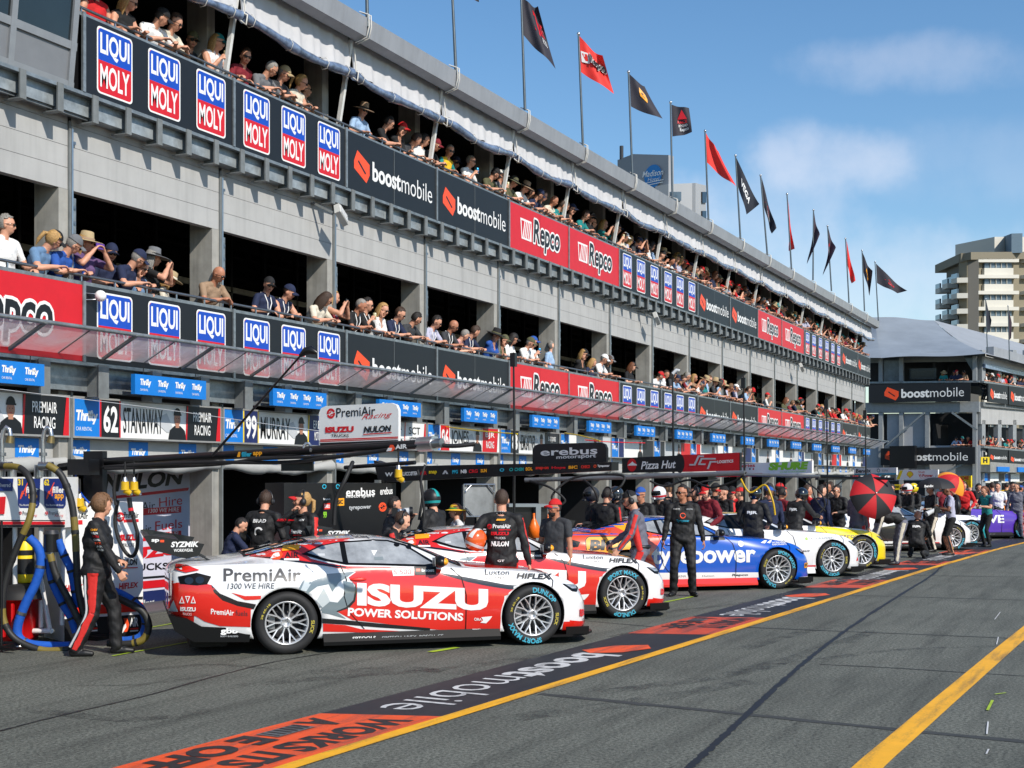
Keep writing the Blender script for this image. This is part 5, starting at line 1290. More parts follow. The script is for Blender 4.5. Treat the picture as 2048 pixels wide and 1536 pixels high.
def livery_yellow(mb):
    a = Art(); a.poly([(1.7,.5),(1.75,.91),(2.2,.885),(3.0,.83),(3.6,.6),(3.6,.2),(2.4,.2),(2.0,.3)], PY); a.text('Fastron', 2.12,.66,2.72,.75,TXG,.01); a.text('EUROPE', 2.35,.765,2.6,.79,TXG)
    a.text('UNIT', 3.3,.13,3.52,.185,BLACK,.03); project(mb, a, 'r'); project(mb, Art().poly([(2.1,-.66),(2.1,.66),(2.8,.62),(3.3,.45),(3.3,-.45),(2.8,-.62)], PS), 't', .003)
    project(mb, Art().poly([(2.1,.89),(2.6,.86),(3.0,.82),(3.3,.735),(3.0,.80),(2.5,.84)], PW), 'r', .004)
def livery_teal(mb):
    a = Art(); a.poly([(.4,.6),(1.9,.82),(2.2,.7),(2.3,.2),(.4,.2)], PK); a.poly([(.3,1.08),(.6,1.0),(1.4,.95),(1.0,.9),(.2,.95)], PT); a.text('K&K', 1.5,.5,2.2,.66,WHITE,.03); a.rect(.5,.2,2.4,.27,WHITE); a.rect(1.2,.2,2.4,.23,RED)
    project(mb, a, 'r')
def livery_navy(mb):
    a = Art(); a.poly([(1.6,.7),(2.0,.88),(3.0,.83),(3.3,.7),(2.6,.72)], PW); a.poly([(3.15,.6),(3.6,.6),(3.6,.15),(3.2,.15)], PT); a.text('WALKINSHAW', .7,.5,2.2,.64,WHITE,.02); project(mb, a, 'r')
def livery_purple(mb):
    a = Art(); a.poly([(-.9,.75),(-.4,.8),(-.4,.4),(-.9,.4)], WHITE)
    for k in range(4): a.rect(-1.0+.1*k,.5,-.94+.1*k,.8,BLACK)
    a.text('20', .3,1.06,.5,1.14,LIME,.04); a.text('DRIVE', .8,.5,2.1,.75,WHITE,.03); project(mb, a, 'r')
def livery_orange(mb):
    a = Art(); a.poly([(-1.2,.2),(-1.2,.6),(2.4,.5),(2.4,.2)], PK); project(mb, a, 'r')
specs = [('race_car', 'blue race car with an orange tail and large white lettering on its door', PB, livery_blue, (1555,1178), dict(tail=PO, skirt=PR, lip=PB)),
 ('race_car', 'white race car with an open driver door beside the yellow one', PW, livery_white, (1665,1154), dict(open_door=True, lip=PW, skirt=PW)),
 ('race_car', 'race car with a bright yellow nose and silver bonnet', PW, livery_yellow, (1724,1138), dict(lip=PY, open_door=True)),
 ('race_car', 'white and black race car with teal trim behind the photographer in shorts', PW, livery_teal, (1906,1101), dict(lip=PW)),
 ('race_car', 'dark navy race car with white bonnet sides and a teal bumper', PN, livery_navy, (1942,1090), dict(lip=PT)),
 ('race_car', 'purple race car near the right edge of the lane', PP, livery_purple, (2046,1077), dict(lip=PP)),
 ('race_car', 'orange and black race car farthest along the lane', PO2, livery_orange, (2105,1066), dict())]
for nm, lab, base, lv, (px, py), kw in specs: make_car(nm, lab, base, lv, car_matrix(px, py), **kw)

_k = 0
for o in [o for o in SC.objects if o.name.split('.')[0] == 'wheel']:
    if o.location.x > 1 and o.parent is not c1: _k += 1; o.rotation_euler.y = (-.1, 2.6, .9, 3.4, 1.7)[_k % 5]
# ---------------------------------------------------------------- upright flat things surveyed in the photograph
class VP:
    """an upright plane through two ground positions"""
    def __init__(s, pxa, za, pxb, zb):
        s.A = at_depth(pxa, HY, za); s.B = at_depth(pxb, HY, zb); s.A.z = s.B.z = 0
        s.u = (s.B-s.A).normalized(); s.n = Vector((s.u.y, -s.u.x, 0))
    def uv(s, px, py):
        o = Vector((0,0,CAM_Z)); d = at_depth(px, py, 10)-o; k = (s.A-o).dot(s.n)/d.dot(s.n); p = o+d*k
        return ((p-s.A).dot(s.u), p.z)
    def T(s, off=0.): return basis(s.A + s.n*off, s.u, (0,0,1), s.n)
    def poly(s, a, pts, mat): return a.poly([s.uv(*p) for p in pts], mat)
    def text(s, a, t, x0, yt0, yb0, x1, yt1, yb1, mat, bold=0., shear=0., out=None, sp=1.):
        for vs, fs, m in Art().text(t, 0, 0, 1, 1, mat, bold, shear, sp, out).e:
            a.e.append(([s.uv(x0+(x1-x0)*u, (yb0+(yb1-yb0)*u)*(1-v)+(yt0+(yt1-yt0)*u)*v) for u, v in vs], fs, m))
        return a
    def slab(s, mb, pts, mat, th=.03, off=0., side=None):
        mb.prism([s.uv(*p) for p in pts], -th, 0, mat, s.T(off), side); return mb
    def P(s, px, py, off=0.):
        u, v = s.uv(px, py); return s.T(off) @ Vector((u, v, 0))
def vsign(name, vp, outline, base, art, label, cat='sign', th=.03, group=None, off=0., parent=None):
    mb = MB(); vp.slab(mb, outline, base, th, off); 
    if art: art.into(mb, vp.T(off))
    return tag(mb.build(name, parent), label, cat, group)
# ---- team backdrop inside the first garage
v = VP(200, 19.3, 388, 21.2); a = Art(); LAV = M('pale lavender backdrop', (206,206,222), .6, var=.03)
v.text(a, 'NULON', 205, 948, 987, 368, 938, 968, BLACK, .04, .2); v.poly(a, [(225,992),(378,975),(376,981),(225,998)], RED)
v.text(a, 'PremiAir', 235, 1006, 1030, 310, 1003, 1018, BLACK); v.text(a, 'Hire', 318, 996, 1014, 364, 990, 1009, RED)
v.poly(a, [(240,1020),(362,1012),(362,1025),(240,1034)], RED); v.text(a, '1300 WE HIRE', 296, 1018, 1026, 358, 1014, 1023, WHITE, .01, .15)
v.text(a, 'PremiAir', 232, 1056, 1080, 302, 1048, 1066, BLACK); v.text(a, 'Fuels', 310, 1043, 1062, 364, 1038, 1055, RED)
v.poly(a, [(240,1074),(362,1061),(362,1073),(240,1088)], RED); v.text(a, '1300 WE FUEL', 300, 1069, 1077, 358, 1062, 1071, WHITE, .01, .15)
v.text(a, 'ISUZU', 228, 1100, 1125, 358, 1086, 1108, RED, .06); v.text(a, 'TRUCKS', 245, 1128, 1144, 335, 1125, 1138, BLACK, .02)
v.poly(a, [(200,1160),(388,1146),(388,1150),(200,1164)], BLACK); v.poly(a, [(200,1170),(388,1153),(388,1168),(200,1186)], RED); v.poly(a, [(200,1192),(388,1172),(388,1208),(200,1226)], NAVY)
v.text(a, 'kw', 286, 1200, 1215, 308, 1196, 1210, LGREY, .05)
vsign('backdrop_panel', v, [(196,930),(391,926),(391,1209),(196,1230)], LAV, a, 'pale team backdrop with red and black sponsor lettering inside the left garage', 'backdrop', .06)
# ---- fuel rig cabinet behind the walking mechanic
vc = VP(128, 15.6, 286, 16.25); a = Art()
vc.poly(a, [(128,1040),(285,1036),(285,1046),(128,1050)], WHITE)
vc.text(a, 'PremiAir', 133, 1026, 1038, 176, 1026, 1038, BLACK, .02); vc.poly(a, [(133,1041),(165,1040),(165,1049),(133,1050)], RED)
a.plus(mark_swirl(*vc.uv(240,1034), .06, RED)); vc.text(a, 'PremiAir', 248, 1024, 1036, 277, 1024, 1036, BLACK, .01); vc.poly(a, [(247,1039),(277,1038),(277,1044),(247,1045)], RED)
vc.text(a, 'ISUZU', 237, 1069, 1082, 273, 1068, 1081, RED, .06); vc.text(a, 'TRUCKS', 245, 1087, 1094, 268, 1086, 1093, BLACK)
vc.text(a, 'NULON', 240, 1118, 1132, 274, 1117, 1130, BLACK, .04, .1); vc.poly(a, [(243,1135),(275,1134),(275,1136),(243,1137)], RED)
vc.text(a, 'HIFLEX', 237, 1166, 1180, 276, 1164, 1174, RED, .03, .15); vc.text(a, 'HIFLEX', 105+25, 1170, 1184, 150+15, 1168, 1180, RED, .03, .15)
vc.poly(a, [(128,1202),(285,1193),(285,1198),(128,1207)], BLACK); vc.poly(a, [(128,1213),(285,1205),(285,1222),(128,1232)], RACERED); vc.poly(a, [(128,1238),(285,1228),(285,1274),(128,1292)], BLACK)
for x in (160, 243): a.plus(mark_hex(*vc.uv(x,1268), .21, .2))
mb = MB(); vc.slab(mb, [(128,1003),(286,1004),(286,1278),(128,1296)], WHITE, .6); a.into(mb, vc.T())
tag(mb.build('fuel_cabinet'), 'tall white cabinet with red stripe and sponsor lettering behind the walking mechanic', 'cabinet')
# ---- fuel tower with hoses at the left edge
ft = thing('fuel_tower', 'white twin fuel tower on tubular legs at the left edge with blue panels', 'fuel tower', on_ground(60,1300))
FM = ft.matrix_basis.inverted() if False else Matrix.Translation(-Vector(on_ground(60,1300)))
def sub(mb, name): 
    mb.v = [tuple(FM @ Vector(p)) for p in mb.v]; return mb.build(name, ft)
vf = VP(-60, 15.25, 131, 15.25); a = Art()
FB = M('filler panel blue', (24,44,112), .45)
for x0, num in ((35,'31'),(88,'62')):
    vf.poly(a, [(x0,957),(x0+46,957),(x0+44,1010),(x0+40,1016),(x0+5,1016),(x0+1,1010)], FB); vf.text(a, num, x0+1, 958, 971, x0+11, 958, 971, YELLOW, .04)
    vf.text(a, 'filler', x0+17, 973, 986, x0+42, 973, 986, WHITE, .03); vf.text(a, 'app', x0+22, 988, 1001, x0+40, 988, 1001, AMBER, .03)
    for p, q in (((x0+5,998),(x0+20,965)),((x0+5,998),(x0+8,985)),((x0+16,992),(x0+16,975))): vf.poly(a, [p,q,(q[0]+2,q[1]),(p[0]+2,p[1])], ORANGE)
    vf.text(a, 'F', x0+9, 982, 993, x0+14, 982, 993, ORANGE); vf.text(a, 'The BestIdea4 Saver', x0+4, 1008, 1012, x0+40, 1008, 1012, WHITE)
    a.plus(mark_swirl(*vf.uv(x0+6,1026), .018, RED)); vf.text(a, 'PremiAir', x0+11, 1022, 1030, x0+33, 1022, 1030, BLACK); vf.text(a, 'Racing', x0+22, 1029, 1035, x0+40, 1028, 1034, RED, 0, .3)
vf.poly(a, [(-30,957),(28,957),(26,982),(-30,982)], FB); vf.text(a, 'Fuel Delivered', -25, 966, 974, 22, 966, 974, WHITE)
vf.poly(a, [(-30,995),(13,993),(10,1028),(-30,1028)], RED); vf.poly(a, [(-60,1040),(131,1040),(131,1042),(-60,1042)], BLACK); vf.poly(a, [(-60,1043),(131,1043),(131,1049),(-60,1049)], RED); vf.poly(a, [(-60,1050),(131,1050),(131,1054),(-60,1054)], BLACK)
mb = MB(); vf.slab(mb, [(-60,954),(131,954),(131,1055),(-60,1055)], WHITE, .45); a.into(mb, vf.T()); sub(mb, 'tank_box')
LEGW = M('white tube', (215,215,213), .4)
def p3(px, py, Z): return at_depth(px, py, Z)
for pts in ([(30,1055),(30,1262)], [(82,1055),(80,1150),(100,1262)], [(126,1055),(124,1250)], [(-20,1055),(-20,1262)], [(82,1200),(82,1255)]):
    mb = MB(); mb.tube([p3(x,y,15.3) for x,y in pts], .028, LEGW, 10); sub(mb, 'leg')
mb = MB(); mb.tube([p3(45,1262,15.25),(p3(102,1262,15.25))], .03, LEGW, 8); mb.tube([p3(102,1262,15.25),p3(102,1262,15.9)], .03, LEGW, 8); mb.box(tuple(p3(-40,1297,15.6)),tuple(p3(120,1287,15.2)+Vector((0,0,.0))), STEEL); sub(mb, 'base_frame')
for x in (36, 88, 108):
    mb = MB(); T = basis(p3(x,1296,15.15)+Vector((0,0,.0)), (0,0,1), (SY,-CY,0)); mb.lathe([(0,-.02),(.05,-.02),(.055,0),(.05,.02),(0,.02)], STEEL, 16, T); mb.lathe([(0,-.012),(.012,-.012),(.012,.03),(0,.03)], RUBBER, 8, T); sub(mb, 'caster')
BRASS = M('brass coupler', (120,104,66), .4, .6)
for x in (4, 86):
    mb = MB(); mb.tube([p3(x,955,15.4),p3(x,880,15.4),p3(x+3,862,15.4),p3(x+9,854,15.4),p3(x+15,859,15.4),p3(x+17,872,15.4)], .026, ALU, 10); mb.tube([p3(x,905,15.4),p3(x,912,15.4)], .045, STEEL, 12); sub(mb, 'vent_pipe')
    mb = MB(); mb.tube([p3(x+17,872,15.4),p3(x+15,886,15.4)], [.035,.05], BRASS, 10); sub(mb, 'coupler')
    mb = MB(); mb.tube([p3(x-6,955,15.3),p3(x-5,930,15.3)], .07, ALU, 14); mb.tube([p3(x-8,932,15.2),p3(x+20,932,15.2)], .05, STEEL, 10); mb.tube([p3(x+20,955,15.3),p3(x+20,935,15.3)], .05, ALU, 12); sub(mb, 'valve')
mb = MB(); mb.tube([p3(103,1104,15.0),p3(103,1068,15.0)], [.085,.085], BLACKM, 18); mb.tube([p3(103,1068,15.0),p3(103,1060,15.0)], [.095,.07], DARK, 18); mb.tube([p3(104,1104,15.0),p3(109,1136,15.0)], .035, ALU, 10); sub(mb, 'pump')
HB = M('blue hose sleeve', (16,84,180), .75, var=.12, bump=.4, bscale=14); HK = M('black hose', (34,34,34), .55, var=.2); HY_ = M('yellow hose band', (120,104,44), .55)
def hose(pts, Z, r, mat, bands=(), nm='hose'):
    L = smooth_line([p3(x,y,Z if not isinstance(Z,(list,tuple)) else Z[i]) for i,(x,y) in enumerate(pts)], 7)
    mb = MB(); mb.tube(L, r, mat, 12)
    for a_, b_ in bands:
        i0, i1 = int(a_*(len(L)-1)), int(b_*(len(L)-1)); mb.tube(L[i0:i1+1], r*1.03, HY_, 12)
    for q in range(1, 4): i0 = int(q*.25*(len(L)-1)); mb.tube(L[i0:i0+2], r*1.1, STEEL if r > .05 else RUBBER, 12)
    return sub(mb, nm)
hose([(58,1076),(76,1095),(82,1125),(72,1165),(52,1205),(37,1245),(36,1272),(55,1287),(95,1292),(140,1292)], 14.95, .052, HB)
hose([(116,1080),(128,1110),(142,1140),(150,1180),(155,1215)], 15.0, .046, HB)
hose([(97,1118),(104,1160),(124,1205),(142,1235),(152,1265)], 15.0, .045, HB)
hose([(215,1178),(250,1192),(280,1215),(292,1245),(282,1272),(255,1281),(222,1280)], 14.9, .046, HB)
hose([(212,1186),(250,1203),(284,1222),(297,1250),(287,1278),(255,1288),(215,1286)], 14.8, .04, HK, ((.6,.8),))
hose([(2,932),(40,936),(60,960),(66,995),(58,1040),(36,1090),(14,1150),(5,1210),(10,1248),(34,1280),(85,1300),(138,1299)], [15.1,15.0,14.9,14.85,14.8,14.8,14.8,14.8,14.8,14.8,14.8,14.8], .037, HK, ((.03,.1),(.3,.42),(.66,.74),(.9,.98)))
hose([(95,930),(122,950),(142,1000),(150,1060),(153,1120),(157,1180),(170,1240)], 14.95, .04, HK, ((.02,.12),(.45,.62)))
hose([(100,1108),(112,1150),(135,1195),(155,1235),(172,1270)], 14.9, .04, HK, ((.0,.12),))
hose([(236,1000),(230,1040),(236,1075),(250,1103),(263,1113),(273,1100),(275,1070),(268,1040),(262,1015)], 15.75, .022, RUBBER)
mb = MB(); mb.tube([p3(258,995,15.7),p3(263,1030,15.7)], .03, BLACKM, 10); mb.tube([p3(261,1016,15.7),p3(262,1022,15.7)], .033, RED, 10); sub(mb, 'nozzle')
ex = thing('fire_extinguisher', 'yellow and black labelled cylinder under the fuel tower', 'extinguisher', p3(50,1165,15.45)); E0 = Matrix.Translation(-p3(50,1165,15.45))
mb = MB(); T = Matrix.Translation(p3(50,1165,15.45)); mb.lathe([(0,0),(.09,0),(.095,.02),(.095,.42),(.05,.5),(.03,.53),(0,.54)], YELLOW, 18, E0 @ T); mb.lathe([(.097,.1),(.097,.28)], BLACK, 18, E0 @ T); mb.lathe([(.098,.32),(.098,.38)], BLACK, 18, E0 @ T); mb.build('cylinder', ex)
bn = thing('red_bin', 'red plastic bin with a black cover at the left edge', 'bin', on_ground(40,1290)); b0 = on_ground(40,1290)
mb = MB(); BR = M('red bin plastic', (206,18,22), .4, var=.06)
mb.lathe([(0,.06),(.21,.06),(.23,.1),(.27,.52),(.285,.52),(.285,.56),(.25,.56)], BR, 4, Matrix.Rotation(R(45+25),4,'Z')); 
for k in range(3):
    mb.box((-.1+.1*k-.012,-.25,.12),(-.1+.1*k+.012,-.2,.5), BR, Matrix.Rotation(R(-64),4,'Z'))
mb.build('bin_body', bn); mb = MB(); mb.ell((0,0,.54), (.27,.27,.17), RUBBER, 18, 10, None, lambda x,y,z: z > 0); mb.build('cover', bn)
ls = thing('light_stand', 'thin black stand at the far left edge of the picture', 'stand', on_ground(3,1305)); s0 = Matrix.Translation(-on_ground(3,1305))
mb = MB(); mb.tube([(0,0,.02),(0,0,1.45)], .014, BLACKM, 8); mb.box((-.2,-.02,.05),(.35,.02,.08), BLACKM); mb.box((-.02,-.2,.03),(.02,.25,.06), BLACKM); mb.build('pole', ls)
# ---- overhead air booms
def boom(name, label, pts, r, mat=BLACKM, post=None, hoses=(), group='overhead air booms in front of the garages'):
    t = thing(name, label, 'boom', (0,0,0), 0, group)
    P = [p3(*q) for q in pts]; mb = MB(); mb.tube(P, r, mat, 12); mb.build('arm', t)
    if post:
        b = P[0].copy() if post == 1 else p3(*post); g = b.copy(); g.z = 0
        mb = MB(); mb.bar(g, b + Vector((0,0,.12)), .14, .14, BLACKM, (1,0,0)); mb.box(tuple(g+Vector((-.25,-.25,0))), tuple(g+Vector((.25,.25,.05))), BLACKM); mb.build('post', t)
    for h in hoses:
        mb = MB(); mb.tube(smooth_line([p3(*q) for q in h[0]], 6), h[1], h[2] if len(h) > 2 else RUBBER, 8); mb.build('hose', t)
    return t
b1 = boom('air_boom', 'long black overhead boom carrying the white team board', [(120,935,16.4),(190,925,16.0),(500,908,14.8),(640,900,14.2),(835,889,13.4)], .05, post=(192,925,16.0),
    hoses=[([(200,935,15.9),(400,925,15.0),(560,925,14.5),(640,918,14.1),(740,905,13.7),(850,890,13.3),(905,892,13.2),(950,888,13.2)], .022), ([(210,938,15.8),(420,930,15.0),(520,918,14.6),(700,912,13.9)], .018), ([(232,950,15.6),(228,980,15.6),(232,1010,15.6)], .02), ([(150,940,16),(158,980,15.8),(182,1010,15.7)], .012, BLUE)])
mb = MB(); vb = VP(190, 15.9, 835, 13.3); a = Art(); vb.text(a, 'filler', 493, 904, 914, 513, 903, 913, CYAN, .03); vb.text(a, 'app', 516, 904, 914, 534, 903, 912, AMBER, .04); vb.poly(a, [(484,914),(487,904),(491,904),(490,914)], AMBER)
vb.poly(a, [(784,903),(790,890),(796,890),(800,897),(795,903)], ORANGE); vb.poly(a, [(782,903),(786,896),(794,896),(792,902)], WHITE); vb.text(a, 'AIR', 800, 890, 899, 824, 888, 897, WHITE, .04); a.into(b1m := MB(), vb.T(.075)); b1m.build('arm_lettering', b1)
mb = MB(); mb.tube([p3(840,889,13.4),p3(870,887,13.25)], .075, ALU, 14); mb.tube([p3(868,887,13.25),p3(884,886,13.2)], .05, STEEL, 12); mb.build('end_joint', b1)
mb = MB(); mb.tube([p3(608,902,14.3),p3(608,893,14.3),p3(612,887,14.3),p3(618,887,14.3),p3(622,893,14.3),p3(622,901,14.2)], .018, ALU, 8); mb.build('lifting_eye', b1)
for q0, q1 in (((156,950,15.9),(178,918,15.6)), ((176,1000,16.05),(205,902,15.85)), ((565,942,14.5),(625,923,14.3))):
    mb = MB(); mb.box(tuple(p3(*q0)), tuple(p3(*q1)), BLACKM); mb.build('control_box', b1)
YP = M('yellow air gun', (206,166,20), .4, var=.1)
for k, (x, y, Z) in enumerate(((250,975,15.5),(268,975,15.6),(160,1008,15.7),(797,950,16.5))):
    g = thing('air_gun', ('yellow air gun hanging nose down under the long boom', 'second yellow air gun hanging close beside the first', 'yellow air gun low behind the mechanic', 'yellow air gun hanging at the black gantry end')[k], 'air gun', p3(x,y,Z))
    mb = MB(); mb.tube([(0,0,.12),(0,0,.07)], [.02,.035], ALU, 10); mb.tube([(0,0,.07),(.0,.0,-.03)], [.045,.05], YP, 12); mb.tube([(0,0,-.03),(.05,-.03,-.07)], [.042,.035], YP, 10); mb.tube([(.05,-.03,-.07),(.07,-.04,-.09)], .02, STEEL, 8); mb.tube([(0,0,.12),(0,0,.3)], .012, RUBBER, 6); mb.build('gun_body', g)
vs_ = VP(638, 14.25, 797, 13.75); a = Art()
a.plus(mark_swirl(*vs_.uv(662,827), .055, RED)); vs_.text(a, 'PremiAir', 673, 816, 835, 751, 812, 830, BLACK, .005); vs_.text(a, 'Racing', 724, 829, 842, 785, 823, 836, RED, .0, .45)
vs_.text(a, 'ISUZU', 651, 854, 866, 708, 852, 864, RED, .06); vs_.text(a, 'TRUCKS', 663, 868, 874, 698, 868, 874, BLACK, .01); vs_.text(a, 'NULON', 728, 853, 866, 783, 850, 863, BLACK, .04, .15); vs_.poly(a, [(727,868),(784,864),(784,866),(727,870)], RED)
vs_.poly(a, [(641,879),(797,873),(797,875.5),(641,881.5)], RED); vs_.poly(a, [(641,882.5),(797,876.5),(797,877.5),(641,884)], RED); vs_.poly(a, [(641,886),(797,880),(797,889),(641,895)], BLACK)
def rnd(x0, y0l, y0r, x1, ybl, ybr, r): # rounded top corners, px
    return [(x0,ybl),(x1,ybr),(x1,y0r+r),(x1-r*.3,y0r+r*.3),(x1-r,y0r),(x0+r,y0l),(x0+r*.3,y0l+r*.3),(x0,y0l+r)]
vsign('team_board', vs_, rnd(638,812,806,797,895,889,14), WHITE, a, 'white rounded team board standing on the long black boom', 'sign', .04)
# long diagonal rod with a drooping head
rod = thing('camera_pole', 'thin black diagonal pole with a drooping camera head', 'camera pole', (0,0,0))
mb = MB(); mb.tube([p3(424,912,14.9),p3(604,708,14.4)], [.016,.012], BLACKM, 8); mb.build('pole', rod)
mb = MB(); mb.tube([p3(600,712,14.4),p3(612,702,14.38),p3(622,700,14.36),p3(634,706,14.35)], [.02,.045,.05,.02], BLACKM, 10); mb.build('camera_head', rod)
# black gantry with sponsor marks
g2 = thing('air_gantry', 'black overhead gantry with a row of small sponsor marks', 'boom', (0,0,0), 0, 'overhead air booms in front of the garages')
ve = VP(747, 20.6, 1223, 17.6); mb = MB(); a = Art(); ve.slab(mb, [(757,965),(1223,941),(1223,924),(912,930),(780,933),(747,921)], BLACKM, .16)
def yl(x): return 951-(x-760)*.039
for k, (x, w_, t, m) in enumerate(((770,16,'W',WHITE),(805,20,'LUCCO',WHITE),(823,14,'ITEK',WHITE),(840,14,'AIR',RED),(858,16,'snap',YELLOW),(885,12,'^',LGREY),(905,11,'PPG',CYAN),(922,12,'NB',WHITE),(938,18,'CRG',RED),(962,12,'SUN',AMBER),(1000,9,'O',CYAN),(1019,8,'O',TEAL),(1030,18,'CHEM',TEAL),(1052,14,'SOL',AMBER),(1072,26,'snap-on',RACERED),(1104,28,'Hope',RED),(1138,18,'BIC',AMBER),(1163,18,'CHIKO',RACERED),(1188,6,'O',ORANGE),(1196,24,'Tyrepower',WHITE))):
    h_ = 4.0-(x-760)*.0022; yc = yl(x)-1.5; ve.text(a, t, x, yc-h_, yc+h_, x+w_, yc-h_-.6, yc+h_-.6, m, .04)
a.into(mb, ve.T()); mb.build('fascia', g2)
mb = MB(); 
for q in ((757,960,20.5),(1180,950,17.9)):
    p = p3(*q); mb.bar((p.x,p.y,0),tuple(p),.09,.09,GALVD,(1,0,0)) if q[0] < 900 else None
mb.build('post', g2)
v2 = VP(1066, 18.7, 1212, 17.75); a = Art(); v2.text(a, 'erebus', 1081, 897, 912, 1195, 893, 908, WHITE, .02); v2.text(a, 'motorsport', 1113, 912, 920, 1192, 908, 917, WHITE, .02)
vsign('team_board', v2, rnd(1065,888,885,1213,927,924,12), BLACK, a, 'black rounded team board with white lettering on the black gantry', 'sign', .04)
v3 = VP(1244, 21.6, 1480, 20.0); a = Art(); v3.poly(a, [(1363,910),(1479,905),(1479,941),(1360,944)], RED); a.ell(*v3.uv(1360,927), .09, .15, BLACK)
a.ell(*v3.uv(1264,930), .095, .105, RED, 24); v3.poly(a, [(1255,931),(1262,926),(1265,923),(1268,926),(1274,929),(1274,931)], WHITE); v3.text(a, 'Pizza Hut', 1282, 923, 939, 1352, 920, 936, WHITE, .02, .25)
v3.poly(a, [(1379,928),(1388,928),(1396,911),(1408,911),(1408,914),(1399,914),(1391,931),(1379,931)], LGREY); v3.poly(a, [(1396,930),(1402,916),(1432,916),(1432,919),(1405,919),(1401,927),(1412,927),(1411,930)], LGREY); v3.poly(a, [(1414,938),(1420,922),(1434,922),(1434,925),(1423,925),(1418,938)], LGREY)
v3.text(a, 'LOGISTICS', 1435, 921, 927, 1467, 919, 925, WHITE, .04, .1)
vsign('sponsor_banner', v3, [(1244,946),(1480,941),(1480,905),(1244,916)], BLACK, a, 'half black half red sponsor banner with white script lettering', 'banner', .05)
v4 = VP(1432, 25.6, 1624, 24.0); a = Art(); v4.text(a, 'batteries', 1462, 929, 936, 1510, 927, 934, RED, .02); v4.text(a, 'SHURE', 1537, 925, 941, 1617, 923, 939, LIME, .07, .15); v4.text(a, 'SOUND EXTRAORDINARY', 1560, 943, 946, 1612, 941, 944, LIME)
v4.poly(a, [(1432,947),(1525,946),(1525,953),(1432,954)], RED); a.ell(*v4.uv(1500,938), .018, .018, BLACK); a.ell(*v4.uv(1507,938), .018, .018, RED)
vsign('sponsor_banner', v4, [(1432,955),(1624,946),(1624,921),(1432,930)], WHITE, a, 'white sponsor banner with green lettering and a red lower strip', 'banner', .05)
v5 = VP(1708, 34, 1793, 33); a = Art(); v5.text(a, 'Bendix', 1712, 938, 946, 1742, 937, 945, BLACK, .03); v5.poly(a, [(1709,947.5),(1792,946),(1792,949.5),(1709,950.5)], CYAN); v5.text(a, 'SUPA', 1764, 939, 943, 1776, 939, 943, GREYV); a.ring(*v5.uv(1757,941), .05, .03, GREYV)
vsign('sponsor_banner', v5, [(1708,951),(1793,949.5),(1793,935),(1708,936)], WHITE, a, 'small white banner with black lettering over a cyan line', 'banner', .05)
v6 = VP(1792, 36, 1876, 35); a = Art(); v6.poly(a, [(1793,959),(1800,941),(1806,941),(1799,959)], YELLOW); cx, cy = v6.uv(1820,949)
a.e.append(([(cx,cy-.1)]+[(cx+.105*math.cos(R(k*22.5))*1.0, cy-.01+.1*math.sin(R(k*22.5))) for k in range(9)], [tuple(range(10))], RED)); a.e.append(([(cx,cy-.085)]+[(cx+.09*math.cos(R(k*22.5)), cy-.005+.085*math.sin(R(k*22.5))) for k in range(9)], [tuple(range(10))], YELLOW))
v6.text(a, 'Shell', 1837, 942, 946, 1849, 942, 946, RED); v6.text(a, 'V-Power', 1837, 948, 954, 1866, 948, 954, RED, .03); v6.text(a, 'Racing Team', 1840, 955, 957.5, 1862, 955, 957.5, RED)
vsign('sponsor_banner', v6, [(1792,960),(1876,959),(1876,939),(1792,940)], WHITE, a, 'white banner with a yellow shell emblem and red lettering', 'banner', .05)
v7 = VP(1776, 39, 1836, 38.5); a = Art(); v7.text(a, 'BATTERIES + AUTO', 1779, 971, 976, 1816, 971, 976, BLACK, .03)
vsign('sponsor_banner', v7, [(1776,980),(1828,979),(1836,969),(1776,969)], YELLOW, a, 'narrow yellow banner with black lettering behind the umbrellas', 'banner', .05)
v8 = VP(1884, 41, 1942, 40); a = Art(); v8.text(a, 'ADIE', 1915, 953, 960, 1938, 952, 959, RED, .04)
vsign('sponsor_banner', v8, [(1884,976),(1942,975),(1942,951),(1884,953)], YELLOW, a, 'tall yellow board behind the red and yellow umbrella', 'banner', .05)
v9 = VP(1636, 31, 1792, 33); a = Art()
for k in range(9): v9.text(a, ('O','SPC','Bendix','NGK','SAF','BOSCH','UVEX','K','CE')[k], 1641+16*k, 951.5, 955.5, 1652+16*k, 951.5, 955.5, (CYAN,WHITE,LGREY,WHITE,RED,WHITE,RED,CYAN,WHITE)[k], .04)
vsign('sponsor_strip', v9, [(1636,960),(1792,958),(1792,949),(1636,949)], BLACKM, a, 'long black strip with tiny sponsor marks under the small white banners', 'banner', .08)
PIPE = M('grey boom pipe', (120,122,124), .4, .5, var=.15)
boom('air_boom', 'slim grey boom under the black and red sponsor banner', [(1050,960,20.5),(1240,955,20),(1490,946,19)], .035, PIPE, hoses=[([(1060,962,20.3),(1100,975,20),(1130,1000,20),(1115,1010,20),(1105,990,20),(1150,955,20),(1240,950,19.6),(1245,968,19.5),(1225,985,19.5)], .018), ([(1300,962,19.7),(1330,972,19.6),(1380,960,19.5),(1420,975,19.4),(1470,962,19.2),(1492,945,19)], .016), ([(1165,958,20.2),(1185,975,20),(1195,1000,20),(1180,1010,20)], .02)])
boom('air_boom', 'grey twin pipe boom in the middle distance above the crowd', [(1290,950,24),(1450,948,23.6),(1640,953,23)], .03, PIPE, hoses=[([(1350,950,23.8),(1380,985,23.6),(1400,965,23.5),(1440,960,23.5)], .015), ([(1480,955,23.4),(1500,985,23.4),(1530,970,23.3),(1545,1000,23.2),(1550,1030,23.2)], .018, YP), ([(1600,955,23.2),(1640,985,23),(1650,1010,23),(1640,1025,23)], .015)])
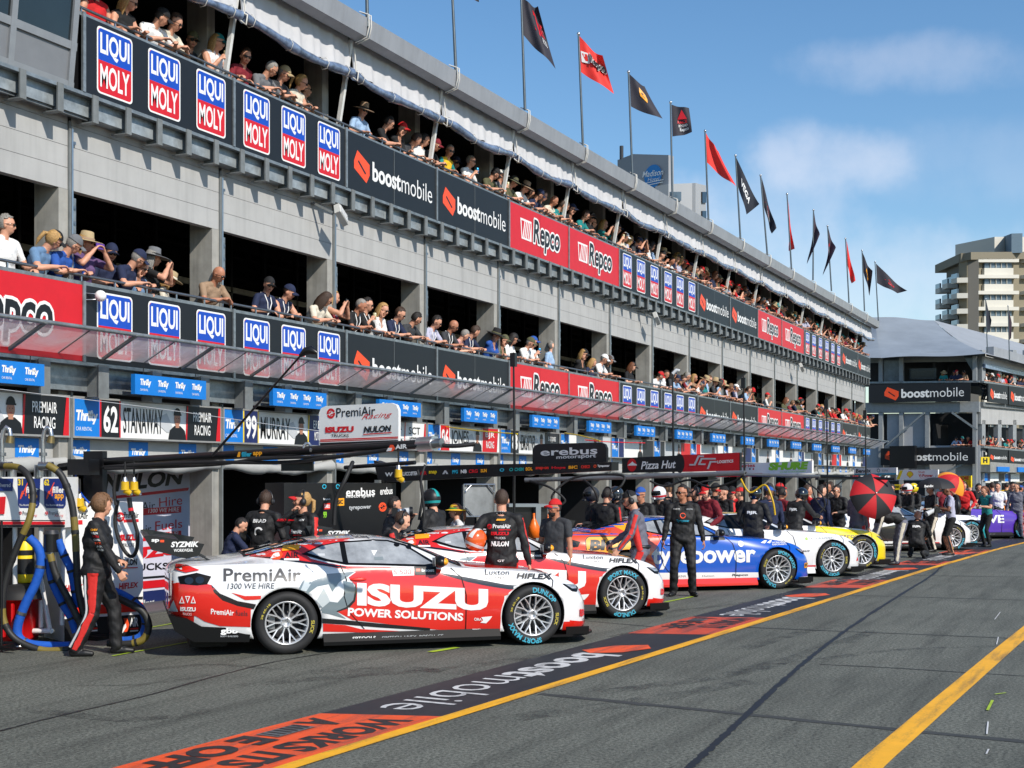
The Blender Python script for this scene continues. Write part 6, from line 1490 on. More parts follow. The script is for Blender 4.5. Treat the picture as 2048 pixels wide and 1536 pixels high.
boom('air_boom', 'far black boom reaching over the white and yellow cars', [(1500,950,29),(1640,953,28.4),(1790,958,27.6)], .03, BLACKM, hoses=[([(1620,955,28.2),(1632,1000,28.2),(1660,1025,28.2),(1680,990,28)], .014), ([(1690,957,28),(1660,985,28),(1655,1010,28)], .012)])
boom('air_boom', 'short black boom behind the nearest car roof', [(690,935,19.5),(760,930,19),(830,925,18.6)], .03, BLACKM, hoses=[([(700,940,19.3),(705,925,19.2),(690,960,19),(672,1000,19),(668,1050,19)], .03), ([(835,940,18.6),(845,985,18.6),(838,1040,18.6)], .02), ([(850,930,18.6),(842,965,18.5),(848,1020,18.5),(846,1060,18.5)], .018)])
# black cabinet of the second team and the tool bench with orange bottles
v10 = VP(640, 19.6, 792, 20.4); a = Art(); v10.text(a, 'erebus', 692, 976, 993, 750, 975, 991, WHITE, .02); v10.text(a, 'motorsport', 692, 990, 998, 748, 988, 996, WHITE, .01); v10.text(a, 'tyrepower', 698, 1012, 1022, 742, 1010, 1019, LGREY, .02)
v10.text(a, 'erebus', 760, 975, 990, 785, 974, 988, WHITE, .02); a.plus(mark_swirl(*v10.uv(765,1014), .07, ORANGE)); v10.poly(a, [(673,997),(688,996),(688,1011),(673,1012)], AMBER); v10.text(a, 'BIC', 675, 999, 1009, 686, 999, 1008, BLACK, .05)
v10.poly(a, [(647,1007),(660,1006),(660,1018),(647,1019)], RACERED); v10.text(a, 'CHIKO', 648, 1009, 1016, 659, 1009, 1016, WHITE, .04); v10.text(a, 'Snapon', 646, 996, 1001, 660, 996, 1001, WHITE, .02); v10.text(a, '99', 646, 1023, 1036, 653, 1023, 1036, LIME, .03)
for x in (646,673): a.ring(*v10.uv(x+2,973), .035, .022, CYAN)
mb = MB(); v10.slab(mb, [(568,966),(792,966),(792,1210),(568,1218)], BLACKM, .6); a.into(mb, v10.T()); tag(mb.build('tool_cabinet'), 'black cabinet with white lettering behind the nearest car roof', 'cabinet')
v11 = VP(1020, 21.5, 1100, 21.8); mb = MB(); v11.slab(mb, [(1018,1008),(1100,1008),(1100,1014),(1018,1014)], GREYV, .5); v11.slab(mb, [(1072,1014),(1082,1014),(1082,1190),(1072,1190)], GREYV, .5); v11.slab(mb, [(1018,1014),(1100,1014),(1100,1190),(1018,1190)], BLACKM, .4, -.1); tag(mb.build('workbench'), 'dark workbench with a grey top behind the red capped man', 'workbench')
OB = M('orange bottle', (236,110,24), .35)
for k, (x, y0, r_) in enumerate(((1060,1075,.09),(1088,1052,.028),(1098,1050,.028))):
    o_ = MB(); h_ = .4 if k == 0 else .2; o_.lathe([(0,0),(r_,0),(r_,h_*.45),(r_*.5,h_*.7),(r_*.22,h_*.8),(r_*.2,h_),(0,h_)], OB, 16)
    tag(o_.build('bottle', None, v11.P(x, y0, .15)), ('large orange bottle by the workbench', 'small orange bottle on the bench', 'small orange bottle nearest the red capped man')[k], 'bottle', 'orange bottles at the workbench')
v12 = VP(926, 20.4, 986, 20.8); mb = MB(); v12.slab(mb, [(926,970),(986,970),(986,1032),(926,1032)], M('clear rig screen', (128,132,134), .2, var=.4, scale=2), .03); tag(mb.build('rig_screen'), 'grey framed clear screen above the second red car', 'screen')
for pts in ([(926,970),(926,1120)], [(986,970),(986,1120)], [(926,970),(986,970)], [(930,1010),(945,1030)], [(986,970),(975,990)]):
    pass
mb = MB()
for p_, q_ in (((925,968),(925,1130)),((987,968),(987,1130)),((925,969),(987,969)),((925,1033),(987,1033)),((929,1015),(943,1031)),((927,985),(940,970)),((985,985),(973,970))): mb.tube([v12.P(*p_, .03), v12.P(*q_, .03)], .014, ALU, 6)
tag(mb.build('rig_stand'), 'aluminium tube stand around the clear screen', 'stand')
# ---------------------------------------------------------------- flagpoles on the roof edge
FK = M('charcoal flag cloth', (44,42,52), .75, var=.12, scale=3); FR = M('red flag cloth', (222,44,34), .7, var=.06, scale=3); FN = M('navy flag cloth', (26,32,46), .75, var=.1); FP = M('plum flag cloth', (62,46,58), .75, var=.12); POLE = M('dull flagpole metal', (96,104,108), .4, .6, var=.15)
fl_specs = [((735,36),(731,-120),None,FK,'bare pole at the left'), ((912,132),(901,-90),[(905,-80),(906,-20),(958,3),(950,-70)],FK,'charcoal flag cut by the top of the picture'),
 ((1050,206),(1042,-14),[(1043,-8),(1045,68),(1112,132),(1076,10)],FK,'large charcoal flag with red emblem'), ((1166,283),(1157,68),[(1159,72),(1162,144),(1229,184),(1205,112)],FR,'red flag with white bars and black letters'),
 ((1265,346),(1257,144),[(1259,148),(1262,213),(1325,238),(1290,170)],FK,'charcoal flag with an orange mark'), ((1345,390),(1341,205),[(1343,209),(1345,273),(1383,266),(1378,216)],FK,'short dark flag with red emblem and white words'),
 ((1417,433),(1410,262),[(1412,266),(1413,324),(1472,374),(1438,300)],FR,'red flag blown into a long fold'), ((1481,470),(1471,311),[(1472,314),(1475,369),(1493,429),(1519,408)],FN,'navy flag with white letters'),
 ((1535,504),(1521,351),[(1523,354),(1527,410),(1545,466),(1553,456)],FK,'dark flag with pink and red print'), ((1583,531),(1574,388),[(1575,391),(1577,440),(1580,500),(1589,498)],FR,'narrow red flag hanging almost straight'),
 ((1626,553),(1627,420),[(1628,424),(1626,470),(1614,528),(1638,470)],FP,'plum flag with white letters'), ((1663,575),(1655,452),[(1656,455),(1658,500),(1645,551),(1669,497)],FP,'plum flag with a red patch'),
 ((1698,599),(1691,477),[(1693,480),(1695,530),(1703,567),(1710,562)],FR,'far red flag with a slim fold'), ((1729,616),(1724,501),[(1725,505),(1727,545),(1740,591),(1743,543)],FK,'dark flag with an orange mark near the far end'),
 ((1757,640),(1750,524),[(1752,527),(1754,566),(1796,586),(1813,582)],FK,'last dark flag flying widest at the far end')]
def flagpole(base, top, quad, mat, lab, i, Z, marks=None):
    p0 = p3(base[0], base[1], Z); p1 = p3(top[0], top[1], Z)
    t = thing('flagpole', ('flagpole, %s' % lab) if quad else 'bare flagpole base standing at the upper left roof edge', 'flagpole', p0, 0, 'flagpoles along the roof edge')
    mb = MB(); r = .03; mb.tube([(0,0,-.15), p1-p0], [r*1.1, r*.8], POLE, 8); mb.build('pole', t)
    mb = MB(); mb.ell(p1-p0, (.045,.045,.045), ALU, 8, 6); mb.build('finial', t)
    if quad:
        c = [p3(x, y, Z)-p0 for x, y in quad]; fw = Vector((CY,SY,0)); rr = random.Random(i); f1, f2 = rr.uniform(0,6), rr.uniform(4,8)
        wd = (c[2]-c[1]).length
        def S(u, v):
            a = c[1].lerp(c[2], u); b = c[0].lerp(c[3], u); p = a.lerp(b, v)
            return p + fw*(wd*.13*u*math.sin(f2*u+2.5*v+f1) - wd*.12*u*rr_s) + Vector((0,0,-.05*wd*math.sin(PI*u)*(1 if v > .5 else .6))) 
        rr_s = rr.uniform(-1,1); n = 16; m = 8
        vs = [S(k/n, j/m) for j in range(m+1) for k in range(n+1)]; fs = [(j*(n+1)+k, j*(n+1)+k+1, (j+1)*(n+1)+k+1, (j+1)*(n+1)+k) for j in range(m) for k in range(n)]
        mb = MB(); mb.add(vs, fs, mat, True)
        if marks:
            for q, (vv, ff, mm) in enumerate(marks.e): mb.add([S(u, v_)-fw*(.012+.004*q) for u, v_ in vv], ff, mm)
        mb.build('flag', t)
mk = {2: Art().poly([(.52,.45),(.6,.9),(.7,.85),(.72,.4)],RED).text('RACE',.74,.45,.9,.7,RED,.03).text('BEYOND',.76,.3,.92,.42,WHITE), 3: Art().poly([(.02,.6),(.3,.72),(.32,.42),(.04,.3)],WHITE).poly([(.06,.56),(.26,.66),(.28,.46),(.08,.36)],FR).poly([(.12,.6),(.16,.62),(.17,.38),(.13,.36)],WHITE).text('Repco',.34,.4,.95,.75,BLACK,.05,.1,out=WHITE),
 4: mark_boost(.42,.35,.3,.45,AMBER), 5: Art().poly([(.3,.55),(.55,.9),(.8,.55)],RED).text('RACE',.3,.4,.8,.52,RED,.03).text('BEYOND',.35,.28,.8,.37,WHITE).text('Repco',.4,.1,.85,.25,LGREY,.03), 7: Art().text('VEGA',.25,.35,.8,.65,WHITE,.03), 8: Art().poly([(.2,.4),(.45,.75),(.6,.4)],RED).rect(.4,.3,.7,.36,LGREY), 10: Art().text('SC',.3,.35,.75,.6,WHITE,.03), 11: Art().ell(.4,.5,.15,.2,RED), 13: mark_boost(.35,.3,.35,.4,AMBER), 14: Art().poly([(.3,.5),(.45,.75),(.6,.5)],RED).text('RACE',.45,.35,.7,.5,RED,.03)}
for i, (b_, t_, q_, m_, l_) in enumerate(fl_specs):
    Z = (on_facade(b_[0], HY, .72) - Vector((0,0,CAM_Z))); Z = Z.x*CY + Z.y*SY
    flagpole(b_, t_, q_, m_, l_, i, Z, mk.get(i))
for i, (b_, t_, q_, m_, l_) in enumerate((((1975,700),(1971,598),[(1972,600),(1973,668),(1982,655),(1983,640)],FN,'navy flag on the second building'), ((2019,716),(2016,612),[(2016,615),(2017,682),(2022,676),(2024,645)],FP,'dark plum flag on the second building'))): flagpole(b_, t_, q_, m_, l_, 30+i, 80)
# ---------------------------------------------------------------- umbrellas
def umbrella(label, px, py, Z, rad, depth, axis, mats, text=None):
    t = thing('umbrella', label, 'umbrella', p3(px,py,Z), 0, 'team umbrellas held in the lane'); ax = Vector(axis).normalized(); T = ax.to_track_quat('Z','Y').to_matrix().to_4x4()
    n = 8
    for k in range(n):
        mb = MB(); st = 6; vs = []; sg = 5
        for i in range(st+1):
            u = i/st
            for j in range(sg+1):
                a_ = 2*PI*(k+j/sg)/n; sag = .1*depth*math.sin(PI*j/sg)*u; rr_ = rad*math.sin(u*1.25)/math.sin(1.25)*(1-.05*math.sin(PI*j/sg)*u)
                vs.append(T @ Vector((rr_*math.cos(a_), rr_*math.sin(a_), depth*(math.cos(u*1.25)-1)/(1-math.cos(1.25))-sag*.3)))
        mb.add(vs, [(i*(sg+1)+j, (i+1)*(sg+1)+j, (i+1)*(sg+1)+j+1, i*(sg+1)+j+1) for i in range(st) for j in range(sg)], mats[k % len(mats)], True)
        mb.build('panel', t)
    mb = MB(); mb.tube([T @ Vector((0,0,.05)), T @ Vector((0,0,-.85))], .01, STEEL, 6); mb.tube([T @ Vector((0,0,-.75)), T @ Vector((0,0,-.9))], .018, BLACKM, 6); mb.build('shaft', t)
    return t
UR = M('red umbrella cloth', (190,24,32), .7, var=.05); UK = M('black umbrella cloth', (30,30,33), .7, var=.1); UY = M('orange umbrella cloth', (236,150,40), .7)
fwd = Vector((CY,SY,0)); rgt = Vector((SY,-CY,0))
umbrella('red and black panelled umbrella tilted towards the camera', 1752, 987, 27.6, .5, .2, -fwd*1.0+Vector((0,0,.32))+rgt*.05, (UK,UR))
ub = umbrella('plain black umbrella held beside the photographer', 1872, 955, 31.5, .46, .22, Vector((0,0,1))-fwd*.1, (UK,))
umbrella('red and orange umbrella behind the black one', 1917, 953, 34, .42, .3, Vector((0,0,.7))+rgt*.5-fwd*.4, (UR,UR,UY))
mb = MB(); vbn = VP(1840, 31.05, 1900, 31.05); a = Art(); vbn.text(a, 'Bendix', 1849, 970, 975, 1867, 969, 974, WHITE, .04); a.into(mb, Matrix.Translation(-p3(1872,955,31.5)) @ vbn.T(.0)); mb.build('umbrella_lettering', ub)

# slim masts and wires between the booms
for k, (px, y0, y1, Z, lab) in enumerate(((1027,705,905,19.5,'slim dark mast with a black box, beside the black rounded team board'), (1345,748,930,22.5,'slim mast with a curved lamp arm above the black and red banner'), (1487,752,925,25,'slim mast left of the white and green banner'), (1653,795,950,29,'slim mast right of the white and green banner'), (1730,815,945,33,'slim mast over the small white banners'))):
    t = thing('slim_mast', lab, 'mast', p3(px,1000,Z), 0, 'slim masts between the garages'); t.location.z = 0; o0 = Vector(t.location)
    mb = MB(); mb.tube([Vector((0,0,0)), p3(px+2,y1,Z)-o0, p3(px,y0,Z)-o0], [.022,.02,.013], BLACKM, 6); mb.build('pole', t)
    mb = MB(); q = p3(px,y0+12,Z)-o0
    if k == 1: mb.tube([p3(px,y0,Z)-o0, p3(px+8,y0-8,Z)-o0, p3(px+14,y0-6,Z)-o0], .03, LGREY, 8)
    else: mb.box(tuple(q+Vector((-.04,-.04,-.12))), tuple(q+Vector((.04,.04,.08))), BLACKM)
    mb.build('mast_head', t)
for k, (pts, r_, m, lab) in enumerate((([(-20,776,15.6),(300,815,15.6),(640,862,15.2),(900,885,15)], .004, LGREY, 'thin pale wire running across the driver name boards'), ([(880,852,27),(960,862,25),(1035,868,24)], .012, YELLOW, 'yellow strap tied under the canopy near the centre'), ([(1130,866,30),(1165,872,29),(1200,882,28)], .014, YELLOW, 'second yellow strap under the canopy right of centre'), ([(1170,880,30),(1220,884,30),(1290,886,31)], .012, RED, 'thin red strap stretched under the canopy'))):
    mb = MB(); mb.tube(smooth_line([p3(*q) for q in pts], 5), r_, m, 5); tag(mb.build('strap_line'), lab, 'strap')
# ---------------------------------------------------------------- second pit building beyond the bend
B2 = thing('far_pit_building', 'second grey pit building with a tented corner beyond the bend', 'building', (0,0,0))
TENT = M('grey tent canvas', (142,149,155), .5, var=.12, scale=.6, bump=.4, bscale=1.5); BEAM2 = M('far beam grey', (140,144,146), .6, var=.12); WALL2 = M('far wall panel', (158,162,168), .7, var=.06)
def q3(px, py, Z): return p3(px, py, Z)
mb = MB()
E1, E2, E3, E4 = q3(1690,712,88), q3(1762,716,86), q3(1972,708,83), q3(2120,746,92)
R1, R2, R3 = q3(1740,633,97), q3(1868,640,97), q3(2120,708,104)
def grid(mb, c, mat, n=12, amp=.06, seed=0):
    rr = random.Random(seed); vs = []
    for j in range(n+1):
        for i in range(n+1):
            u, v_ = i/n, j/n; p = c[0].lerp(c[1],u).lerp(c[3].lerp(c[2],u),v_); vs.append(p + Vector((0,0,-.5*math.sin(PI*v_)*.6 + amp*math.sin(7*u+5*v_+seed))))
    mb.add(vs, [(j*(n+1)+i, j*(n+1)+i+1, (j+1)*(n+1)+i+1, (j+1)*(n+1)+i) for j in range(n) for i in range(n)], mat, True)
grid(mb, (E1,E2,q3(1750,637,95),R1), TENT, 6, .02); grid(mb, (E2,E3,R2,R1), TENT, 14, .05); grid(mb, (E3,E4,R3,R2), ROOFM, 14, .02)
mb.build('tent_roof', B2)
vc2 = VP(1735, 87.5, 1958, 84)
def vbox(nm, vp, pts, mat, th, off=0.): mb = MB(); vp.slab(mb, pts, mat, th, off); return mb.build(nm, B2)
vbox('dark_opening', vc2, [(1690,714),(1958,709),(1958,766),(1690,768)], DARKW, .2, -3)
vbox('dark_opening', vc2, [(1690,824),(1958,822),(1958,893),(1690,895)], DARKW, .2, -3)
vbox('eave_beam', vc2, [(1690,704),(1958,700),(1958,720),(1690,724)], BEAM2, .4, -.9)
vbox('edge_beam', vc2, [(1690,806),(1958,803),(1958,824),(1690,826)], BEAM2, .5)
vbox('balcony_edge', vc2, [(1690,764),(1958,761),(1958,764.5),(1690,767.5)], GALV, .3)
vbox('wall_panel', vc2, [(1772,827),(1850,826),(1850,893),(1772,894)], WALL2, .2, -.3)
vbox('lower_wall', vc2, [(1690,893),(1958,890),(1958,1012),(1690,1014)], WALL2, .3, -.4)
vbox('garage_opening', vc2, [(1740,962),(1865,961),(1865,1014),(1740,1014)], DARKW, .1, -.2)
for x in (1762, 1803, 1855, 1950):
    vbox('column', vc2, [(x-5,712),(x+3,712),(x+3,765),(x-5,765)], BEAM2, .3) if x != 1855 else None
    vbox('lower_column', vc2, [(x-5,824),(x+3,824),(x+3,1012),(x-5,1012)], BEAM2, .35)
vbox('clear_sheet', vc2, [(1766,716),(1802,715),(1802,762),(1766,763)], M('clear tent sheet',(70,84,96),.15,var=.6,scale=2), .02, -.2)
vbox('clear_sheet', vc2, [(1925,710),(1955,710),(1951,755)], M('clear tent sheet',(70,84,96)), .02, -.2)
for p_, q_ in (((1772,893),(1850,826)),((1905,825),(1955,860)),((1870,955),(1945,920))): mb = MB(); mb.bar(vc2.P(*p_,.2), vc2.P(*q_,.2), .12, .12, GALV); mb.build('brace', B2)
v_ = vc2; a = Art().plus(logo_boost(v_.uv(1771,805)[0], v_.uv(1771,802)[1], v_.uv(1930,805)[0], v_.uv(1771,775)[1]))
vsign('banner', vc2, [(1740,806),(1943,803),(1943,766),(1740,770)], BLACK, a, 'black banner with white lettering under the grey tent roof', 'banner', .1, None, .35)
a = Art().plus(logo_boost(v_.uv(1772,930)[0], v_.uv(1772,926)[1], v_.uv(1938,930)[0], v_.uv(1772,902)[1]))
vsign('banner', vc2, [(1764,931),(1952,928),(1952,894),(1764,897)], BLACK, a, 'black lower banner with white lettering half hidden by a dark box', 'banner', .1, None, .35)
vsign('speaker_box', vc2, [(1788,938),(1838,937),(1838,892),(1788,893)], BLACKM, None, 'black box hanging in front of the lower far banner', 'speaker', .6, None, 1.2)
vsign('television', vc2, [(1811,757),(1866,756),(1866,734),(1811,735)], M('screen frame',(38,44,50),.2), Art().rect(*v_.uv(1815,754),*v_.uv(1862,738),M('dark screen',(20,26,32),.15)), 'wide dark television inside the far tent', 'television', .1, None, -1)
a = Art(); 
vH = VP(1962, 83, 1980, 83); vH.text(a, 'H', 1966, 916, 926, 1975, 916, 926, BLACK, .06)
vsign('letter_sign', vH, [(1962,929),(1979,929),(1979,914),(1962,914)], YELLOW, a, 'small yellow sign with a black letter H', 'sign', .1)
v2b = VP(1956, 84, 2130, 96)
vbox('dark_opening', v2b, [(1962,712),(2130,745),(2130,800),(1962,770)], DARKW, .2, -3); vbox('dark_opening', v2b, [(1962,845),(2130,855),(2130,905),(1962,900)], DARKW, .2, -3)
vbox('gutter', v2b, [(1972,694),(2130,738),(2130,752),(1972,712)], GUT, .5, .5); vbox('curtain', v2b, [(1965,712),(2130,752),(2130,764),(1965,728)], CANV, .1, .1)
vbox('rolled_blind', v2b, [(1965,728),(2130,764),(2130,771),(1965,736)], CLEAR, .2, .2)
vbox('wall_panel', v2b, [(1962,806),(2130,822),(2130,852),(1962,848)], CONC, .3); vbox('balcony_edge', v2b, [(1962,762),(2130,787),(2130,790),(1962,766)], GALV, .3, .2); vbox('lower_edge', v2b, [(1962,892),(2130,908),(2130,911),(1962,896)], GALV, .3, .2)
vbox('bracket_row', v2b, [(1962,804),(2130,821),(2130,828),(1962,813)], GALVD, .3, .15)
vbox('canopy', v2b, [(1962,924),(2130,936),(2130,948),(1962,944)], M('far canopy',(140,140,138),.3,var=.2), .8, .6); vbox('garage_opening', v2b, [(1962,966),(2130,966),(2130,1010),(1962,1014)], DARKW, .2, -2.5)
for x in (1968, 2000, 2030, 2058): vbox('column', v2b, [(x-4,700),(x+3,700),(x+3,765),(x-4,765)], BEAM2, .3); vbox('column', v2b, [(x-4,840),(x+3,840),(x+3,1012),(x-4,1012)], BEAM2, .3)
for k, (x0, x1) in enumerate(((1966,2005),(2007,2047),(2049,2092))):
    for lev, (yt, yb, sl) in enumerate(((767,804,.13),(897,925,.1))):
        f_ = lambda x: (x-1966)*sl
        a = Art(); u0, z0 = v2b.uv(x0+4, yb-5+f_(x0)); u1, z1 = v2b.uv(x1-2, yt+9+f_(x1)); a.plus(logo_boost(u0, z0, u1, z1))
        vsign('banner', v2b, [(x0,yb+f_(x0)),(x1,yb+f_(x1)),(x1,yt+f_(x1)),(x0,yt+f_(x0))], BLACK, a, '%s black banner with white lettering on the %s balcony of the far building' % (ORD[k], ('upper','lower')[lev]), 'banner', .1, 'far black banners', .35)
    a = Art(); u0, z0 = v2b.uv(x0, 962+k*1.0); u1, z1 = v2b.uv(x1, 947+k*1.4); w_ = u1-u0; h_ = .5
    a.rect(u0,z0,u0+.15*w_,z0+h_,SKYB).rect(u0+.15*w_,z0,u0+.28*w_,z0+h_,NAVY).rect(u0+.72*w_,z0,u1,z0+h_,DARK)
    vsign('garage_name_board', v2b, [(x0,962+k),(x1,962+k*1.2),(x1,946+k*1.5),(x0,946+k)], WHITE, a, '%s tiny name board on the far pit building' % ORD[k], 'sign', .1, 'far name boards', .1)
    a = Art(); vsign('hanging_sign', v2b, [(x0+8,943+k),(x0+32,943.5+k),(x0+32,934+k),(x0+8,933.5+k)], SKYB, None, '%s small blue hanging sign on the far building' % ORD[k], 'sign', .2, 'far blue signs', .7)
# ---------------------------------------------------------------- apartment tower at the right
AP = thing('apartment_tower', 'cream and brown apartment tower with stacked balconies at the right', 'building', (0,0,0))
CRM = M('cream rendered wall', (200,197,186), .8, var=.05, scale=.1); BRN = M('brown wall strip', (132,124,104), .8, var=.08, scale=.1); SHW = M('grey side wall', (96,94,88), .8, var=.08, scale=.1); WIN = M('tower window glass', (84,98,108), .12, var=.5, scale=.3); RFB = M('brown roof slab', (124,117,100), .8, var=.06)  # side wall coloured darker than the front, for its shaded face
vt = VP(1934, 250, 2120, 262); vl = VP(1893, 268, 1936, 250)
def abox(nm, vp, pts, mat, th, off=0.): mb = MB(); vp.slab(mb, pts, mat, th, off); return mb.build(nm, AP)
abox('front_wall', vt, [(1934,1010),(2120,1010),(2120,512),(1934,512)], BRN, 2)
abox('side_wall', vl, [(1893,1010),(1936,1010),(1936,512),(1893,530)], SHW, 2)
abox('roof_slab', vt, [(1932,521),(2120,519),(2120,505),(1932,506)], RFB, 3, 1.2)
abox('roof_slab', vl, [(1882,546),(1935,523),(1935,506),(1882,530)], RFB, 3, 1.2)
abox('penthouse', vt, [(2022,506),(2120,506),(2120,467),(2022,467)], CRM, 10, -4); abox('penthouse', VP(1992,270,2023,254), [(1992,506),(2023,506),(2023,467),(1992,479)], M('blue grey wall',(104,124,138),.8), 2)
for f_ in range(15):
    y = 519+32*f_
    if y > 950: break
    for x0, x1 in ((1949,2024),(2042,2120)):
        abox('balcony_band', vt, [(x0-2,y+7),(x1+4,y+7),(x1+4,y),(x0-2,y)], CRM, 1.5, 1.2)
        abox('wall_band', vt, [(x0+14,y+33),(x1-3,y+33),(x1-3,y+18),(x0+14,y+18)], CRM, .6, .7)
        mb = MB(); vt.slab(mb, [(x0+16,y+18),(x1-5,y+18),(x1-5,y+8),(x0+16,y+8)], WIN, .4, .5)
        for q in range(1,5): xx = x0+16+(x1-x0-21)*q/5; vt.slab(mb, [(xx-.4,y+18),(xx+.4,y+18),(xx+.4,y+8),(xx-.4,y+8)], CRM, .2, .7)
        mb.build('window', AP)
for f_ in range(13):
    for x0, x1, dy in ((1893,1902,20),(1907,1918,11),(1926,1938,0)):
        y = 555+dy+31*f_
        if y > 940: break
        abox('balcony', vl, [(x0,y+13),(x1,y+13-3),(x1,y+3-3),(x0,y+3)], CRM, 2, 2.2)
        abox('balcony_glass', vl, [(x0,y+3),(x1,y),(x1,y-9),(x0,y-6)], WIN, .3, 2.2)
    abox('side_glazing', vl, [(1897,556+31*f_),(1932,545+31*f_),(1932,565+31*f_),(1897,576+31*f_)], DGLASS, .4, .3) if 560+31*f_ < 930 else None
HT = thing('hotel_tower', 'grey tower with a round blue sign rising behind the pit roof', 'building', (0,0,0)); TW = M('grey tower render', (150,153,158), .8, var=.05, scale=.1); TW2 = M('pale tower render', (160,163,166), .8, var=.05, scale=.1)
vh = VP(1265, 262, 1338, 255); vh2 = VP(1235, 275, 1266, 262); v3_ = VP(1337, 252, 1412, 262)
def hbox(nm, vp, pts, mat, th, off=0.): mb = MB(); vp.slab(mb, pts, mat, th, off); return mb.build(nm, HT)
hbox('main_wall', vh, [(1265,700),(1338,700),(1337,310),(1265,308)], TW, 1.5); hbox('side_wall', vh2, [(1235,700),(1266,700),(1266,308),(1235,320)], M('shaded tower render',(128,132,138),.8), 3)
hbox('lower_wing', v3_, [(1337,700),(1390,700),(1390,366),(1337,368)], TW2, 3); hbox('lower_wing_end', VP(1390,258,1412,266), [(1390,700),(1411,700),(1411,371),(1390,366)], TW2, 4, .1)
for y in range(384, 640, 38):
    hbox('window', v3_, [(1339,y+18),(1360,y+18),(1360,y),(1339,y)], WIN, .4, .3); hbox('window', VP(1390,258,1412,266), [(1401,y+22),(1409,y+22),(1409,y),(1401,y)], DGLASS, .4, .4)
mb = MB(); mb.tube([q3(1243,318,272),q3(1243,292,272)], .4, DARK, 6); mb.build('antenna', HT)
a = Art(); cx, cz = vh.uv(1308,353); a.ell(cx, cz, 2.25, 2.25, M('hotel sign blue',(16,120,190),.5), 32); vh.text(a, 'Madison', 1287, 344, 356, 1329, 338, 350, WHITE, .01, .3); vh.text(a, 'Hotel', 1298, 357, 364, 1322, 354, 361, WHITE, .0, .3)
vh.poly(a, [(1292,367),(1330,359),(1330,360.5),(1292,368.5)], WHITE); vh.poly(a, [(1296,371),(1329,364),(1329,365.5),(1296,372.5)], WHITE)
mb = MB(); a.into(mb, vh.T(.3), .02, .05); mb.build('round_sign', HT)
# ---------------------------------------------------------------- poses
SUITS.update(('walk','stand_suit','back_helmet','reach','mouth','bend','kneel','photo','stand_suit2','low','back','reach2'))
PS = {}
RAIL = 1.13
PS['lean'] = make_pose('lean', lean=24, pel=(-.06,0,.92), hl=(.40,.07,RAIL+.03), hr=(.40,-.06,RAIL+.02), el=(-.2,.8,-.5), er=(-.2,-.8,-.5), hyaw=18, hpitch=4, voxel=.0125)
PS['lean_right'] = make_pose('lean_right', lean=28, pel=(-.08,0,.92), hl=(.42,.16,RAIL+.02), hr=(.42,-.12,RAIL+.02), el=(-.2,.8,-.5), er=(-.2,-.8,-.5), hyaw=52, hpitch=12, voxel=.0125, bulk=1.08)
PS['wide'] = make_pose('wide', lean=14, pel=(-.02,0,.93), hl=(.36,.27,RAIL), hr=(.36,-.26,RAIL), hyaw=-28, hpitch=6, voxel=.0125)
PS['drink'] = make_pose('drink', lean=10, pel=(-.02,0,.93), hl=(.36,.25,RAIL), hr=(.25,-.08,1.32), hyaw=24, hpitch=2, voxel=.0125)
PS['phone'] = make_pose('phone', lean=6, hl=(.33,.1,1.48), hr=(.33,-.1,1.48), hyaw=20, hpitch=4, fem=1, voxel=.0125, el=(-.1,.7,-.8), er=(-.1,-.7,-.8))
PS['fem'] = make_pose('fem', lean=17, pel=(-.04,0,.91), hl=(.37,.12,RAIL), hr=(.36,-.14,RAIL), hyaw=35, hpitch=8, fem=1, voxel=.0125, bulk=.9)
PS['chin'] = make_pose('chin', lean=20, pel=(-.05,0,.92), hl=(.36,.05,RAIL), hr=(.20,-.05,1.40), hyaw=5, fem=1, voxel=.0125, bulk=.92)
PS['upright'] = make_pose('upright', lean=2, hl=(.3,.2,1.08), hr=(.12,-.27,.9), hyaw=40, voxel=.0125)
PS['away'] = make_pose('away', lean=2, hyaw=15, voxel=.0125)
PS['walk'] = make_pose('walk', lean=3, pel=(0,0,.93), fl=(.2,.09,.08), fr=(-.2,-.1,.08), yaw_l=4, yaw_r=-4, hl=(.22,.17,1.02), hr=(.27,-.22,.92), el=(-.8,.3,-.3), er=(-.8,-.3,-.2), hyaw=40, hpitch=2, voxel=.0075, grip=.75, bulk=1.2)
PS['stand_suit'] = make_pose('stand_suit', bulk=1.08, lean=-2, fl=(0,.15,.08), fr=(.02,-.15,.08), yaw_l=22, yaw_r=-18, hl=(.06,.33,.84), hr=(.08,-.31,.84), hyaw=-42, hpitch=0, voxel=.0085)
PS['back_helmet'] = make_pose('back_helmet', lean=0, hl=(.12,.32,1.12), hr=(.03,-.33,.85), hyaw=8, voxel=.008, el=(-.9,.3,-.2))
PS['polo'] = make_pose('polo', lean=0, hl=(.08,.3,.86), hr=(.04,-.3,.86), hyaw=-22, voxel=.009, bulk=1.08)
PS['reach'] = make_pose('reach', lean=8, hl=(.30,.25,.93), hr=(.38,-.16,1.0), hyaw=6, hpitch=10, voxel=.009, bulk=1.06)
PS['mouth'] = make_pose('mouth', lean=0, hl=(.1,.3,.86), hr=(.17,.0,1.50), er=(-.2,-.8,-.6), hyaw=-30, hpitch=-6, voxel=.008, bulk=1.12, grip=1.0)
PS['low'] = make_pose('low', lean=32, pel=(-.1,0,.78), fl=(.1,.12,.08), fr=(-.2,-.12,.08), hl=(.5,.2,.95), hr=(.45,-.2,.9), hyaw=0, hpitch=-14, voxel=.0095, bulk=1.1)
PS['photo'] = make_pose('photo', lean=4, hl=(.36,.08,1.42), hr=(.24,-.1,1.45), hyaw=0, hpitch=4, voxel=.0095)
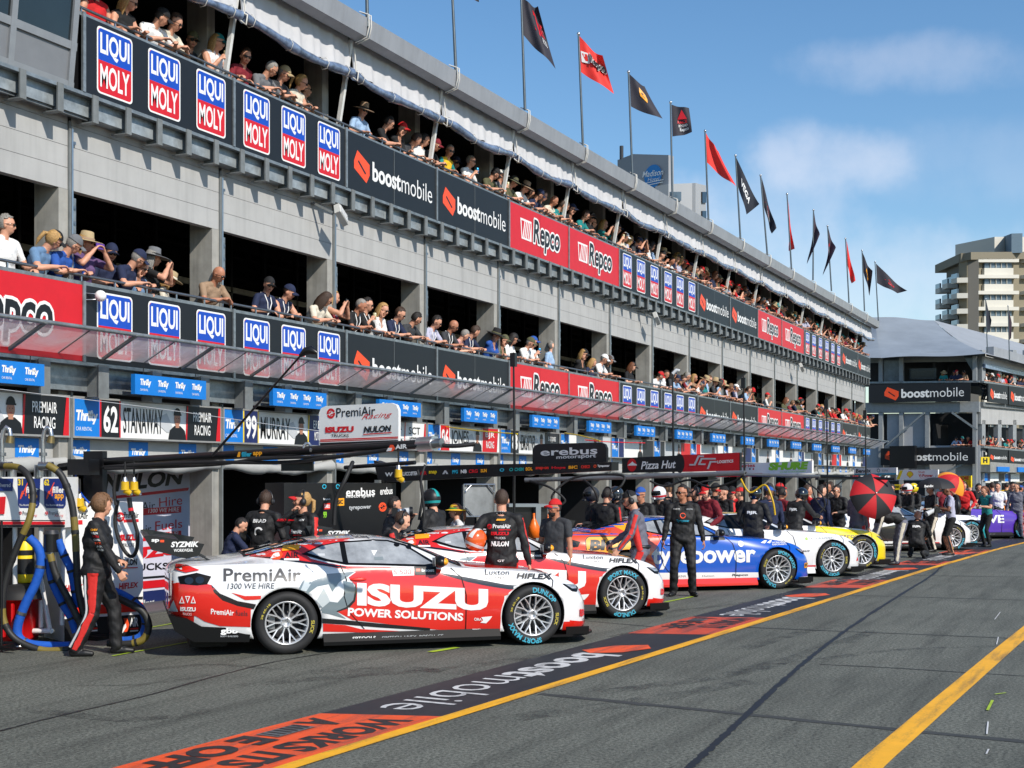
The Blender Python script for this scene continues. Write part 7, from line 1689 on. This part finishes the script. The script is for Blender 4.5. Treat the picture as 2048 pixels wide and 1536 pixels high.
PS['photo2'] = make_pose('photo2', lean=5, hl=(.34,.12,1.17), hr=(.28,-.12,1.22), hyaw=0, hpitch=14, voxel=.0095)
PS['back'] = make_pose('back', lean=6, hl=(.2,.24,1.0), hr=(.26,-.2,1.05), hyaw=14, hpitch=10, voxel=.0095)
PS['reach2'] = make_pose('reach2', lean=16, hl=(.42,.24,1.05), hr=(.55,-.2,1.15), hyaw=-8, hpitch=14, voxel=.0095)
PS['bend'] = make_pose('bend', lean=72, pel=(-.16,0,.95), fl=(-.02,.14,.08), fr=(-.1,-.14,.08), hl=(.50,.15,.42), hr=(.46,-.15,.45), hpitch=-34, voxel=.0095)
PS['kneel'] = make_pose('kneel', lean=24, pel=(-.08,0,.40), fl=(.12,.17,.08), fr=(-.2,-.15,.14), hl=(.42,.2,.5), hr=(.4,-.2,.5), hpitch=10, voxel=.0095)
PS['stand_suit2'] = make_pose('stand_suit2', lean=1, hl=(.28,.16,1.12), hr=(.05,-.28,.87), hyaw=-14, hpitch=4, voxel=.0105)
def face(a): return YAW - R(90) + R(a)          # 0 = towards the right of the view, 90 = away, 180 = left, 270 = towards the camera
def spot(px, Z=None, py=None):
    if py is not None: return on_ground(px, py)
    p = at_depth(px, HY, Z); p.z = 0; return p
# ---------------------------------------------------------------- crew in the lane
GC = 'crew members in the pit lane'
def crew(pose, px, a, label, Z=None, py=None, **kw):
    return person(PS[pose], spot(px, Z, py), face(a), label, group=GC, **kw)
SK_ = dict(top=SUITK, fore=SUITK, trous=SUITK)
o = crew('walk', 192, 9, 'walking mechanic in a black suit with broad red leg stripes, by the fuel tower', py=1310, skin=1, stripe=SUITR, arm=SUITK, hair=('shaggy','sandy'), **SK_)
a = Art().text('ALPINE', -.1, .02, .1, .06, LGREY)
mb = MB(); bm = bmesh.new(); bm.from_mesh(PS['walk'].mesh); tr_ = BVHTree.FromBMesh(bm); bm.free()
sl_ = Art()
for k, (t_, m_) in enumerate((('CHEV',AMBER),('NULON',WHITE),('ISUZU',RED),('ORAFOL',WHITE),('SYZ',ORANGE),('AIR',WHITE),('HIFLEX',WHITE))): sl_.text(t_, -.045, 1.36-.036*k, .045, 1.383-.036*k, m_, .03)
for i, (vv, ff, mm) in enumerate(sl_.e):
    out = []
    for x, y in vv:
        h = tr_.ray_cast(Vector((x*.8+.02+.35*max(0,1.34-y), -1, y)), Vector((0,1,0))); out.append((h[0] if h[0] is not None else Vector((x,-.25,y))) + Vector((0,-.005-.001*i,0)))
    mb.add(out, ff, mm)
mb.build('sleeve_lettering', o)
hp0, kn0, an0 = PS['walk'].arms['l-1']; mb = MB(); L0 = smooth_line([hp0+Vector((-.085,-.095,-.02)), hp0.lerp(kn0,.5)+Vector((-.075,-.078,0)), kn0+Vector((-.058,-.06,0)), kn0.lerp(an0,.5)+Vector((-.055,-.055,0)), an0+Vector((-.05,-.05,.03))], 5)
mb.tube(L0, .013, LGREY, 6); mb.build('silver_piping', o)
o = crew('stand_suit', 1366, 262, 'tall man in a black suit and sunglasses standing before the blue car', py=1192, skin=2, hair=('short','dark'), shades=SHD, scale=1.03, **SK_)
a = Art().ell(0,.0,.045,.045,ORANGE).ell(.005,-.003,.026,.026,BLACK).text('Tyrepower', -.1,-.11,.1,-.06,CYAN,.02).text('PENRITE', -.15,.09,-.05,.115,WHITE).text('UNIDEN', .05,.09,.15,.115,LGREY); chest_art(o, PS['stand_suit'], a, True, (0,0,.34))
a = Art().poly([(-.19,.1),(-.16,.14),(-.1,.13),(-.14,.09)],WHITE).poly([(.19,.1),(.16,.14),(.1,.13),(.14,.09)],WHITE); 
o = crew('back_helmet', 1003, 84, 'driver in a black suit seen from behind, holding an orange helmet', Z=15.9, skin=1, stripe=SUITR, hair=('crop','brown'), scale=1.02, **SK_)
a = Art().text('PremiAir',-.09,.06,.12,.11,WHITE,.03).plus(mark_swirl(-.13,.08,.03,RED)).rect(-.02,.035,.12,.05,RED).text('ISUZU',-.11,-.02,.1,.02,RED,.06).text('TRUCKS',-.07,-.065,.06,-.04,WHITE).text('NULON',-.11,-.15,.1,-.09,WHITE,.05,.1).text('BTR',-.05,.23,.05,.26,LGREY).text('GT',-.03,-.33,.05,-.305,WHITE,.02).poly([(-.05,.15),(.05,.15),(.06,.17),(-.04,.17)],AMBER); chest_art(o, PS['back_helmet'], a, False, (0,0,.31))
hp_ = spot(945, 15.75); hp_.z = 1.09
hm = link('helmet', helmet_mesh(M('orange helmet shell',(226,92,30),.25,coat=1.), SHD, M('white helmet band',(220,220,218),.3)), None, hp_); hm.rotation_euler = (R(20),R(10),face(60)); tag(hm, 'orange and white racing helmet held at the driver\'s left side', 'helmet')
o = crew('polo', 1112, 236, 'bearded man in a dark polo, red cap and mirrored sunglasses', Z=18.2, skin=2, top=CL['charcoal'], trous=CL['grey'], hat=('cap','red'), shades=SHB, hair=('crop','dark'), scale=.93)
mb = MB(); mb.ell((.052,0,.03),(.062,.066,.066),HAIRS['dark'],14,10,None,lambda x,y,z: z < .01 and x > -.02); bd = mb.build('beard', o); bd.matrix_local = PS['polo'].head
o = crew('reach', 1280, 176, 'man in a grey and red suit with headset leaning over the second red car', Z=18.7, skin=1, top=SUITG, fore=SUITG, trous=SUITG, stripe=SUITR, hat=('cap','black'), headset=True, hair=('crop','grey'))
mb = MB(); u_ = PS['reach'].up
mb.tube([u_(.11,.13,.02),u_(.0,.185,.03),u_(-.11,.13,.02),u_(-.13,0,.02)],.03,BLACK,8); mb.build('belt', o)
mb = MB(); mb.tube([u_(.02,.2,.45),u_(.03,.19,.3),u_(.03,.175,.15),u_(.0,.175,-.02)],[.03,.045,.05,.045],SUITR,8); mb.build('side_panel', o)
o = crew('mouth', 606, 228, 'man in a black cap and headset with one hand at his mouth', Z=17.2, skin=1, stripe=SUITR, sleeve=SUITR if 0 else None, hat=('cap','black','red'), headset=True, hair=('tail','blonde'), scale=1.0, **SK_)
a = Art().text('PremiAir',-.04,-.02,.14,.03,WHITE,.03).plus(mark_swirl(-.08,.0,.032,RED)).rect(.0,-.05,.13,-.035,RED).text('NULON',.04,.14,.14,.17,WHITE,.04,.1).text('ISUZU',-.14,.14,-.04,.17,RED,.06); chest_art(o, PS['mouth'], a, True, (0,0,.3))
o = crew('back', 524, 72, 'crew member in black seen from behind, lettering across the shoulders', Z=18.0, skin=1, hair=('short','brown'), headset=True, **SK_)
a = Art().text('BRAD',-.1,.05,.1,.1,WHITE,.04,.1).ring(.0,-.08,.07,.045,WHITE,30,220,10); chest_art(o, PS['back'], a, False, (0,0,.33))
crew('low', 762, 4, 'crouching crew member with headset behind the nearest car roof', Z=17.3, skin=0, hair=('crop','brown'), headset=True, stripe=SUITR, **SK_)
crew('reach2', 452, 20, 'crew member in dark blue stooping behind the tail of the nearest car', Z=17.6, skin=1, hair=('crop','dark'), top=CL['navy'], fore=CL['navy'], trous=SUITK, scale=.82)
o = crew('photo', 778, 12, 'photographer half hidden in the second garage doorway', Z=19.2, skin=1, hair=('short','dark'), top=CL['charcoal'], trous=CL['grey'], fore=CL['charcoal'], scale=.94)
cmz = spot(795, 18.95); cmz.z = 1.44
cm = thing('telephoto_camera', 'camera with a fat white telephoto lens pointing right, above the nearest car', 'camera', cmz, face(8)); mb = MB(); mb.tube([(.0,0,0),(.08,0,0),(.09,0,0),(.16,0,0),(.17,0,0),(.21,0,0)],[.045,.045,.055,.058,.07,.07],LGREY,16,False); mb.build('lens', cm); mb = MB(); mb.tube([(.17,0,0),(.215,0,0)],.073,BLACKM,16); mb.build('lens_hood', cm); mb = MB(); mb.box((-.08,-.07,-.06),(0,.07,.06),BLACKM); mb.build('camera_body', cm)
HK_ = (BLACK, SHD, None)
o = crew('stand_suit2', 868, 150, 'helmeted crew member in black with a cyan band on the helmet', Z=18.8, helmet=(BLACK,SHD,TEAL), **SK_)
o = crew('polo', 914, 196, 'person in a white shirt and patterned bucket hat beyond the second car', Z=19.6, skin=1, top=CL['white'], hat=('bucket','yellow','green'), hair=('tail','auburn'), scale=.88)
K2 = dict(SK_)
for px, a_, Z, lab, kw in (
 (1188, 200, 23.4, 'helmeted crew member in black beside the red collared one', dict(helmet=(DARK,SHD,None))),
 (1212, 60, 23.0, 'crew member in black with a red collar seen from behind', dict(hair=('crop','dark'), headset=True, stripe=SUITR)),
 (1236, 190, 23.8, 'crew member in a dark glossy helmet behind the grey suited man', dict(helmet=(M('dark glossy helmet',(34,40,46),.15,coat=1.),SHD,None))),
 (1284, 235, 23.6, 'man in a blue cap and sunglasses behind the grey suited man', dict(hat=('cap','blue'), shades=SHD, skin=2)),
 (1322, 215, 25.0, 'crew member in a white and red helmet left of the man in sunglasses', dict(helmet=(M('white glossy helmet',(226,226,226),.2,coat=1.),SHD,RED))),
 (1396, 205, 26.0, 'crew member in dark suit just right of the tall man in sunglasses', dict(hair=('crop','dark'), headset=True)),
 (1448, 222, 27.2, 'driver in a black and red suit and red brimmed cap raising a hand', dict(pose='mouth', hat=('cap','black','red'), stripe=SUITR)),
 (1507, 62, 24.6, 'helmeted crew member in black at the open door of the white car', dict(pose='back', helmet=(M('black glossy helmet',(16,16,18),.12,coat=1.),SHD,None), txt='BJR')),
 (1588, 40, 26.6, 'helmeted crew member reaching over the yellow car', dict(pose='reach2', helmet=(M('black glossy helmet',(16,16,18),.12),SHD,None), txt='BJR')),
 (1676, 222, 31.0, 'crew member in sunglasses by the grey garage wall', dict(shades=SHD, hair=('short','dark'))),
 (1786, 215, 37.0, 'crew member in black behind the white and black car', dict(hair=('crop','dark'))),
 (1808, 235, 37.5, 'bald crew member behind the white and black car', dict(shades=SHD)),
 (1818, 190, 36.0, 'crew member in a white and red helmet beyond the umbrellas', dict(helmet=(M('white glossy helmet',(226,226,226),.2),SHD,RED))),
 (1830, 200, 37.8, 'crew member in a yellow helmet beyond the umbrellas', dict(helmet=(M('yellow glossy helmet',(232,206,20),.2,coat=1.),SHD,None)))):
    pose = kw.pop('pose','stand_suit2'); txt = kw.pop('txt',None)
    o = crew(pose, px, a_, lab, Z=Z, **dict(K2, **kw))
    if txt: chest_art(o, PS[pose], Art().text(txt,-.1,-.03,.1,.04,WHITE,.05), False, (0,0,.33))
crew('stand_suit2', 1714, 30, 'person in grey and red overalls holding the red and black umbrella', Z=28.4, skin=1, top=SUITG, fore=SUITG, trous=SUITG, stripe=SUITR, hair=('crop','dark'))
crew('bend', 1788, 178, 'crew member in black and grey bending over a wheel', py=1129, skin=1, top=SUITK, fore=SUITG, trous=SUITG, stripe=CL['cream'], hair=('short','auburn'))
o = crew('kneel', 1834, 68, 'bald crew member in black kneeling with white lettering on the back', py=1116, skin=2, **SK_); chest_art(o, PS['kneel'], Art().text('BJR',-.1,-.03,.1,.04,WHITE,.05), False, (0,0,.33))
crew('stand_suit2', 1864, 196, 'standing crew member in black with a pale side stripe under the black umbrella', py=1104, skin=2, stripe=CL['cream'], hair=('crop','dark'), **SK_)
o = crew('photo2', 1902, 176, 'photographer in grey shirt and black shorts carrying a backpack', py=1111, skin=3, top=CL['lilac'], trous=CL['black'], calf=SK[2], hat=('cap','black'))
mb = MB(); u_ = PS['photo2'].up; mb.ell(u_(-.17,0,.26),(.085,.15,.2),BLACK,12,8); mb.tube([u_(-.1,.09,.48),u_(.06,.1,.49),u_(.13,.1,.33),u_(.02,.16,.12)],.02,BLACK,6); mb.tube([u_(-.1,-.09,.48),u_(.06,-.1,.49),u_(.13,-.1,.33),u_(.02,-.16,.12)],.02,BLACK,6); mb.build('backpack', o)
cz = spot(1869, 32.3); cz.z = 1.14
cm = thing('telephoto_camera', 'camera with a long grey lens held by the photographer in shorts', 'camera', cz, face(200)); mb = MB(); mb.tube([(.0,0,0),(.12,0,-.05),(.24,0,-.1)],[.045,.055,.065],LGREY,14,False); mb.build('lens', cm); mb = MB(); mb.box((-.1,-.08,-.06),(.01,.08,.07),BLACKM); mb.build('camera_body', cm)
crew('photo2', 1974, 205, 'person in a teal vest and black trousers looking at a device', py=1094, skin=1, top=CL['teal'], sleeve=CL['navy'], trous=CL['black'], hair=('tail','auburn'), scale=.97)
crew('stand_suit2', 2013, 60, 'crew member in bright yellow overalls beside the purple car', Z=47, top=CL['yellow'], fore=CL['yellow'], trous=CL['yellow'], hair=('crop','dark'))
crew('stand_suit', 2034, 240, 'crew member in grey and red walking beside the purple car', py=1077, top=SUITG, fore=SUITG, trous=SUITG, stripe=SUITR, hair=('crop','brown'))
crew('polo', 1996, 250, 'person in a white shirt behind the yellow overalls', Z=43, top=CL['white'], hair=('crop','brown'))
rr = random.Random(77)
tops_dark = ['black','navy','charcoal','black','maroon','black','red','black']
bg = [(1336,26.5),(1380,27.5),(1412,27),(1428,28),(1470,28.5),(1482,27.5),(1532,29),(1548,30),(1562,28.6),(1602,30.5),(1618,31),(1634,30),(1650,33),(1662,34.5),(1342,26.8),(1420,25.5),(1540,27.6),(1612,29),(1556,32),(1640,28.4),(1890,38),(1912,39),(1928,40),(1940,42),(1952,43),(1985,46),(2022,45),(2040,47)]
for i, (px, Z) in enumerate(sorted(bg)):
    tn = tops_dark[i % 8]; hk = rr.choice([('short','dark'),('crop','brown'),('crop','sandy'),('short','brown')]); capc = rr.choice([None,None,('cap','black'),('cap','blue'),('cap','red')])
    pose = rr.choice(['stand_suit2','back','polo'])
    kw = dict(SK_) if pose != 'polo' else dict(top=CL[tn])
    if pose != 'polo': kw.update(top=CL[tn], fore=CL[tn])
    crew(pose, px, rr.uniform(0,360), 'crew member in %s with %s among the busy garages, %s from the left' % (tn, ('a %s cap' % capc[1]) if capc else '%s hair' % hk[1], nth(i)), Z=Z, skin=rr.choice([0,1,1,2]), hair=hk, hat=capc, headset=rr.random() < .3, scale=rr.uniform(.94,1.04), **kw)
# ---------------------------------------------------------------- spectators on the balconies
def sp(lev, px, pose, top, hair=None, hat=None, shades=True, skin=1, d=0., turn=0., lan=False, e=-.14, sleeve=None, scale=1.): return dict(lev=lev, px=px, pose=pose, top=top, hair=hair, hat=hat, shades=shades, skin=skin, d=d, turn=turn, lan=lan, e=e, sleeve=sleeve, scale=scale)
S_, C_, L_ = (lambda c: ('short',c)), (lambda c: ('crop',c)), (lambda c: ('long',c))
low = [sp('lower',6,'upright','white',S_('grey')), sp('lower',66,'lean_right','denim',('tail','blonde'),('cap','black'),turn=14), sp('lower',108,'lean_right','blue',C_('grey'),('cap','grey'),turn=10), sp('lower',160,'phone','purple',L_('blonde'),('hat','khaki','tan'),False), sp('lower',203,'wide','navy',C_('brown'),('cap','navy'),e=-.4), sp('lower',238,'lean_right','navy',C_('grey'),('cap','navy'),turn=12), sp('lower',262,'chin','denim',S_('brown'),scale=.9), sp('lower',292,'phone','black',L_('grey'),('hat','grey','black'),False,turn=30), sp('lower',316,'fem','cream',L_('blonde'),('hat','khaki','cream'),False,turn=30,scale=.88,e=-.3),
 sp('lower',412,'lean','tan',None,None,True,2,turn=-8), sp('lower',520,'wide','navy',C_('grey'),('cap','black'),lan=True,e=-.25), sp('lower',552,'lean','navy',C_('brown'),('cap','navy'),False,lan=True,e=-.3,sleeve='skin'), sp('lower',622,'lean_right','cream',L_('brown'),turn=4), sp('lower',655,'phone','maroon',L_('blonde'),None,False,lan=True,turn=18,sleeve='skin'), sp('lower',697,'lean','black',C_('grey'),None,False,2,lan=True), sp('lower',722,'drink','black',S_('dark'),lan=True), sp('lower',746,'chin','white',L_('blonde'),lan=True), sp('lower',776,'lean','navy',S_('brown'),lan=True), sp('lower',806,'lean_right','charcoal',S_('dark')), sp('lower',850,'lean','lilac',S_('dark'),lan=True), sp('lower',884,'lean','charcoal',None,None,True,2,lan=True), sp('lower',906,'lean_right','pink',C_('grey'),None,False,0,scale=.93), sp('lower',925,'lean_right','navy',S_('brown'),None,False,lan=True),
 sp('lower',974,'chin','blue',C_('dark'),('hat','black','olive')), sp('lower',992,'chin','olive',C_('dark'),('cap','olive'),scale=.95), sp('lower',1010,'fem','white',L_('dark'),('cap','black')), sp('lower',1040,'lean','white',C_('grey'),('cap','olive')), sp('lower',1056,'drink','white',C_('dark'),('cap','blue')), sp('lower',1100,'upright','sky',S_('grey'),None,False,0), sp('lower',1152,'chin','black',L_('blonde'),('cap','black')), sp('lower',1172,'fem','navy',L_('blonde'),None,False,scale=.9), sp('lower',1190,'lean','white',C_('grey'),('cap','white')), sp('lower',1205,'fem','black',L_('brown'),('cap','grey'))]
x = 1228
cols = ['black','white','navy','black','teal','grey','white','black','cream','olive','charcoal','sky','charcoal','navy','maroon','tan','black','lilac']
caps = [None,('cap','black'),('cap','navy'),('cap','black'),None,('cap','white'),('cap','red'),('hat','khaki','tan'),('cap','black'),None,('cap','teal'),('bucket','olive','black')]
rr = random.Random(5)
groups_low = [(1240,1262,1),(1300,1312,1),(1318,1372,6),(1378,1410,5),(1418,1468,7),(1478,1500,3),(1520,1532,1),(1560,1600,5),(1618,1668,8),(1676,1738,10)]
def rnd_sp(lev, px, redness=0.):
    t_ = 'red' if rr.random() < redness else rr.choice(cols); fem = rr.random() < .33
    h = L_(rr.choice(['blonde','brown','dark','auburn'])) if fem else rr.choice([S_('dark'),S_('brown'),C_('grey'),C_('brown'),None,S_('sandy')])
    hat = ('cap','red') if rr.random() < redness*.7 else rr.choice(caps)
    return sp(lev, px, rr.choice(['fem','chin','fem','phone'] if fem else ['lean','lean_right','wide','lean','drink','lean_right']), t_, h, hat, rr.random() < .6, rr.choice([0,1,1,2,2]), turn=rr.uniform(-20,24), e=rr.uniform(-.22,-.12), scale=rr.uniform(.93,1.04))
for a_, b_, n in groups_low:
    for k in range(n): low.append(rnd_sp('lower', a_+(b_-a_)*(k+.5)/n+rr.uniform(-2,2), .45 if a_ > 1610 else .03))
upp = [sp('upper',188,'upright','red',L_('brown'),sleeve='skin'), sp('upper',236,'fem','black',L_('blonde'),sleeve='skin'), sp('upper',290,'lean_right','white',C_('dark'),('cap','black'),False), sp('upper',322,'lean','cream',S_('brown')), sp('upper',366,'wide','charcoal',C_('dark'),('cap','olive'),e=-.45), sp('upper',421,'drink','white',L_('blonde'),('cap','teal'),sleeve='skin'), sp('upper',473,'wide','maroon',S_('brown'),e=-.2), sp('upper',512,'lean_right','grey',C_('grey')), sp('upper',542,'lean','charcoal',C_('grey'),('cap','khaki')), sp('upper',582,'fem','cream',('tail','blonde'),sleeve='skin'), sp('upper',605,'upright','tan',S_('dark'),e=-.3,lan=True), sp('upper',640,'away','navy',S_('brown'),None,False,turn=170,e=-.75),
 sp('upper',710,'wide','sky',C_('grey'),('hat','tan','black')), sp('upper',750,'lean','black',S_('dark'),turn=20), sp('upper',784,'chin','black',C_('dark'),('cap','red')), sp('upper',806,'lean_right','charcoal',S_('brown'),None,False,e=-.25), sp('upper',830,'fem','white',('tail','dark')), sp('upper',848,'lean','black',C_('dark'),('cap','maroon')), sp('upper',884,'wide','yellow',C_('grey'),sleeve='teal'), sp('upper',897,'wide','blue',C_('dark'),('cap','navy'),e=-.5), sp('upper',930,'drink','white',C_('grey')), sp('upper',966,'lean_right','olive',C_('dark'),('cap','black')), sp('upper',992,'drink','grey',C_('brown'),('cap','white')), sp('upper',1006,'lean','olive',S_('dark'),('bucket','olive','black')), sp('upper',1030,'lean','white',S_('brown'),('hat','tan','black')), sp('upper',1044,'fem','charcoal',S_('brown'),e=-.3), sp('upper',1056,'lean_right','navy',C_('dark'),('cap','navy')), sp('upper',1070,'fem','black',L_('brown'),sleeve='skin'), sp('upper',1088,'lean','cream',None,None,False,2), sp('upper',1103,'lean_right','teal',S_('brown')), sp('upper',1115,'fem','navy',L_('blonde')), sp('upper',1128,'chin','black',C_('dark'),('cap','navy')),
 sp('upper',1152,'lean','teal',S_('brown')), sp('upper',1170,'wide','black',C_('dark'),('cap','black')), sp('upper',1182,'upright','white',S_('brown'),e=-.3)]
t = fac_t(1200); tend = TE-1.2
while t < tend:
    p = Vector((t, FAC_Y, 0)); d_ = p - Vector((0,0,0)); Zc = p.x*CY + p.y*SY; px = 1024 + FPX*(p.x*SY - p.y*CY)/Zc
    upp.append(rnd_sp('upper', px, .25 if 1412 < px < 1480 or 1520 < px < 1560 else .03)); t += rr.uniform(.34,.52) if t < 45 else rr.uniform(.42,.62)
HN = {'cap':'%s cap','hat':'%s wide hat','bucket':'%s bucket hat'}
PN_ = {'lean':'leaning forward','lean_right':'leaning sideways','wide':'hands spread','drink':'one hand raised','phone':'both hands raised','fem':'hands on rail','chin':'hand at chin','upright':'standing upright','away':'turned away'}
HELD = []
for lst in (low, upp):
    lst.sort(key=lambda s: s['px'])
    for i, s in enumerate(lst):
        lev = s['lev']; z = 3.45 if lev == 'lower' else 6.94
        p = on_facade(s['px'], HY, s['e']); p.z = z
        hd = (HN[s['hat'][0]] % s['hat'][1]) if s['hat'] else ((s['hair'][1] + ' hair') if s['hair'] else 'bald head')
        ps = PS[s['pose']]
        o = person(ps, p, R(-90)+R(s['turn']), 'spectator in %s top with %s, %s, %s along %s balcony' % (s['top'], hd, PN_[s['pose']], nth(i), lev), skin=s['skin'], top=CL[s['top']], sleeve=(SK[s['skin']] if s['sleeve'] == 'skin' else CL[s['sleeve']] if s['sleeve'] else None), trous=CL[rr.choice(['navy','charcoal','khaki','black','grey'])], hair=s['hair'], hat=s['hat'], shades=SHD if s['shades'] else None, group='spectators on the %s balcony' % lev, lanyard=s['lan'], scale=s['scale'])
        if s['pose'] in ('phone','drink') and s['px'] < 1300: HELD.append((o, ps, s, lev, i))
PHM = M('phone black',(16,16,18),.2); PHP = M('phone purple case',(96,60,150),.4); CUPB = M('blue can',(40,140,190),.3,.5); CUPW = M('clear cup',(200,190,150),.2)
cnt = 0
for o, ps, s, lev, i in HELD:
    M_ = Matrix.Translation(o.location) @ Euler(o.rotation_euler).to_matrix().to_4x4() @ Matrix.Scale(o.scale[0],4); hold = M_ @ ps.arms[-1][3]; cnt += 1
    if s['pose'] == 'phone':
        c = M_ @ ((ps.arms[1][3]+ps.arms[-1][3])/2); mb = MB(); mb.box((-.006,-.075,-.038),(.006,.075,.038), PHP if s['px'] == 160 else PHM)
        q = mb.build('phone', None, c); q.rotation_euler = o.rotation_euler; tag(q, 'phone held up by the %s spectator along the %s balcony' % (nth(i), lev), 'phone')
    else:
        mb = MB(); mb.lathe([(0,-.06),(.03,-.06),(.033,.06),(.028,.065),(0,.065)], CUPB if cnt % 2 else CUPW, 14); tag(mb.build('drink_cup', None, hold), 'drink in the hand of the %s spectator along the %s balcony' % (nth(i), lev), 'cup')
# small crowds on the second building
rr = random.Random(9)
def far_crowd(vp, x0, x1, py0, sl, n, lab, off):
    for k in range(n):
        px = x0+(x1-x0)*(k+rr.uniform(.2,.8))/n; q = vp.P(px, py0+(px-x0)*sl, off); q.z -= 1.1
        s = rnd_sp('x', px, .05); nrm = vp.n; rz = math.atan2(nrm.y, nrm.x)+R(s['turn'])
        hd = (HN[s['hat'][0]] % s['hat'][1]) if s['hat'] else ((s['hair'][1] + ' hair') if s['hair'] else 'bald head')
        person(PS[s['pose']], q, rz, 'distant spectator in %s top with %s, %s from left %s' % (s['top'], hd, nth(k), lab), skin=s['skin'], top=CL[s['top']], trous=CL['charcoal'], hair=s['hair'], hat=s['hat'], group='spectators on the far building', scale=1.05)
far_crowd(vc2, 1878, 1940, 762.5, -.014, 4, 'under tent roof', -.3)
far_crowd(v2b, 1966, 2075, 764, .145, 14, 'on far upper balcony', -.25)
far_crowd(vc2, 1905, 1950, 893, -.01, 4, 'on far corner balcony', -.5)
far_crowd(v2b, 1964, 2075, 893, .095, 17, 'on far lower balcony', -.25)
